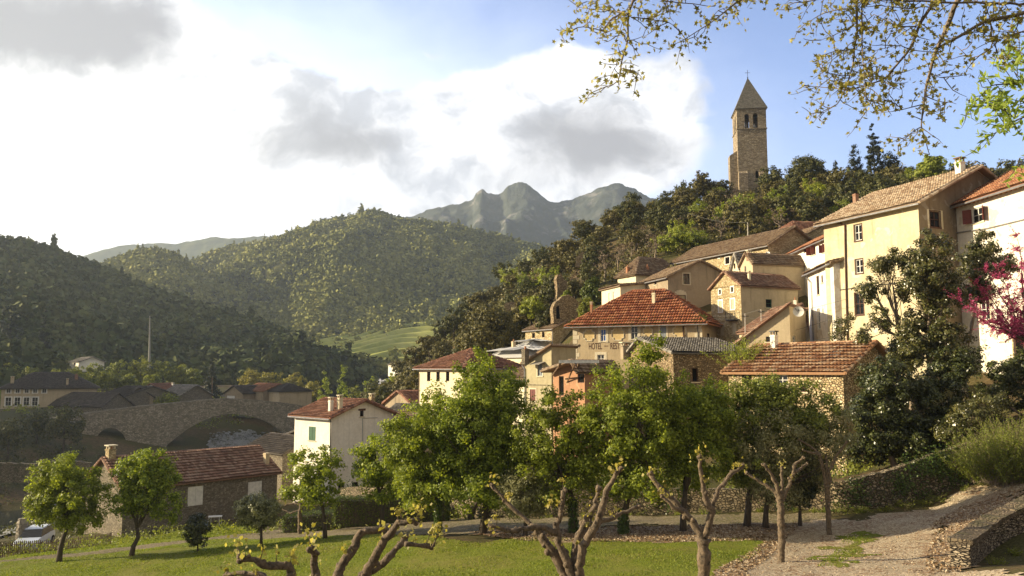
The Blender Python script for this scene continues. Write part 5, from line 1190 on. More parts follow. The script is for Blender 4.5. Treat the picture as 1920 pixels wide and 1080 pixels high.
# ------------------------------------------------------------------ trees, hedges and shrubs
def leaf_quads(c, nrm, size, rs, asp=.62):
    n = len(c); nrm = nrm/(np.linalg.norm(nrm, axis=1)[:, None]+1e-9); a = np.cross(nrm, rs.normal(size=(n, 3))); a /= np.linalg.norm(a, axis=1)[:, None]+1e-9; b = np.cross(nrm, a)
    s = size*rs.uniform(.6, 1.35, (n, 1)); a = a*s; b = b*s*asp
    return np.stack([c-a, c+b*.9-a*.1, c+a, c-b-a*.05], 1).reshape(-1, 3)
def clumps(blobs, ncl, rs, shell=.5):
    vol = np.array([b[3]*b[4]*b[5] for b in blobs])**.8; k = rs.choice(len(blobs), ncl, p=vol/vol.sum()); out = []
    for i in k:
        cx, cy, cz, rx, ry, rz = blobs[i]; d = rs.normal(size=3); d /= np.linalg.norm(d); r = (shell+(1-shell)*rs.rand())*rs.uniform(.75, 1.08); out.append((cx+d[0]*rx*r, cy+d[1]*ry*r, cz+d[2]*rz*r, d[0], d[1], d[2]))
    return np.array(out)
def crown_verts(blobs, ncl, nl, cr, ls, rs, shell=.5, droop=0.0, spiky=0.0, asp=.62):
    C = clumps(blobs, ncl, rs, shell); d = rs.normal(size=(ncl, nl, 3)); d /= np.linalg.norm(d, axis=2)[..., None]
    r = cr*rs.uniform(.6, 1.35, (ncl, 1, 1))*rs.rand(ncl, nl, 1)**.5; q = d*r; q[..., 2] *= .75
    if spiky: q = q + C[:, None, 3:]*rs.rand(ncl, nl, 1)*spiky; q[..., 2] += rs.rand(ncl, nl)*spiky*.8
    c = C[:, None, :3]+q; c[..., 2] -= droop*rs.rand(ncl, nl)
    nrm = d*.7+C[:, None, 3:]*.6+rs.normal(size=d.shape)*.55+np.array([0, 0, .35])
    return leaf_quads(c.reshape(-1, 3), nrm.reshape(-1, 3), ls, rs, asp), C
def put_leaves(name, v, mat, parent): return link_mesh(name, np_mesh(name, v, np.arange(len(v)).reshape(-1, 4), 4), mat, parent)
def limb(a, b, r0, r1, rg, sag=.12, n=5):
    a, b = Vector(a), Vector(b); L = (b-a).length; pts = []
    for i in range(n+1):
        t = i/n; p = a.lerp(b, t)+Vector((0, 0, -math.sin(math.pi*t)*L*sag))+Vector((rg.uniform(-1,1), rg.uniform(-1,1), rg.uniform(-1,1)))*L*.035*(0 < i < n); pts.append(p)
    return pts, [r0+(r1-r0)*i/n for i in range(n+1)]
def tree(name, label, cat, base, trunk, tr, blobs, leafmat, bark, ncl=90, nl=90, cr=.5, ls=.08, seed=1, shell=.45, nlimb=26, group=None, droop=0.0, spiky=0.0, asp=.62, fork=.55):
    """trunk: list of world points from base up; blobs: ellipsoids relative to base"""
    rs = np.random.RandomState(seed); rg = random.Random(seed); base = Vector(base)
    root = thing(name, label, cat, base, group); v, C = crown_verts(blobs, ncl, nl, cr, ls, rs, shell, droop, spiky, asp); put_leaves('crown', v, leafmat, root)
    mb = MB(); n = len(trunk); mb.tube([Vector(p) for p in trunk], [tr*(1.25 if i == 0 else 1)*(1-.35*i/max(1, n-1)) for i in range(n)], 9); top = Vector(trunk[-1])
    cc = np.array([[b[0], b[1], b[2]] for b in blobs]).mean(0); mains = []
    for i in range(min(6, len(C))):
        q = C[rg.randrange(len(C))]; tgt = base+Vector((q[0]*.55+cc[0]*.45, q[1]*.55+cc[1]*.45, q[2]*.6+cc[2]*.4)); pts, rr = limb(top, tgt, tr*.55, tr*.22, rg, .06); mb.tube(pts, rr, 6); mains.append((pts, rr))
    for i in range(nlimb):
        q = base+Vector(C[rg.randrange(len(C))][:3]); pts, rr = min(mains, key=lambda m: (m[0][-1]-q).length); k = rg.randrange(2, len(pts)); p2, r2 = limb(pts[k], q, rr[k]*.55, tr*.05, rg, .05, 4); mb.tube(p2, r2, 5)
    mb.build('trunk', bark, root, True); return root
def px_tree(name, label, cat, bpx, bpy_, blobs_px, leafmat, bark=None, tr=.11, lean=None, seed=1, base=None, trunk_px=None, dens=1.0, depth=1.0, **k):
    """base on the ground seen at (bpx,bpy_), crown ellipses given in photo pixels at that distance"""
    b = Vector(base) if base else hit(bpx, bpy_); Y = b.y; rs = random.Random(seed); bl = []
    for q in blobs_px:
        px, py, rx, ry = q[:4]; off = q[4] if len(q) > 4 else rs.uniform(-.4, .4); c = P(px, py, Y+off); s = Y/F; bl.append((c.x-b.x, c.y-b.y, c.z-b.z, rx*s, rx*s*depth, ry*s))
    tp = [b-Vector((0, 0, .3))]+[P(x, y, Y) for x, y in (trunk_px or [(bpx, bpy_-35), (bpx+2, bpy_-60)])]
    return tree(name, label, cat, b, tp, tr, bl, leafmat, bark or B_DARK, seed=seed, **k)
G1 = 'young green trees along the track'
px_tree('field_maple', 'leftmost young green tree on the lawn, its trunk leaning slightly', 'tree', 110, 1055, [(125,930,62,55),(90,945,45,42),(165,935,40,50),(120,885,45,28),(150,975,45,25),(75,905,25,22),(172,885,15,22)], L_SPRING, tr=.15, trunk_px=[(113,1030),(120,1005),(126,988)], seed=11, ncl=225, nl=115, cr=.36, ls=.068, spiky=.2, group=G1)
px_tree('field_maple', 'young green tree before the white dish, second from left, with forked leaning trunk', 'tree', 245, 1044, [(272,915,55,55),(300,900,36,42),(255,880,36,32),(320,950,24,32),(235,945,28,30),(285,865,32,18)], L_SPRING, tr=.14, trunk_px=[(250,1025),(259,1008),(257,990)], seed=12, ncl=195, nl=115, cr=.36, ls=.068, spiky=.2, group=G1)
px_tree('field_maple', 'thin airy green tree in front of the white house', 'tree', 610, 1013, [(592,880,50,45),(565,900,38,38),(620,870,32,38),(560,865,28,22),(600,930,45,22),(630,905,20,30),(590,925,55,20),(555,925,30,20)], L_SPRING, tr=.12, trunk_px=[(609,985),(606,960),(604,945)], seed=13, ncl=110, nl=70, cr=.40, ls=.08, group=G1)
px_tree('field_maple', 'slender green tree right of the low box hedge', 'tree', 713, 1000, [(715,865,50,48),(690,880,30,40),(745,850,32,40),(715,905,45,30),(715,920,60,22),(690,840,30,30)], L_SPRING, tr=.12, trunk_px=[(717,970),(718,945),(712,925)], seed=14, ncl=110, nl=80, cr=.42, ls=.08, group=G1)
px_tree('field_maple', 'green tree with ivy-covered trunk beside the blue barrel', 'tree', 821, 1008, [(800,860,62,62),(780,800,50,50),(835,890,45,45),(770,880,35,45),(820,780,40,45),(800,920,60,32),(850,860,40,50),(760,840,40,50)], L_SPRING, tr=.17, trunk_px=[(823,985),(820,955),(818,940)], seed=15, ncl=313, nl=115, cr=.40, ls=.072, spiky=.3, group=G1)
px_tree('field_maple', 'largest green tree with a leaning dark trunk, in front of the yellow house', 'tree', 904, 1002, [(890,810,75,75),(925,790,55,75),(880,740,50,50),(905,700,35,38),(935,870,42,60),(860,870,45,48),(950,745,30,45),(912,690,18,20),(890,920,75,35),(850,830,40,50),(965,840,30,55)], L_SPRING, tr=.20, trunk_px=[(908,970),(914,935),(912,915)], seed=16, ncl=429, nl=115, cr=.42, ls=.075, spiky=.3, group=G1)
px_tree('field_maple', 'green tree standing behind the forked bare plane tree, its trunk wrapped in ivy', 'tree', 1075, 1003, [(1040,830,62,75),(1010,790,35,40),(1075,870,48,50),(1090,800,45,60),(1030,900,35,25),(1040,770,40,35),(1060,915,70,30),(1000,850,40,55),(1110,860,40,55),(1010,905,40,30)], L_SPRING, tr=.17, trunk_px=[(1075,970),(1076,945),(1070,925)], seed=17, ncl=269, nl=100, cr=.40, ls=.072, spiky=.3, group=G1)
px_tree('field_maple', 'tall green tree covering the hotel ground floor, with a short ivied trunk', 'tree', 1169, 1003, [(1190,800,75,80),(1230,740,45,55),(1160,750,55,60),(1210,690,40,42),(1150,850,55,50),(1240,850,50,50),(1225,660,18,22),(1190,905,80,35),(1130,800,40,60),(1250,800,40,60)], L_SPRING, tr=.18, trunk_px=[(1170,975),(1175,945),(1180,925)], seed=18, ncl=360, nl=100, cr=.42, ls=.075, spiky=.3, group=G1)
px_tree('field_maple', 'green tree directly left of the stone house, behind the bare pollard', 'tree', 1281, 997, [(1290,810,60,80),(1320,770,50,55),(1265,840,45,60),(1330,850,45,45),(1300,740,42,35),(1290,895,70,30),(1340,800,45,60),(1250,790,40,50)], L_SPRING, tr=.17, trunk_px=[(1281,970),(1283,940),(1285,920)], seed=19, ncl=269, nl=100, cr=.40, ls=.072, spiky=.3, group=G1)
px_tree('field_maple', 'darker green tree in front of the stone house windows', 'tree', 1400, 990, [(1400,790,62,70),(1440,775,60,58),(1365,750,35,40),(1480,800,52,60),(1520,840,40,60),(1430,740,60,25),(1370,820,45,60),(1410,880,70,40),(1480,740,50,25),(1540,790,40,50)], L_DIM, tr=.18, trunk_px=[(1403,955),(1406,920),(1408,900)], seed=20, ncl=334, nl=100, cr=.42, ls=.075, spiky=.3, group=G1)
px_tree('leaning_tree', 'dark trunk leaning hard to the left under the largest green tree', 'tree', 882, 975, [(905,880,30,30),(930,860,25,30)], L_DIM, tr=.22, trunk_px=[(884,960),(896,940),(905,915)], seed=61, ncl=40, nl=60, cr=.45, ls=.085, nlimb=6)
px_tree('olive_tree', 'round dark olive tree left of the forked bare plane tree', 'tree', 985, 1006, [(985,935,50,42),(965,920,30,32),(1010,925,32,35),(985,905,40,18)], L_OLIVE, tr=.12, trunk_px=[(985,990),(985,970)], seed=21, ncl=120, nl=110, cr=.38, ls=.075, spiky=.3, asp=.3)
px_tree('olive_tree', 'tall silvery olive tree between the pollards at right', 'tree', 1435, 992, [(1430,870,55,55),(1460,830,55,50),(1410,820,45,45),(1500,860,50,50),(1550,830,42,45),(1450,920,45,35),(1530,880,40,45),(1575,810,25,30)], L_OLIVE, tr=.16, trunk_px=[(1436,965),(1438,945)], seed=22, ncl=210, nl=120, cr=.42, ls=.09, spiky=.5, asp=.25)
px_tree('holly_tree', 'small glossy dark evergreen tree with thin trunk between the two right pollards', 'tree', 1500, 987, [(1505,900,38,45),(1520,870,32,32),(1490,930,25,22)], L_LAUREL, tr=.10, trunk_px=[(1500,965),(1500,945)], seed=23, ncl=110, nl=100, cr=.34, ls=.07)
px_tree('topiary_tree', 'clipped round evergreen ball tree on a thin trunk on the lawn', 'tree', 489, 1028, [(484,964,40,33),(484,955,36,28)], L_OLIVE, tr=.09, trunk_px=[(490,1010),(490,990)], seed=24, ncl=170, nl=90, cr=.25, ls=.06, spiky=.15, shell=.6, asp=.45, nlimb=12)
px_tree('shrub', 'small clipped dark green bush on the lawn between track and trees', 'bush', 371, 1035, [(370,995,23,28),(370,978,18,14)], L_LAUREL, tr=.05, trunk_px=[(371,1025),(371,1015)], seed=25, ncl=120, nl=80, cr=.2, ls=.055, shell=.6, nlimb=6)

# garden trees behind the retaining wall at right
G2 = 'big dark evergreens before the ochre house'
px_tree('photinia_tree', 'open bronze-green tree with visible branches, left against the ochre house', 'tree', 0, 0, [(1650,500,32,22),(1680,485,22,24),(1632,545,26,32),(1650,600,32,30),(1620,630,28,20),(1690,540,22,32)], L_PHOT, B_GREY, base=(25.5, 53, -5), tr=.16, trunk_px=[(1710,760),(1700,690),(1690,630)], seed=31, ncl=80, nl=110, cr=.45, ls=.08, nlimb=50, shell=.2, group=G2, depth=.8)
px_tree('magnolia_tree', 'tallest dense dark evergreen tree in front of the ochre house corner', 'tree', 0, 0, [(1755,470,48,44),(1745,530,62,48),(1770,560,52,48),(1715,500,34,38),(1740,620,62,52),(1700,660,50,46),(1780,650,50,50)], L_PHOT, B_GREY, base=(27, 52, -4), tr=.22, trunk_px=[(1745,760),(1742,700),(1745,640)], seed=32, ncl=300, nl=130, cr=.5, ls=.085, group=G2, depth=.8)
px_tree('magnolia_tree', 'dark evergreen crown in front of the white house, left of the magenta blossom', 'tree', 0, 0, [(1845,465,30,34),(1830,500,34,38),(1880,500,28,28),(1835,545,30,30)], L_PHOT, B_GREY, base=(30, 53, -2.5), tr=.16, trunk_px=[(1800,700),(1820,620),(1830,560)], seed=33, ncl=130, nl=120, cr=.42, ls=.085, group=G2, depth=.8)
px_tree('laurel_tree', 'broad dark glossy evergreen mass right of the stone house gable', 'tree', 0, 0, [(1660,720,60,50),(1640,780,58,60),(1700,770,62,62),(1760,740,58,58),(1700,830,70,42),(1770,810,50,52),(1620,840,42,38),(1790,690,42,42),(1820,670,22,22)], L_LAUREL, B_GREY, base=(22.8, 48, -6), tr=.2, trunk_px=[(1672,860),(1675,800),(1680,760)], seed=34, ncl=420, nl=140, cr=.5, ls=.085, group=G2)
px_tree('sapling', 'small leafy sapling against the lower left of the ochre house', 'tree', 0, 0, [(1578,612,18,18),(1570,632,16,12),(1592,600,14,12)], L_PHOT, B_GREY, base=(27, 63, -3), tr=.05, trunk_px=[(1590,660),(1582,630)], seed=35, ncl=30, nl=60, cr=.4, ls=.07, nlimb=8)
px_tree('viburnum_shrub', 'bronze-leaved spreading shrub above the rising stone wall', 'bush', 0, 0, [(1820,780,52,34),(1790,810,42,28),(1850,750,40,34),(1880,800,42,32)], L_PHOT, B_GREY, base=(27, 45, -4.4), tr=.06, trunk_px=[(1820,830),(1820,810)], seed=36, ncl=140, nl=90, cr=.38, ls=.06)
px_tree('laurel_bush', 'dark glossy bush under the magenta blossom at the right edge', 'bush', 0, 0, [(1880,700,45,38),(1920,690,40,40),(1860,740,30,25),(1910,740,45,35)], L_LAUREL, B_GREY, base=(31, 49, -2.5), tr=.07, trunk_px=[(1890,760),(1890,740)], seed=37, ncl=160, nl=100, cr=.38, ls=.07)
# redbud in blossom
b = Vector((33, 50, -1.8)); rs = np.random.RandomState(5); root = thing('redbud_tree', 'redbud tree covered in magenta blossom at the right edge', 'tree', b); mb = MB(); rg = random.Random(41)
top = P(1925,640,50); mb.tube([b-Z*.5, P(1932,720,50), top], [.2,.17,.13], 8); LV = []
for (x, y) in ((1800,560),(1830,530),(1850,505),(1860,590),(1880,540),(1900,560),(1915,500),(1930,540),(1885,620),(1840,600),(1905,600),(1950,560),(1960,500),(1940,620),(1820,580),(1870,500),(1910,470),(1905,440),(1850,560)):
    tg = P(x, y, 50+rg.uniform(-1, 1)); pts, rr = limb(top, tg, .07, .012, rg, .04, 7); mb.tube(pts, rr, 5)
    for i in range(2, 8):
        for k in range(5):
            q = pts[i]+Vector((rg.gauss(0,.4), rg.gauss(0,.35), rg.gauss(0,.32)+.15)); mb.tube([pts[i], q], [.012,.005], 3, False); t = rs.rand(44, 1); LV.append(np.array(pts[i])*(1-t)+np.array(q)*t+rs.normal(size=(44, 3))*.055)
c = np.concatenate(LV); put_leaves('blossom', leaf_quads(c, rs.normal(size=c.shape), .038, rs, .8)-np.array(b), L_PINK, root); mb.build('trunk', B_DARK, root, True)
# feathery bush at right
def wand_bush(name, label, base, n, ln, spread, mat, seed, ls=.035, per=40, cat='bush', group=None, up=.8):
    rs = np.random.RandomState(seed); rg = random.Random(seed); root = thing(name, label, cat, base, group); mb = MB(); LV = []
    for i in range(n):
        d = Vector((rg.gauss(0, spread), rg.gauss(0, spread), up)).normalized(); L = ln*rg.uniform(.5, 1.05); o = Vector(base)+Vector((rg.gauss(0,.25)*ln*.5, rg.gauss(0,.25)*ln*.5, -.1)); pts = [o+d*L*t+Z*(-.12*L*t*t*spread)+Vector((rg.gauss(0,.02), rg.gauss(0,.02), 0))*L for t in (0,.33,.66,1)]
        mb.tube(pts, [.012,.01,.007,.003], 3, False); t = rs.uniform(.15, 1, (per, 1))*3; k = np.minimum(t.astype(int), 2)[:, 0]; f = t-k[:, None]; pa = np.array([tuple(p) for p in pts]); LV.append(pa[k]*(1-f)+pa[k+1]*f+rs.normal(size=(per, 3))*.045)
    c = np.concatenate(LV); put_leaves('foliage', leaf_quads(c, rs.normal(size=c.shape), ls, rs, .4)-np.array(root.location), mat, root); mb.build('stems', B_GREY, root)
for q, s, l in (((1880,905),71,'feathery light green bush nearest the path at the right edge'),((1840,905),72,'feathery light green bush touching the end of the retaining wall'),((1925,890),73,'feathery light green bush furthest right, cut by the picture edge')):
    p = hit(*q); wand_bush('tamarisk_bush', l, p, 520, 3.4 if s != 72 else 2.4, .5, L_BUSH, s, .045, 75, group='feathery bushes at right')
for i, (q, sz) in enumerate((((1590,945),.8),((1620,960),.5),((1700,930),.7),((1830,1030),.35),((1870,1060),.45),((1905,1040),.4))):
    p = hit(*q); wand_bush('weed_clump', 'small green weed clump growing on the bank by the walls', p, 40, sz, .6, L_BUSH, 80+i, .03, 25, 'weeds', 'weed clumps on the bank')
for i in range(26):
    t = i/25; q = gp[0].lerp(gp[-1], t); k = min(int(t*(len(gp)-1)), len(gp)-2); f = t*(len(gp)-1)-k; q = gp[k].lerp(gp[k+1], f); q = Vector((q.x+rg.uniform(-.4,.4), q.y-rg.uniform(.35,.8), 0)); q.z = gzf(q.x, q.y); wand_bush('weed_clump', 'small weed clump at the foot of the long retaining wall', q, 26, rg.uniform(.4, 1.1), .8, [L_BUSH, L_DIM][i % 2], 300+i, .04, 30, 'weeds', 'weed clumps along the retaining wall')
# palm-like shrub before the dish house
b = P(1402,668,63); wand_bush('yucca_plant', 'spiky pale green plant behind the stone house roof, below the dish house', b-Z*1.2, 220, 3.2, .5, L_FRESH, 91, .09, 30)

def hedge(name, label, a, b, w, h0, mat, seed=1, n=9000, ls=.045, cat='hedge'):
    rs = np.random.RandomState(seed); a, b = Vector(a), Vector(b); d = Vector((b.x-a.x, b.y-a.y, 0)); L = d.length; d.normalize(); nn_ = Vector((d.y, -d.x, 0)); root = thing(name, label, cat, a)
    u, t, z = rs.rand(n)*L, rs.uniform(-.5, .5, n)*w, rs.rand(n)*h0; f = rs.randint(0, 5, n); t = np.where(f == 0, w/2, np.where(f == 1, -w/2, t)); z = np.where(f >= 3, h0, z); u = np.where(f == 2, np.where(rs.rand(n) < .5, 0, L), u)
    jit = rs.normal(size=(n, 3))*.05; g = a.z+(b.z-a.z)*u/L
    c = np.stack([a.x+d.x*u+nn_.x*t, a.y+d.y*u+nn_.y*t, g+z], -1)+jit; nrm = np.stack([np.where(f == 0, nn_.x, np.where(f == 1, -nn_.x, 0)), np.where(f == 0, nn_.y, np.where(f == 1, -nn_.y, 0)), np.where(f >= 3, 1., .2)], -1)+rs.normal(size=(n, 3))*.5
    put_leaves('foliage', leaf_quads(c, nrm, ls, rs)-np.array(a), mat, root); mb = MB(); e = .1
    o = a+d*e-nn_*(w/2-e)+Z*0.02; mb.obox(o, d*(L-2*e)+Z*(b.z-a.z), nn_*(w-2*e), Z*(h0-e-.05)); mb.build('branches', B_DARK, root)
hedge('box_hedge', 'low clipped box hedge with sunlit top left of the slender tree', hit(536,1000), hit(706,986), 1.3, 1.15, L_HEDGE, 1)
hedge('tall_hedge', 'taller dark hedge in front of the white house, behind the low box hedge', P(630,965,50)-Z*.5, P(840,962,50)-Z*.5, 1.2, 1.5, L_HEDGE, 2, 12000)
hedge('clipped_block_hedge', 'small square clipped hedge between blue barrel and ivied tree', hit(782,975), hit(826,975), 1.4, 1.0, L_HEDGE, 3, 3000)
rs = np.random.RandomState(9); C_ = []
for i in range(30):
    t = rs.rand()*(len(gp)-1.001); k = int(t); q = gp[k].lerp(gp[k+1], t-k); hh = rs.uniform(.2, 2.2); n_ = rs.randint(60, 260); C_.append(np.array([q.x, q.y-.32, q.z+hh])+rs.normal(size=(n_, 3))*np.array([.45, .05, .4]))
C_ = np.concatenate(C_); tag(put_leaves('wall_creeper', leaf_quads(C_, np.array([0,-1,.3])+rs.normal(size=C_.shape)*.5, .06, rs), L_IVY, None), 'patches of dark creeper growing over the long retaining wall', 'creeper', kind='stuff')
def ivy(px, py, h, r, seed):
    b = hit(px, py); rs = np.random.RandomState(seed); n = 900; th = rs.rand(n)*6.28; z = rs.rand(n)*h; c = np.stack([b.x+np.cos(th)*r, b.y+np.sin(th)*r, b.z+z], -1)+rs.normal(size=(n, 3))*.03
    root = thing('ivy', {1:'ivy climbing the trunk beside the blue barrel',2:'ivy column on the trunk behind the forked plane tree',3:'ivy on the short trunk right of the forked plane tree'}[seed], 'ivy', b); put_leaves('foliage', leaf_quads(c, np.stack([np.cos(th), np.sin(th), th*0], -1)+rs.normal(size=(n, 3))*.4, .055, rs)-np.array(b), L_IVY, root)
ivy(821,1008,1.9,.2,1); ivy(1075,1003,1.7,.22,2); ivy(1169,1003,1.2,.25,3)

# ------------------------------------------------------------------ pollarded plane trees
def pollard(name, label, limbs, Y, base, trunk_r, seed, knobs=1.0, leaves=1.0):
    """limbs: (pixel polyline, radius at start, radius at end, depth change)"""
    rg = random.Random(seed); rs = np.random.RandomState(seed); root = thing(name, label, 'tree', base); mb = MB(); km = mb; LV = []
    for pts, r0, r1, dy in limbs:
        n = len(pts); w = [P(x, y, Y+dy*i/(n-1)) for i, (x, y) in enumerate(pts)]; fine = []; rad = []
        for i in range(n-1):
            m = max(2, int((w[i+1]-w[i]).length/.10))
            for k in range(m):
                t = (i+k/m)/(n-1); fine.append(w[i].lerp(w[i+1], k/m)+Vector((rg.gauss(0,.012), rg.gauss(0,.012), rg.gauss(0,.012)))); rad.append(.70*(r0+(r1-r0)*t)*(1+rg.uniform(-.14, .34)*knobs*(t if r0 > .12 else 1)))
        fine.append(w[-1]); rad.append(r1*1.05); mb.tube(fine, rad, 9)
        if knobs and r1 < .12:
            for p, r in zip(fine[len(fine)//3:], rad[len(fine)//3:]):
                if rg.random() < .85: a = Vector((rg.gauss(0,1), rg.gauss(0,1), rg.gauss(0,1))).normalized(); km.ball(p+a*r*.95, r*rg.uniform(.4, .9), 6, 4)
                if rg.random() < .16*leaves:
                    q = p+Vector((rg.gauss(0,.05), rg.gauss(0,.05), rg.uniform(.05,.3))); km.tube([p, q], [.012,.006], 4); LV.append(np.array(q)+rs.normal(size=(9, 3))*.045)
            for k in range(4): a = Vector((rg.gauss(0,1), rg.gauss(0,1), rg.gauss(0,1))).normalized(); km.ball(fine[-1]+a*r1*.7, r1*rg.uniform(.6, .95), 7, 5)
            if rg.random() < .85*leaves: LV.append(np.array(fine[-1])+rs.normal(size=(22, 3))*.09+np.array([0, 0, .08]))
    mb.build('trunk', B_PLANE, root, True)
    if LV: c = np.concatenate(LV); put_leaves('leaves', leaf_quads(c, rs.normal(size=c.shape), .042, rs, .9)-np.array(base), L_PLANE, root)
def gb(px, py, Y): p = P(px, py, Y); p.z = gzf(p.x, p.y)-.1; return p
b1 = gb(640,1200,14)
def bpx(b): return (960+ (b.x/b.y)*F*(ct-0), 0)
def proj(p):
    p = Vector(p); zc = p.y*ct+p.z*st; return 960+F*p.x/zc, 540-F*(-p.y*st+p.z*ct)/zc
q = proj(b1)
pollard('pollarded_plane_tree', 'nearest pollarded plane tree, only its budding branches showing at the bottom edge', [
 ([q,(640,1230)], .24, .19, 0), ([(640,1235),(612,1150),(632,1080),(640,1060),(665,1022),(677,997),(700,995),(722,997)], .14,.065,.5), ([(640,1235),(665,1130),(687,1075),(707,1035),(732,1000),(745,982),(780,977)], .14,.055,-.4),
 ([(780,977),(785,960)], .02,.01,0), ([(640,1235),(655,1130),(680,1080),(720,1055),(745,1027),(760,1010)], .13,.06,.9), ([(757,1018),(785,1022),(810,1025)], .055,.05,.2), ([(810,1025),(822,1002)], .02,.012,0),
 ([(640,1235),(605,1140),(591,1080),(590,1042),(584,1030)], .13,.06,-.8), ([(582,1034),(580,1005)], .018,.01,0), ([(640,1235),(575,1150),(547,1080),(542,1060),(495,1062),(480,1050),(452,1047)], .13,.06,-.3), ([(452,1047),(445,1027)], .018,.01,0),
 ([(575,1150),(520,1110),(485,1075),(425,1077)], .09,.05,.6)], 14, b1, .24, 51, 1.0, 1.0)
b2 = gb(1078,1200,17); q = proj(b2)
pollard('pollarded_plane_tree', 'pollarded plane tree with many knobbly forked branches at the bottom centre', [
 ([q,(1078,1140)], .26,.2,0), ([(1078,1145),(1066,1090),(1050,1062),(1035,1030),(1015,1007),(1002,995)], .15,.10,.3), ([(1078,1145),(1072,1080),(1060,1042),(1045,1017),(1045,985),(1050,970),(1057,920)], .15,.06,.0),
 ([(1045,1000),(1022,990),(1000,990),(960,995),(920,987)], .10,.045,-.3), ([(1005,990),(980,970),(955,947),(942,932),(922,910)], .07,.04,.3), ([(1078,1145),(1077,1080),(1080,1022),(1100,970),(1117,950),(1122,917)], .15,.06,.4),
 ([(1078,1145),(1085,1080),(1092,1025),(1120,980),(1132,942),(1135,920),(1162,880)], .16,.06,-.3), ([(1110,985),(1150,970),(1167,960),(1197,950)], .07,.045,.3), ([(1050,975),(1035,965),(1033,950)], .03,.015,0), ([(1098,1000),(1110,985),(1108,968)], .05,.03,0)], 17, b2, .26, 52)
b3 = gb(1320,1190,18.5); q = proj(b3)
pollard('pollarded_plane_tree', 'pollarded plane tree with a thick upright trunk and wide fork, cut by the bottom edge', [
 ([q,(1320,1080),(1319,1010)], .21,.18,0), ([(1319,1014),(1300,980),(1270,945),(1240,917),(1220,890)], .14,.06,.3), ([(1319,1014),(1335,960),(1322,935),(1315,892),(1310,855)], .13,.05,-.2),
 ([(1332,958),(1345,920),(1361,900),(1390,875)], .08,.05,.3), ([(1283,962),(1262,952),(1240,930)], .06,.04,0)], 18.5, b3, .2, 53)
b4 = hit(1466,1056); Y4 = b4.y
pollard('pollarded_plane_tree', 'pollarded plane tree with straight bare trunk standing at the lawn edge of the path', [
 ([(1466,1060),(1465,1000),(1463,937)], .20,.17,0), ([(1463,940),(1452,920),(1426,904),(1400,887)], .12,.06,.3), ([(1463,937),(1455,907),(1445,887),(1432,871)], .12,.06,-.3), ([(1465,935),(1467,915),(1465,875)], .10,.05,.1),
 ([(1466,937),(1481,907),(1490,871),(1507,858)], .13,.06,0), ([(1489,887),(1513,870)], .08,.05,.2)], Y4, b4, .2, 54, 1.0, .35)
b5 = hit(1554,1004); Y5 = b5.y
pollard('pollarded_plane_tree', 'furthest pollarded plane tree with tall straight bare trunk on the right of the row', [
 ([(1555,1007),(1553,960),(1551,910)], .18,.16,0), ([(1550,913),(1542,875),(1536,852),(1523,839),(1497,823)], .12,.06,.3), ([(1554,910),(1550,875),(1549,855)], .11,.06,0), ([(1557,906),(1555,884),(1568,855),(1587,829)], .11,.06,-.3), ([(1536,852),(1507,845)], .07,.05,0)], Y5, b5, .2, 55, 1.0, .2)
b6 = hit(563,1002)
pollard('pergola_tree', 'flat-topped leafless tree with horizontal branches behind the low hedge', [
 ([(563,1004),(562,965),(566,943)], .2,.16,0), ([(566,945),(545,944),(528,950)], .1,.05,.4), ([(566,945),(590,948),(618,942)], .1,.05,-.4), ([(564,955),(545,962),(530,955)], .08,.04,.5), ([(566,945),(600,938),(635,940)], .08,.04,.6), ([(566,945),(575,940),(640,946)], .07,.04,-.9), ([(566,945),(540,935),(512,938)], .07,.04,-.6)], b6.y, b6, .2, 56, .6, .1)

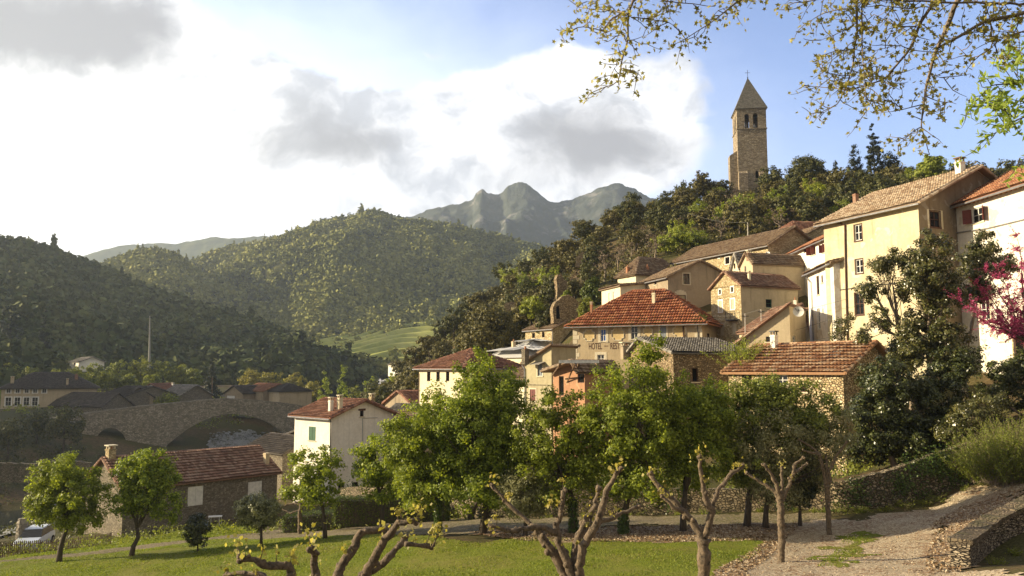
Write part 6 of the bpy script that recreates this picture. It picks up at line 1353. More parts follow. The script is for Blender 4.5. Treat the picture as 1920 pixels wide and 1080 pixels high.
# ------------------------------------------------------------------ branches hanging in from above
def spray(name, label, cat, lines, Y, mat, bark, seed, root_at, ls, twig, per, star=True, dens=1.0, trunk=None, bough=None):
    rg = random.Random(seed); rs = np.random.RandomState(seed); root = thing(name, label, cat, root_at); LV = []; mb = MB()
    def leaf_at(p): LV.append(p)
    for li, (pts, r0, r1) in enumerate(lines):
        yo = rg.uniform(-.5, .5)*(Y/8); n = len(pts); w = [P(x, y, Y+yo*(i/(n-1))+.08*rg.gauss(0,1)) for i, (x, y) in enumerate(pts)]; fine, rad = [], []
        for i in range(n-1):
            m = max(2, int((w[i+1]-w[i]).length/.07))
            for k in range(m): t = (i+k/m)/(n-1); fine.append(w[i].lerp(w[i+1], k/m)+Vector((rg.gauss(0,.008), rg.gauss(0,.008), rg.gauss(0,.008)))); rad.append(r0+(r1-r0)*t)
        fine.append(w[-1]); rad.append(r1)
        sm = [fine[0]]+[(fine[i-1]+fine[i]*2+fine[i+1])/4 for i in range(1, len(fine)-1)]+[fine[-1]]; mb.tube(sm, rad, 6)
        for i, p in enumerate(sm):
            if rad[i] > .028: continue
            if rg.random() < twig*dens:
                d = (sm[min(i+1, len(sm)-1)]-sm[max(i-1, 0)]).normalized(); s = Vector((rg.gauss(0,1), rg.gauss(0,1), rg.gauss(0,1)-.15)).normalized(); dr = (d*.6+s).normalized(); L = rg.uniform(.10, .38); tp = [p]
                for k in range(4): dr = (dr+Vector((rg.gauss(0,.25), rg.gauss(0,.25), rg.gauss(0,.25)-.04))).normalized(); tp.append(tp[-1]+dr*L/4)
                mb.tube(tp, [.005,.0045,.004,.003,.002], 4, False)
                for k in range(1, 5):
                    for _ in range(per):
                        if rg.random() < .6: leaf_at(tp[k]+Vector((rg.gauss(0,.035), rg.gauss(0,.035), rg.gauss(0,.035))))
            if rg.random() < .45*dens: leaf_at(p+Vector((rg.gauss(0,.03), rg.gauss(0,.03), rg.gauss(0,.03))))
    if trunk:
        bw = resample([tuple(p) for p in bough], 40); bw = [Vector(p) for p in bw]; mb.tube(bw, [.09-.06*i/39 for i in range(40)], 8)
        for pts, r0, r1 in lines:
            a = P(pts[0][0], pts[0][1], Y)
            if pts[0][1] < 1 or pts[0][0] > 1940: q = min(bw, key=lambda p: (p-a).length); m = a.lerp(q, .5)+Vector((.05, .05, .1)); mb.tube([q, m, a], [r0*1.5, r0*1.2, r0], 6)
        tb = MB(); tb.tube(trunk+[bw[0]], [.34, .28, .24, .20, .12][:len(trunk)]+[.10], 12); tb.build('trunk', B_PLANE, root, True)
    mb.build('branches', bark, root, True)
    V, Fc = [], []; prof = [1,.45,.85,.4,.95,.45,.95,.4,.85,.45] if star else None; rt = Vector(root_at)
    for p in LV:
        nr = Vector((rg.gauss(0,1), rg.gauss(0,1), rg.gauss(0,1))).normalized(); a = nr.orthogonal().normalized(); a.rotate(__import__('mathutils').Quaternion(nr, rg.uniform(0, 6.28))); b = nr.cross(a); s = ls*rg.uniform(.55, 1.25); k = len(V)
        if star:
            V.append(tuple(p-rt+nr*s*.2))
            for j in range(10): th = 2*math.pi*j/10; V.append(tuple(p-rt+(a*math.cos(th)+b*math.sin(th))*s*prof[j]*.75))
            for j in range(10): Fc.append((k, k+1+j, k+1+(j+1) % 10))
        else:
            for x, y in ((-1,0),(0,.34),(1,0),(0,-.34)): V.append(tuple(p-rt+a*s*x+b*s*y))
            Fc += [(k, k+1, k+2), (k, k+2, k+3)]
    put = link_mesh('leaves', np_mesh('leaves', V, Fc, 3), mat, root)
YB = 8.0
L1 = [([(1300,-40),(1186,0),(1177,36),(1177,77),(1163,118),(1161,154),(1109,174)], .016,.004), ([(1177,27),(1141,18),(1086,14)], .007,.003), ([(1172,23),(1141,36),(1132,59),(1095,50),(1055,63)], .008,.003), ([(1177,77),(1206,68)], .005,.002), ([(1163,127),(1197,136)], .005,.002),
 ([(1500,-60),(1385,2),(1322,50),(1267,82)], .01,.003), ([(1186,32),(1254,41),(1272,54)], .006,.002), ([(1300,-30),(1245,0),(1258,27)], .008,.003), ([(1330,45),(1345,20),(1380,10)], .005,.002), ([(1245,0),(1300,8),(1340,12)], .006,.003), ([(1150,-20),(1120,5),(1100,3)], .006,.002),
 ([(1163,118),(1150,128),(1143,150)], .004,.002), ([(1177,60),(1150,68),(1120,62)], .004,.002)]
L2 = [([(1900,-80),(1793,0),(1775,54),(1757,91),(1743,136),(1734,181),(1727,236),(1743,290)], .03,.004), ([(1850,-60),(1757,0),(1725,41),(1707,91),(1675,131),(1657,150),(1594,168),(1508,163)], .022,.003),
 ([(1700,-50),(1603,0),(1607,45),(1603,91),(1594,145),(1571,195),(1535,222)], .016,.003), ([(1700,-30),(1616,0),(1616,91),(1621,136),(1625,218)], .011,.002), ([(1603,14),(1548,23),(1512,43)], .008,.002), ([(1603,91),(1560,98),(1530,106)], .006,.002), ([(1720,50),(1680,48),(1639,27)], .007,.003),
 ([(2000,0),(1920,27),(1857,36),(1798,68),(1757,91)], .024,.012), ([(1857,36),(1861,91),(1820,113),(1793,86)], .008,.003), ([(1734,181),(1760,190),(1793,195)], .006,.002), ([(1730,199),(1690,205),(1643,213)], .006,.002), ([(1727,236),(1705,250),(1684,272)], .006,.002), ([(1743,136),(1765,147),(1775,145)], .005,.002),
 ([(2000,-20),(1920,8),(1820,5),(1680,0),(1560,-5),(1490,5)], .016,.004), ([(1925,60),(1880,70),(1850,100)], .008,.003), ([(1707,91),(1680,85),(1640,95)], .006,.002), ([(1675,131),(1668,160),(1664,190)], .005,.002), ([(1657,150),(1630,130),(1610,115)], .005,.002),
 ([(1757,20),(1735,10),(1700,15),(1660,12)], .007,.003), ([(1594,145),(1560,150),(1545,190)], .005,.002), ([(1594,168),(1560,140),(1540,130)], .005,.002), ([(1920,27),(1900,60),(1890,110)], .007,.002), ([(1725,41),(1700,60),(1680,70)], .006,.002), ([(1798,68),(1830,60),(1880,20)], .006,.003), ([(1607,45),(1575,60),(1540,75)], .006,.002)]
gt = gzf(7.2, 2.0); tr_ = [Vector((7.2,2,gt-.5)), Vector((7.1,2.1,gt+1.5)), Vector((7.0,2.4,-.6)), Vector((6.8,3.0,1.4))]
spray('plane_tree', 'budding plane tree whose twigs hang across the top and upper right of the view', 'tree', L1+L2, YB, L_PLANE, B_GREY, 6, Vector((7.2,2,gt)), .044, .8, 3, trunk=tr_, bough=[Vector((6.8,3.2,2.2)), P(2150,-150,6.5), P(1950,-120,YB), P(1750,-120,YB), P(1500,-110,YB), P(1300,-90,YB), P(1140,-80,YB)])
L3 = [([(2000,150),(1920,154),(1857,159),(1820,199)], .012,.003), ([(2000,220),(1920,218),(1879,240),(1843,263)], .012,.003), ([(1920,154),(1895,130),(1880,95)], .006,.002), ([(1900,222),(1880,205),(1840,190)], .006,.002), ([(1960,200),(1915,190),(1870,180)], .008,.002), ([(1980,290),(1935,290),(1912,296)], .006,.002), ([(1960,100),(1915,90),(1885,80)], .008,.002), ([(1960,130),(1925,120),(1900,108)], .008,.002)]
ga = gzf(9.5, 9.0); spray('ash_tree', 'bright green leafy tree reaching in from the right edge beside the plane twigs', 'tree', L3, 9.0, L_ASH, B_DARK, 7, Vector((9.5,9,ga)), .058, .95, 4, star=False, trunk=[Vector((9.5,9,ga-.4)), Vector((9.4,9,ga+2)), Vector((9.2,9,1.2))], bough=[Vector((9.1,9,1.4)), P(2250,330,9), P(2100,260,9), P(2030,190,9), P(2010,100,9)])

# ------------------------------------------------------------------ the wooded hill: individual trees, a few kinds, copied
def proto(name, cat, seed, R_, H_, mat, bark, ncl, nl, cr, ls, kind='round'):
    if kind == 'round': bl = [(0,0,H_*.62,R_,R_,H_*.36),(R_*.4,0,H_*.5,R_*.7,R_*.7,H_*.28),(-R_*.35,R_*.3,H_*.68,R_*.7,R_*.7,H_*.28),(0,-R_*.3,H_*.4,R_*.8,R_*.8,H_*.25)]
    elif kind == 'cone': bl = [(0,0,H_*(.2+.13*i),R_*(1-.15*i),R_*(1-.15*i),H_*.13) for i in range(6)]
    else: bl = [(0,0,H_*(.2+.15*i),R_*(1-.08*i),R_*(1-.08*i),H_*.14) for i in range(5)]
    return tree(name, '', cat, (0,0,0), [(0,0,-1.5),(0.1,0,H_*.2),(0,.1,H_*.35)], R_*.07, bl, mat, bark, ncl, nl, cr, ls, seed, .5, 10)
GF = 'evergreen trees covering the castle hill'
PR = [proto('holm_oak', 'tree', 101, 2.9, 6.6, L_OAK, B_DARK, 60, 40, .62, .21), proto('holm_oak', 'tree', 102, 3.3, 6.2, L_OAK2, B_DARK, 66, 40, .65, .21), proto('holm_oak', 'tree', 103, 2.6, 7.4, L_OAK, B_DARK, 60, 38, .6, .20),
      proto('holm_oak', 'tree', 104, 3.0, 6.0, L_OAK2, B_DARK, 60, 40, .6, .21), proto('spring_oak', 'tree', 105, 2.7, 6.6, L_FRESH, B_DARK, 40, 34, .6, .19), proto('bare_tree', 'tree', 106, 2.4, 6.0, L_TWIG, B_GREY, 26, 16, .7, .13),
      proto('spring_oak', 'tree', 107, 2.6, 5.6, L_BUSH, B_DARK, 46, 36, .6, .18)]
LAB = ['dark evergreen oak on the wooded castle hill','olive brown evergreen oak on the wooded castle hill','tall dark evergreen oak on the wooded castle hill','low spreading brownish evergreen oak on the wooded castle hill','fresh light green tree among the dark oaks of the castle hill','leafless grey-brown tree on the slope above the village','soft green young tree on the slope above the village']
GRP = [GF]*4+['light green spring trees on the castle hill','leafless trees above the village','light green spring trees on the castle hill']
PK = [kids(p) for p in PR]; used = [False]*len(PR)
def place_proto(i, loc, rz, sc, label=None, group=None):
    if not used[i]: used[i] = True; o = PR[i]; o.location = loc; o.rotation_euler = (0,0,rz); o.scale = (sc,)*3; o['label'] = label or LAB[i]; o['group'] = group or GRP[i]; return o
    return dup(PR[i], loc, rz, sc, label or LAB[i], group or GRP[i], PK[i])
rs = np.random.RandomState(2024)
def near_house(x, y, m):
    for A, u, w, L, D in FOOT:
        dx, dy = x-A.x, y-A.y; a, b = dx*u.x+dy*u.y, dx*w.x+dy*w.y
        if -m < a < L+m and -m < b < D+m: return True
    return False
def vis(x, y, hgt):
    z = gzf(x, y)+hgt; t = np.linspace(.25, .96, 60); return bool(np.all(gz(x*t, y*t) < z*t))
pts = []; cand = 0
specials = [P(1408,300,181), P(1515,330,158), P(1640,300,168), P(1690,330,165)]
while len(pts) < 272 and cand < 14000:
    cand += 1; x, y = rs.uniform(-40, 118), rs.uniform(88, 212)
    px = 960+F*x/y
    if px > 2050 or px < 690: continue
    if px > 1120 and y < 126+(px-1120)*-.02: continue
    if 960 < px <= 1120 and y < 117: continue
    if px <= 960 and y < 104: continue
    if px < 780 and y < 130: continue
    if near_house(x, y, 2.6) or (abs(x-54) < 6 and 174 < y < 192): continue
    if abs(px-1410) < 42 and 150 < y < 181: continue
    if not vis(x, y, 5.5): continue
    dmin = 4.4 if y < 150 else 5.0
    if any((x-a)**2+(y-b)**2 < dmin*dmin for a, b in pts): continue
    pts.append((x, y))
for x, y in pts:
    px = 960+F*x/y; z = gzf(x, y); lowslope = y < 150 and 1020 < px < 1560
    r = rs.rand()
    i = rs.choice([0,1,2,3]) if r < (.62 if lowslope else .93) else (rs.choice([4,6]) if r < .88 or not lowslope else 5)
    if 1040 < px < 1250 and 118 < y < 146 and rs.rand() < .45: i = 5
    place_proto(int(i), (x, y, z-.5), rs.uniform(0, 6.28), rs.uniform(.72, 1.12)*(1.0 if y > 125 else .9))
print('forest trees', len(pts), 'candidates', cand)
# undergrowth between the trunks
n = 5200; X = rs.uniform(-42, 118, n); Y = rs.uniform(86, 214, n); px = 960+F*X/Y; k = (px > 690) & (px < 2060) & ~((px > 1120) & (Y < 117)) & ~((px > 960) & (px <= 1120) & (Y < 108)) & ~((px < 780) & (Y < 125)); X, Y = X[k], Y[k]
k = np.array([not near_house(a, b, 1.5) for a, b in zip(X, Y)]); X, Y = X[k], Y[k]; n = len(X); K = 26; d = rs.normal(size=(n, K, 3)); d /= np.linalg.norm(d, axis=2)[..., None]; c = np.stack([X, Y, gz(X, Y)+.5], -1)[:, None]+d*rs.uniform(.7, 1.6, (n, 1, 1))*rs.rand(n, K, 1)**.4
tag(put_leaves('undergrowth', leaf_quads(c.reshape(-1, 3), d.reshape(-1, 3)+rs.normal(size=(n*K, 3))*.6, .24, rs), L_OAK2, None), 'dense low scrub between the trees of the castle hill', 'undergrowth', kind='stuff')
# dark scrub on both river banks
def scrub(name, label, polys, n, r0, r1, K, ls, mat, seed, cond=None):
    rs = np.random.RandomState(seed); C_ = []
    for poly in polys:
        xs = [p[0] for p in poly]; ys = [p[1] for p in poly]; X = rs.uniform(min(xs), max(xs), n*2); Y = rs.uniform(min(ys), max(ys), n*2); k = in_poly(X, Y, poly); X, Y = X[k][:n], Y[k][:n]; k = np.array([not near_house(a, b, 1.0) for a, b in zip(X, Y)]) & (gz(X, Y) > -23.9); X, Y = X[k], Y[k]; m = len(X)
        d = rs.normal(size=(m, K, 3)); d /= np.linalg.norm(d, axis=2)[..., None]; C_.append((np.stack([X, Y, gz(X, Y)+.3], -1)[:, None]+d*rs.uniform(r0, r1, (m, 1, 1))*rs.rand(m, K, 1)**.4).reshape(-1, 3))
    c = np.concatenate(C_); tag(put_leaves(name, leaf_quads(c, rs.normal(size=c.shape), ls, rs), mat, None), label, 'scrub', kind='stuff')
scrub('river_bank_scrub', 'dark scrub and brambles covering both river banks below the bridge', [[(-125,60),(-60,62),(-44,80),(-30,100),(-22,150),(-30,190),(-60,186),(-70,150),(-95,110)], [(-170,110),(-120,100),(-84,150),(-80,172),(-110,176),(-170,170)]], 1100, .8, 2.0, 30, .22, L_OAK, 401)
scrub('garden_scrub', 'low garden scrub around the houses on the far left bank', [[(-190,180),(-110,184),(-70,208),(-60,262),(-120,262),(-200,230)]], 700, .8, 2.2, 30, .28, L_DIM, 402)
scrub('fence_shrubs', 'low dark shrubs growing along the picket fence at far left', [[(-31,49.2),(-19.5,57),(-20.5,60),(-34,51)]], 110, .4, .95, 60, .06, L_DIM, 404)
scrub('garden_plants', 'low green garden plants on the terrace between the retaining wall and the houses', [[(-22,54),(-4,49),(14,48),(22,48),(30,51),(34,58),(24,55),(14,58),(6,68),(-8,74)]], 520, .3, .9, 26, .1, L_DIM, 403)
# the recognisable trees on the skyline
def crown_tree(name, label, px, py_top, py_base, wpx, Y, mat, seed, kind='round', ncl=120, nl=50, ls=.2, cr=.6, bark=None):
    b = P(px, py_base, Y); b.z = min(b.z, gzf(b.x, b.y)+.2); top = P(px, py_top, Y); Hh = top.z-b.z; Rr = wpx/F*Y/2
    if kind == 'round': bl = [(0,0,Hh*.60,Rr,Rr,Hh*.34),(Rr*.35,0,Hh*.45,Rr*.75,Rr*.75,Hh*.25),(-Rr*.4,0,Hh*.5,Rr*.65,Rr*.65,Hh*.28),(0,0,Hh*.78,Rr*.6,Rr*.6,Hh*.2)]
    elif kind == 'cone': bl = [(0,0,Hh*(.12+.13*i),Rr*(1.05-.155*i),Rr*(1.05-.155*i),Hh*.11) for i in range(7)]
    else: bl = [(0,0,Hh*(.12+.14*i),Rr*(1-.35*(i/6)**2.5*2.2),Rr*(1-.35*(i/6)**2.5*2.2),Hh*.11) for i in range(7)]
    return tree(name, label, 'tree', b, [b-Z*1, b+Z*Hh*.25, b+Z*Hh*.5], max(.12, Rr*.06), bl, mat, bark or B_DARK, ncl, nl, cr, ls, seed, .45, 12)
LASTROOT = [None]
_ct = crown_tree
def crown_tree(*a, **k): LASTROOT[0] = _ct(*a, **k); return LASTROOT[0]
crown_tree('cypress_tree', 'tallest dark cypress on the skyline right of the church tower', 1641, 238, 335, 44, 160, L_PINE, 201, 'col', 170, 60, .17, .5)
crown_tree('holm_oak', 'big round dark oak on the skyline between tower and tallest cypress', 1515, 286, 375, 82, 155, L_OAK, 202, ncl=190, cr=.8)
crown_tree('pine_tree', 'slim conifer top just right of the big round skyline oak', 1568, 290, 350, 24, 162, L_PINE, 203, 'cone', 60, 30, .15, .4)
crown_tree('pine_tree', 'broad dark conifer directly left of the tallest cypress', 1605, 262, 345, 52, 163, L_PINE, 204, 'cone', 120, 40, .18, .7)
crown_tree('pine_tree', 'dark spreading conifer directly right of the tallest cypress', 1668, 278, 345, 50, 164, L_PINE, 205, 'round', 110, 40, .18, .7)
crown_tree('pine_tree', 'dark bluish conifer standing alone left of the light green skyline tree', 1700, 294, 350, 34, 160, L_PINE, 206, 'cone', 80, 40, .18, .6)
crown_tree('spring_oak', 'light green round tree on the skyline behind the ochre house roof', 1748, 288, 350, 74, 135, L_FRESH, 207, ncl=140, nl=60)
crown_tree('spring_oak', 'green tree crown peeping over the ochre roof right of its white chimney', 1830, 306, 350, 70, 132, L_OAK, 208, ncl=90)
crown_tree('cypress_tree', 'small slim cypress right beside the church tower', 1465, 328, 372, 12, 175, L_PINE, 209, 'col', 50, 40, .13, .3)
crown_tree('cypress_tree', 'dark slim cypress in front of the tower base', 1420, 338, 400, 24, 170, L_PINE, 210, 'cone', 60, 40, .16, .4)
crown_tree('holm_oak', 'flat-topped oak on the crest left of the rock outcrop', 1318, 318, 365, 44, 172, L_OAK2, 211, ncl=80)
crown_tree('holm_oak', 'large dense dark oak above the striped roof, left of the ruins', 918, 556, 655, 120, 122, L_OAK2, 212, ncl=260, nl=60, cr=.9)
crown_tree('spring_oak', 'bright yellow-green tree below the church tower', 1363, 390, 440, 50, 139, L_FRESH, 213, ncl=90)
crown_tree('spring_oak', 'bright green broad tree above the long stone building roof', 1275, 425, 495, 100, 131, L_FRESH, 214, ncl=150)
crown_tree('laurel_tree', 'glossy ivy-clad tree left of the pale lean-to house', 1112, 518, 590, 40, 116, L_HEDGE, 215, ncl=120, ls=.16)
crown_tree('fig_bush', 'bright green bush between the two ruins', 1062, 537, 556, 22, 118, L_FRESH, 216, ncl=40, ls=.13, cr=.35)
crown_tree('fig_bush', 'light green bush hanging over the terrace wall left of the ruins', 1005, 550, 580, 60, 124, L_FRESH, 217, ncl=90, ls=.15, cr=.5)
# ------------------------------------------------------------------ trees along the river and on the left bank
GV = 'trees on the far river bank'
def vt(kind, lab, px, top, base, w, Y, mat, seed, k2='round'): crown_tree(kind, lab, px, top, base, w, Y, mat, seed, k2, 90, 34, .30 if Y > 240 else .26, .95)
vt('poplar_tree', 'left yellow poplar of the sunlit group above the bridge', 470, 689, 742, 52, 300, L_POPLAR, 301)
vt('poplar_tree', 'middle yellow poplar of the sunlit group above the bridge', 508, 692, 745, 52, 305, L_POPLAR, 302)
vt('poplar_tree', 'right yellow poplar of the sunlit group above the bridge', 552, 696, 748, 52, 300, L_POPLAR, 303)
vt('willow_tree', 'tawny willow behind the white house roof', 583, 706, 760, 40, 270, L_POPLAR, 304)
vt('ash_tree', 'fresh green tree left of the tallest riverside tree', 608, 696, 762, 34, 250, L_SPRING, 305, 'col')
vt('ash_tree', 'tallest fresh green tree above the white house roof', 641, 687, 764, 42, 245, L_SPRING, 306, 'col')
vt('ash_tree', 'green riverside tree above the chimney of the white house', 697, 692, 752, 46, 235, L_SPRING, 307)
vt('alder_tree', 'darker green tree right of the riverside group', 728, 700, 755, 44, 215, L_DIM, 308)
vt('alder_tree', 'dark tree behind the aerial house', 762, 700, 760, 44, 190, L_OAK, 309)
vt('alder_tree', 'low dim tree behind the riverside ash trees', 665, 716, 762, 40, 225, L_DIM, 310)
for i, (px, top, base, w, Y, m) in enumerate(((176,678,735,58,262,L_DIM),(222,672,736,62,266,L_DIM),(262,664,738,60,268,L_DIM),(305,672,738,52,270,L_DIM),(338,680,738,44,272,L_DIM),(362,688,738,36,268,L_DIM),(140,686,735,64,246,L_DIM),(100,690,735,50,258,L_DIM),(55,684,735,56,262,L_DIM),(10,680,735,60,265,L_DIM),(200,695,740,44,245,L_DIM),(240,700,742,40,246,L_DIM),(285,700,742,36,250,L_DIM))):
    vt('plane_tree', 'dim olive green tree in the shaded row behind the left bank houses', px, top, base, w, Y, m, 320+i); LASTROOT[0]['group'] = 'shaded trees behind the left bank houses'
vt('alder_tree', 'green tree screening the tiny valley house', 736, 693, 740, 40, 300, L_DIM, 311)
vt('cypress_tree', 'very dark conifer right of the shaded tree row on the left bank', 397, 668, 742, 38, 250, L_PINE, 340, 'cone')
vt('chestnut_tree', 'round dark tree between small white cottage and the bridge', 315, 735, 768, 56, 205, L_DIM, 341)
vt('chestnut_tree', 'dark spreading tree hanging over the left end of the bridge', 120, 752, 825, 78, 168, L_OAK, 342)
vt('chestnut_tree', 'dark bush left of the tree at the bridge end', 70, 765, 800, 60, 170, L_OAK, 343)
vt('chestnut_tree', 'dark shrubs on the river bank at the far left', 15, 775, 850, 70, 160, L_OAK, 344)
vt('willow_bush', 'dark bush on the bank under the wide arch', 445, 782, 835, 60, 235, L_OAK, 345)
vt('willow_bush', 'small bush on the pebble bar seen through the arch', 462, 808, 832, 24, 222, L_DIM, 346)
vt('willow_bush', 'dark bushes behind the left side of the wide arch', 370, 800, 860, 90, 232, L_OAK, 347)
vt('willow_bush', 'dark thicket behind the small arch', 210, 800, 862, 80, 205, L_OAK, 348)
vt('willow_bush', 'dark thicket behind the right foot of the wide arch', 520, 780, 840, 70, 245, L_OAK, 349)
for i, (px, top, base, Y) in enumerate(((5,434,462,452),(22,438,464,455),(55,440,468,458),(68,443,470,458),(113,456,482,466),(38,448,470,455))):
    crown_tree('fir_tree', 'dark conifer standing on the crest of the left hill', px, top, base, 15, Y, L_PINE, 360+i, 'cone', 40, 16, .45, .7)
for o in list(bpy.data.objects):
    if o.name.startswith('fir_tree'): o['group'] = 'conifers on the crest of the left hill'
crown_tree('fir_tree', 'large dark conifer in the shade low on the left hill', 82, 560, 660, 40, 300, L_PINE, 370, 'cone', 90, 40, .35, .9)
crown_tree('fir_tree', 'dark wide conifer at the left edge above the manor house', 15, 570, 660, 60, 300, L_PINE, 371, 'round', 90, 40, .35, .9)

crown_tree('ivy_bush', 'dark ivy bush against the tall ruined wall', 1078, 522, 566, 34, 119, L_OAK2, 381, ncl=70, nl=50, ls=.15, cr=.4)
crown_tree('ivy_bush', 'green bush between the ruined gable and the ivy-clad laurel', 1098, 556, 606, 30, 110, L_DIM, 382, ncl=60, nl=50, ls=.14, cr=.4)
crown_tree('ivy_bush', 'dense bush left of the ruined gable', 1022, 560, 604, 36, 114, L_OAK, 383, ncl=70, nl=50, ls=.15, cr=.4)
# ------------------------------------------------------------------ small things
b = hit(763,978); b.z = gzf(b.x, b.y); root = thing('barrel', 'blue plastic barrel standing beside the track', 'barrel', b)
mb = MB(); s = b.y/F; r, hh = 6.5*s, 24*s; mb.tube([b, b+Z*hh*.04, b+Z*hh*.33, b+Z*hh*.36, b+Z*hh*.66, b+Z*hh*.69, b+Z*hh*.96, b+Z*hh], [r*.9, r, r, r*1.06, r*1.06, r, r, r*.92], 20); mb.build('body', m_plain('blue_plastic', (.03,.09,.32), .4), root, False)
mb = MB(); mb.tube([b+Z*(hh+.003), b+Z*(hh+.05)], [r*.96, r*.93], 20); mb.build('lid', m_plain('pale_blue_plastic', (.25,.34,.50), .5), root)
# picket fence at far left
fp = [Vector(((px-960)/F*Y, Y, gzf((px-960)/F*Y, Y))) for px, Y in ((-80,47),(0,49),(60,51),(120,54),(180,58),(228,62))]; root = thing('picket_fence', 'low wooden picket fence running up to the stone cottage', 'fence', fp[0])
R2 = resample([(p.x, p.y, p.z) for p in fp], 84); mb = MB(); rg = random.Random(2)
for p in R2: mb.box((p[0], p[1], gzf(p[0], p[1])+.42+rg.uniform(-.04,.04)), (.05, .03, .95), rg.uniform(-.1,.1))
mb.build('pickets', M_WOOD, root); mb = MB()
for zz in (.25, .7): mb.tube([Vector((p[0], p[1]+.03, gzf(p[0], p[1])+zz)) for p in R2[::4]], .03, 4)
mb.build('rail', M_WOOD, root)
# stone gate pillar beyond the fence
b = gb(41, 1000, 62); mb = MB(); top = P(41, 972, 62).z; mb.tube([Vector((b.x,b.y,b.z)), Vector((b.x,b.y,top-.3)), Vector((b.x,b.y,top))], [.45,.4,.3], 8); tag(mb.build('gate_pillar', S_BRIDGE), 'dark stone pillar beside the parked white car at far left', 'pillar')
# parked white car behind the fence
b = P(66, 989, 62)-Z*1.47; print('car', b, gzf(b.x,b.y)); root = thing('parked_car', 'white car parked beyond the picket fence at far left', 'car', b)
M_CARP = m_plain('white_car_paint', (.55,.60,.66), .25, 0, .03, .6); ang = R(-78); cx, cy = math.cos(ang), math.sin(ang)
def cw(x, y, z): return Vector((b.x+x*cx-y*cy, b.y+x*cy+y*cx, b.z+z))
def hull(secs, mb):
    k = len(mb.v); m = len(secs[0])
    for sct in secs: mb.v += [tuple(cw(*p)) for p in sct]
    for i in range(len(secs)-1):
        for j in range(m): j2 = (j+1) % m; mb.f.append((k+i*m+j, k+i*m+j2, k+(i+1)*m+j2, k+(i+1)*m+j))
    mb.f.append(tuple(range(k+m-1, k-1, -1))); mb.f.append(tuple(range(k+(len(secs)-1)*m, k+len(secs)*m)))
def sec(x, w, z0, z1): return [(x,-w,z0),(x,w,z0),(x,w*1.0,z0+(z1-z0)*.6),(x,w*.93,z1),(x,-w*.93,z1),(x,-w*1.0,z0+(z1-z0)*.6)]
mb = MB(); hull([sec(-2.1,.72,.35,.75), sec(-1.95,.82,.25,.9), sec(-1.0,.85,.22,.95), sec(.8,.85,.22,.93), sec(1.9,.80,.25,.8), sec(2.1,.68,.35,.62)], mb); mb.build('body', M_CARP, root, False)
mb = MB(); hull([[(-1.75,-.76,.93),(-1.75,.76,.93),(-1.3,.62,1.40),(-1.3,-.62,1.40)],[(.95,-.76,.93),(.95,.76,.93),(.25,.62,1.42),(.25,-.62,1.42)]], mb); mb.build('cabin_glass', M_GLASS, root)
mb = MB(); hull([[(-1.35,-.63,1.39),(-1.35,.63,1.39),(-1.25,.55,1.47),(-1.25,-.55,1.47)],[(.32,-.63,1.40),(.32,.63,1.40),(.2,.55,1.47),(.2,-.55,1.47)]], mb); mb.build('roof', M_CARP, root)
for x in (-1.3, 1.3):
    for y in (-.8, .8): mb = MB(); mb.tube([cw(x, y-.1, .31), cw(x, y+.1, .31)], .31, 18); w = mb.build('wheel', M_DARK, root); mb = MB(); mb.tube([cw(x, y-.105, .31), cw(x, y+.105, .31)], .18, 12); mb.build('rim', M_ZINC, w)
for y in (-.6, .6): mb = MB(); mb.ball(cw(2.02, y, .62), .11, 8, 6); mb.build('headlight', M_DISH, root)
# garden table behind the cottage shrubs
b = hit(403,985); root = thing('garden_table', 'small white garden table beside the stone cottage wall', 'table', b); mb = MB(); mb.box(b+Z*.72, (1.1,.7,.05), .3); mb.build('table_top', M_WFRAME, root)
for x, y in ((-.45,-.25),(.45,-.25),(.45,.25),(-.45,.25)): mb = MB(); mb.tube([b+Vector((x,y,0)), b+Vector((x*.95,y*.95,.7))], .025, 6); mb.build('leg', M_WFRAME, root)
# mast on the left hill, poles and wires
b = P(280,672,275); t = P(281,592,275); root = thing('mast', 'tall thin grey concrete mast rising from the trees on the left hill', 'mast', b-Z*8); mb = MB(); mb.tube([b-Z*8, b, t], [.5,.42,.14], 8); mb.build('pole', m_plain('grey_concrete', (.30,.29,.26), .9), root)
mb = MB(); mb.tube([t-Z*.6-Vector((.8,0,0)), t-Z*.6+Vector((.8,0,0))], .06, 5); mb.build('crossarm', M_METAL, root)
def pole(lab, px, pt, pb_, Y, r, mat, cross=True):
    t = P(px, pt, Y); b = P(px, pb_, Y); root = thing('utility_pole', lab, 'utility pole', b); mb = MB(); mb.tube([b-Z*1.5, t], [r, r*.7], 8); mb.build('pole', mat, root)
    if cross: mb = MB(); mb.tube([t-Z*.25-Vector((.35,0,0)), t-Z*.25+Vector((.35,0,0))], .04, 5); mb.build('insulator_bar', M_METAL, root)
    return t
M_POLE = m_plain('pale_pole', (.48,.44,.38), .8)
p1 = pole('pale pole rising behind the long stone building', 1402, 417, 445, 118, .09, M_POLE)
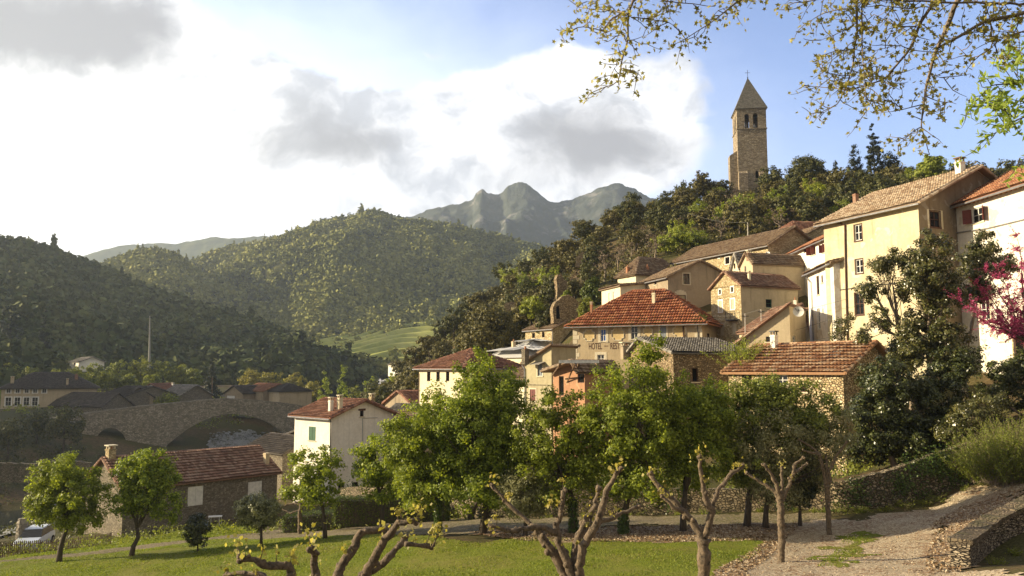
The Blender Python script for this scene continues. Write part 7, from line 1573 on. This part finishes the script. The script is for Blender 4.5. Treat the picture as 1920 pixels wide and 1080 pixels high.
p2 = pole('thin pole standing before the dark red tiled shed', 1397, 588, 622, 80, .06, M_POLE); p3 = pole('second thin pole right of the pole before the red tiled shed', 1427, 580, 603, 82, .06, M_POLE)
p4 = pole('thin dark pole on the left bank above the bridge', 398, 708, 745, 230, .12, M_WOOD)
def wire(lab, a, b, sag=.4, r=.012):
    a, b = Vector(a), Vector(b); mb = MB(); mb.tube([a.lerp(b, i/14)-Z*math.sin(math.pi*i/14)*sag for i in range(15)], r, 4, False); tag(mb.build('overhead_cable', M_METAL), lab, 'cable')
wire('cable from the hotel corner to the ochre house', P(1330,598,87), P(1590,560,66), .6, .016); wire('thin cable crossing the alley below the satellite dish', P(1325,645,84), P(1560,598,68), .5, .016)
wire('lowest thin cable crossing the dark alley beside the hotel', P(1325,655,84), P(1590,625,64), .5, .014); wire('cable running along the pole before the red tiled shed', P(1330,592,88), p3, .3, .012)
wire('faint cable slanting up the woods left of the pale pole', P(1290,400,128), p1, .5, .018); wire('faint cable right of the pale pole against the woods', p1, P(1440,432,119), .3, .018)
# stones at the foot of the low wall
mb = None; rg = random.Random(6)
for i in range(14):
    p = hit(1765+rg.uniform(-10,40), 1066+rg.uniform(-6,12)); m = MB(); m.ball(p+Z*.05, rg.uniform(.07,.16), 7, 5, .5); o = m.build('loose_stone', S_LOW); tag(o, 'loose flat stone fallen from the end of the low dry wall', 'stone', 'loose stones at the wall end')
# haze of the valley air
bpy.context.view_layer.update()
m = bpy.data.materials.new('valley_haze'); m.use_nodes = True; nt = m.node_tree; nt.nodes.clear(); out = nn(nt, 'ShaderNodeOutputMaterial'); pv = nn(nt, 'ShaderNodeVolumePrincipled')
pv.inputs['Color'].default_value = (.74,.87,1.0,1); pv.inputs['Density'].default_value = HAZE; pv.inputs['Anisotropy'].default_value = .35; nt.links.new(pv.outputs[0], out.inputs['Volume'])
mb = MB(); lo = -160; mb.obox((-1750,-320,lo), (3500,0,0), (0,2800,0), (0,0,520-lo)); o = mb.build('haze', m); tag(o, 'pale blue haze filling the valley air', 'haze', kind='stuff')
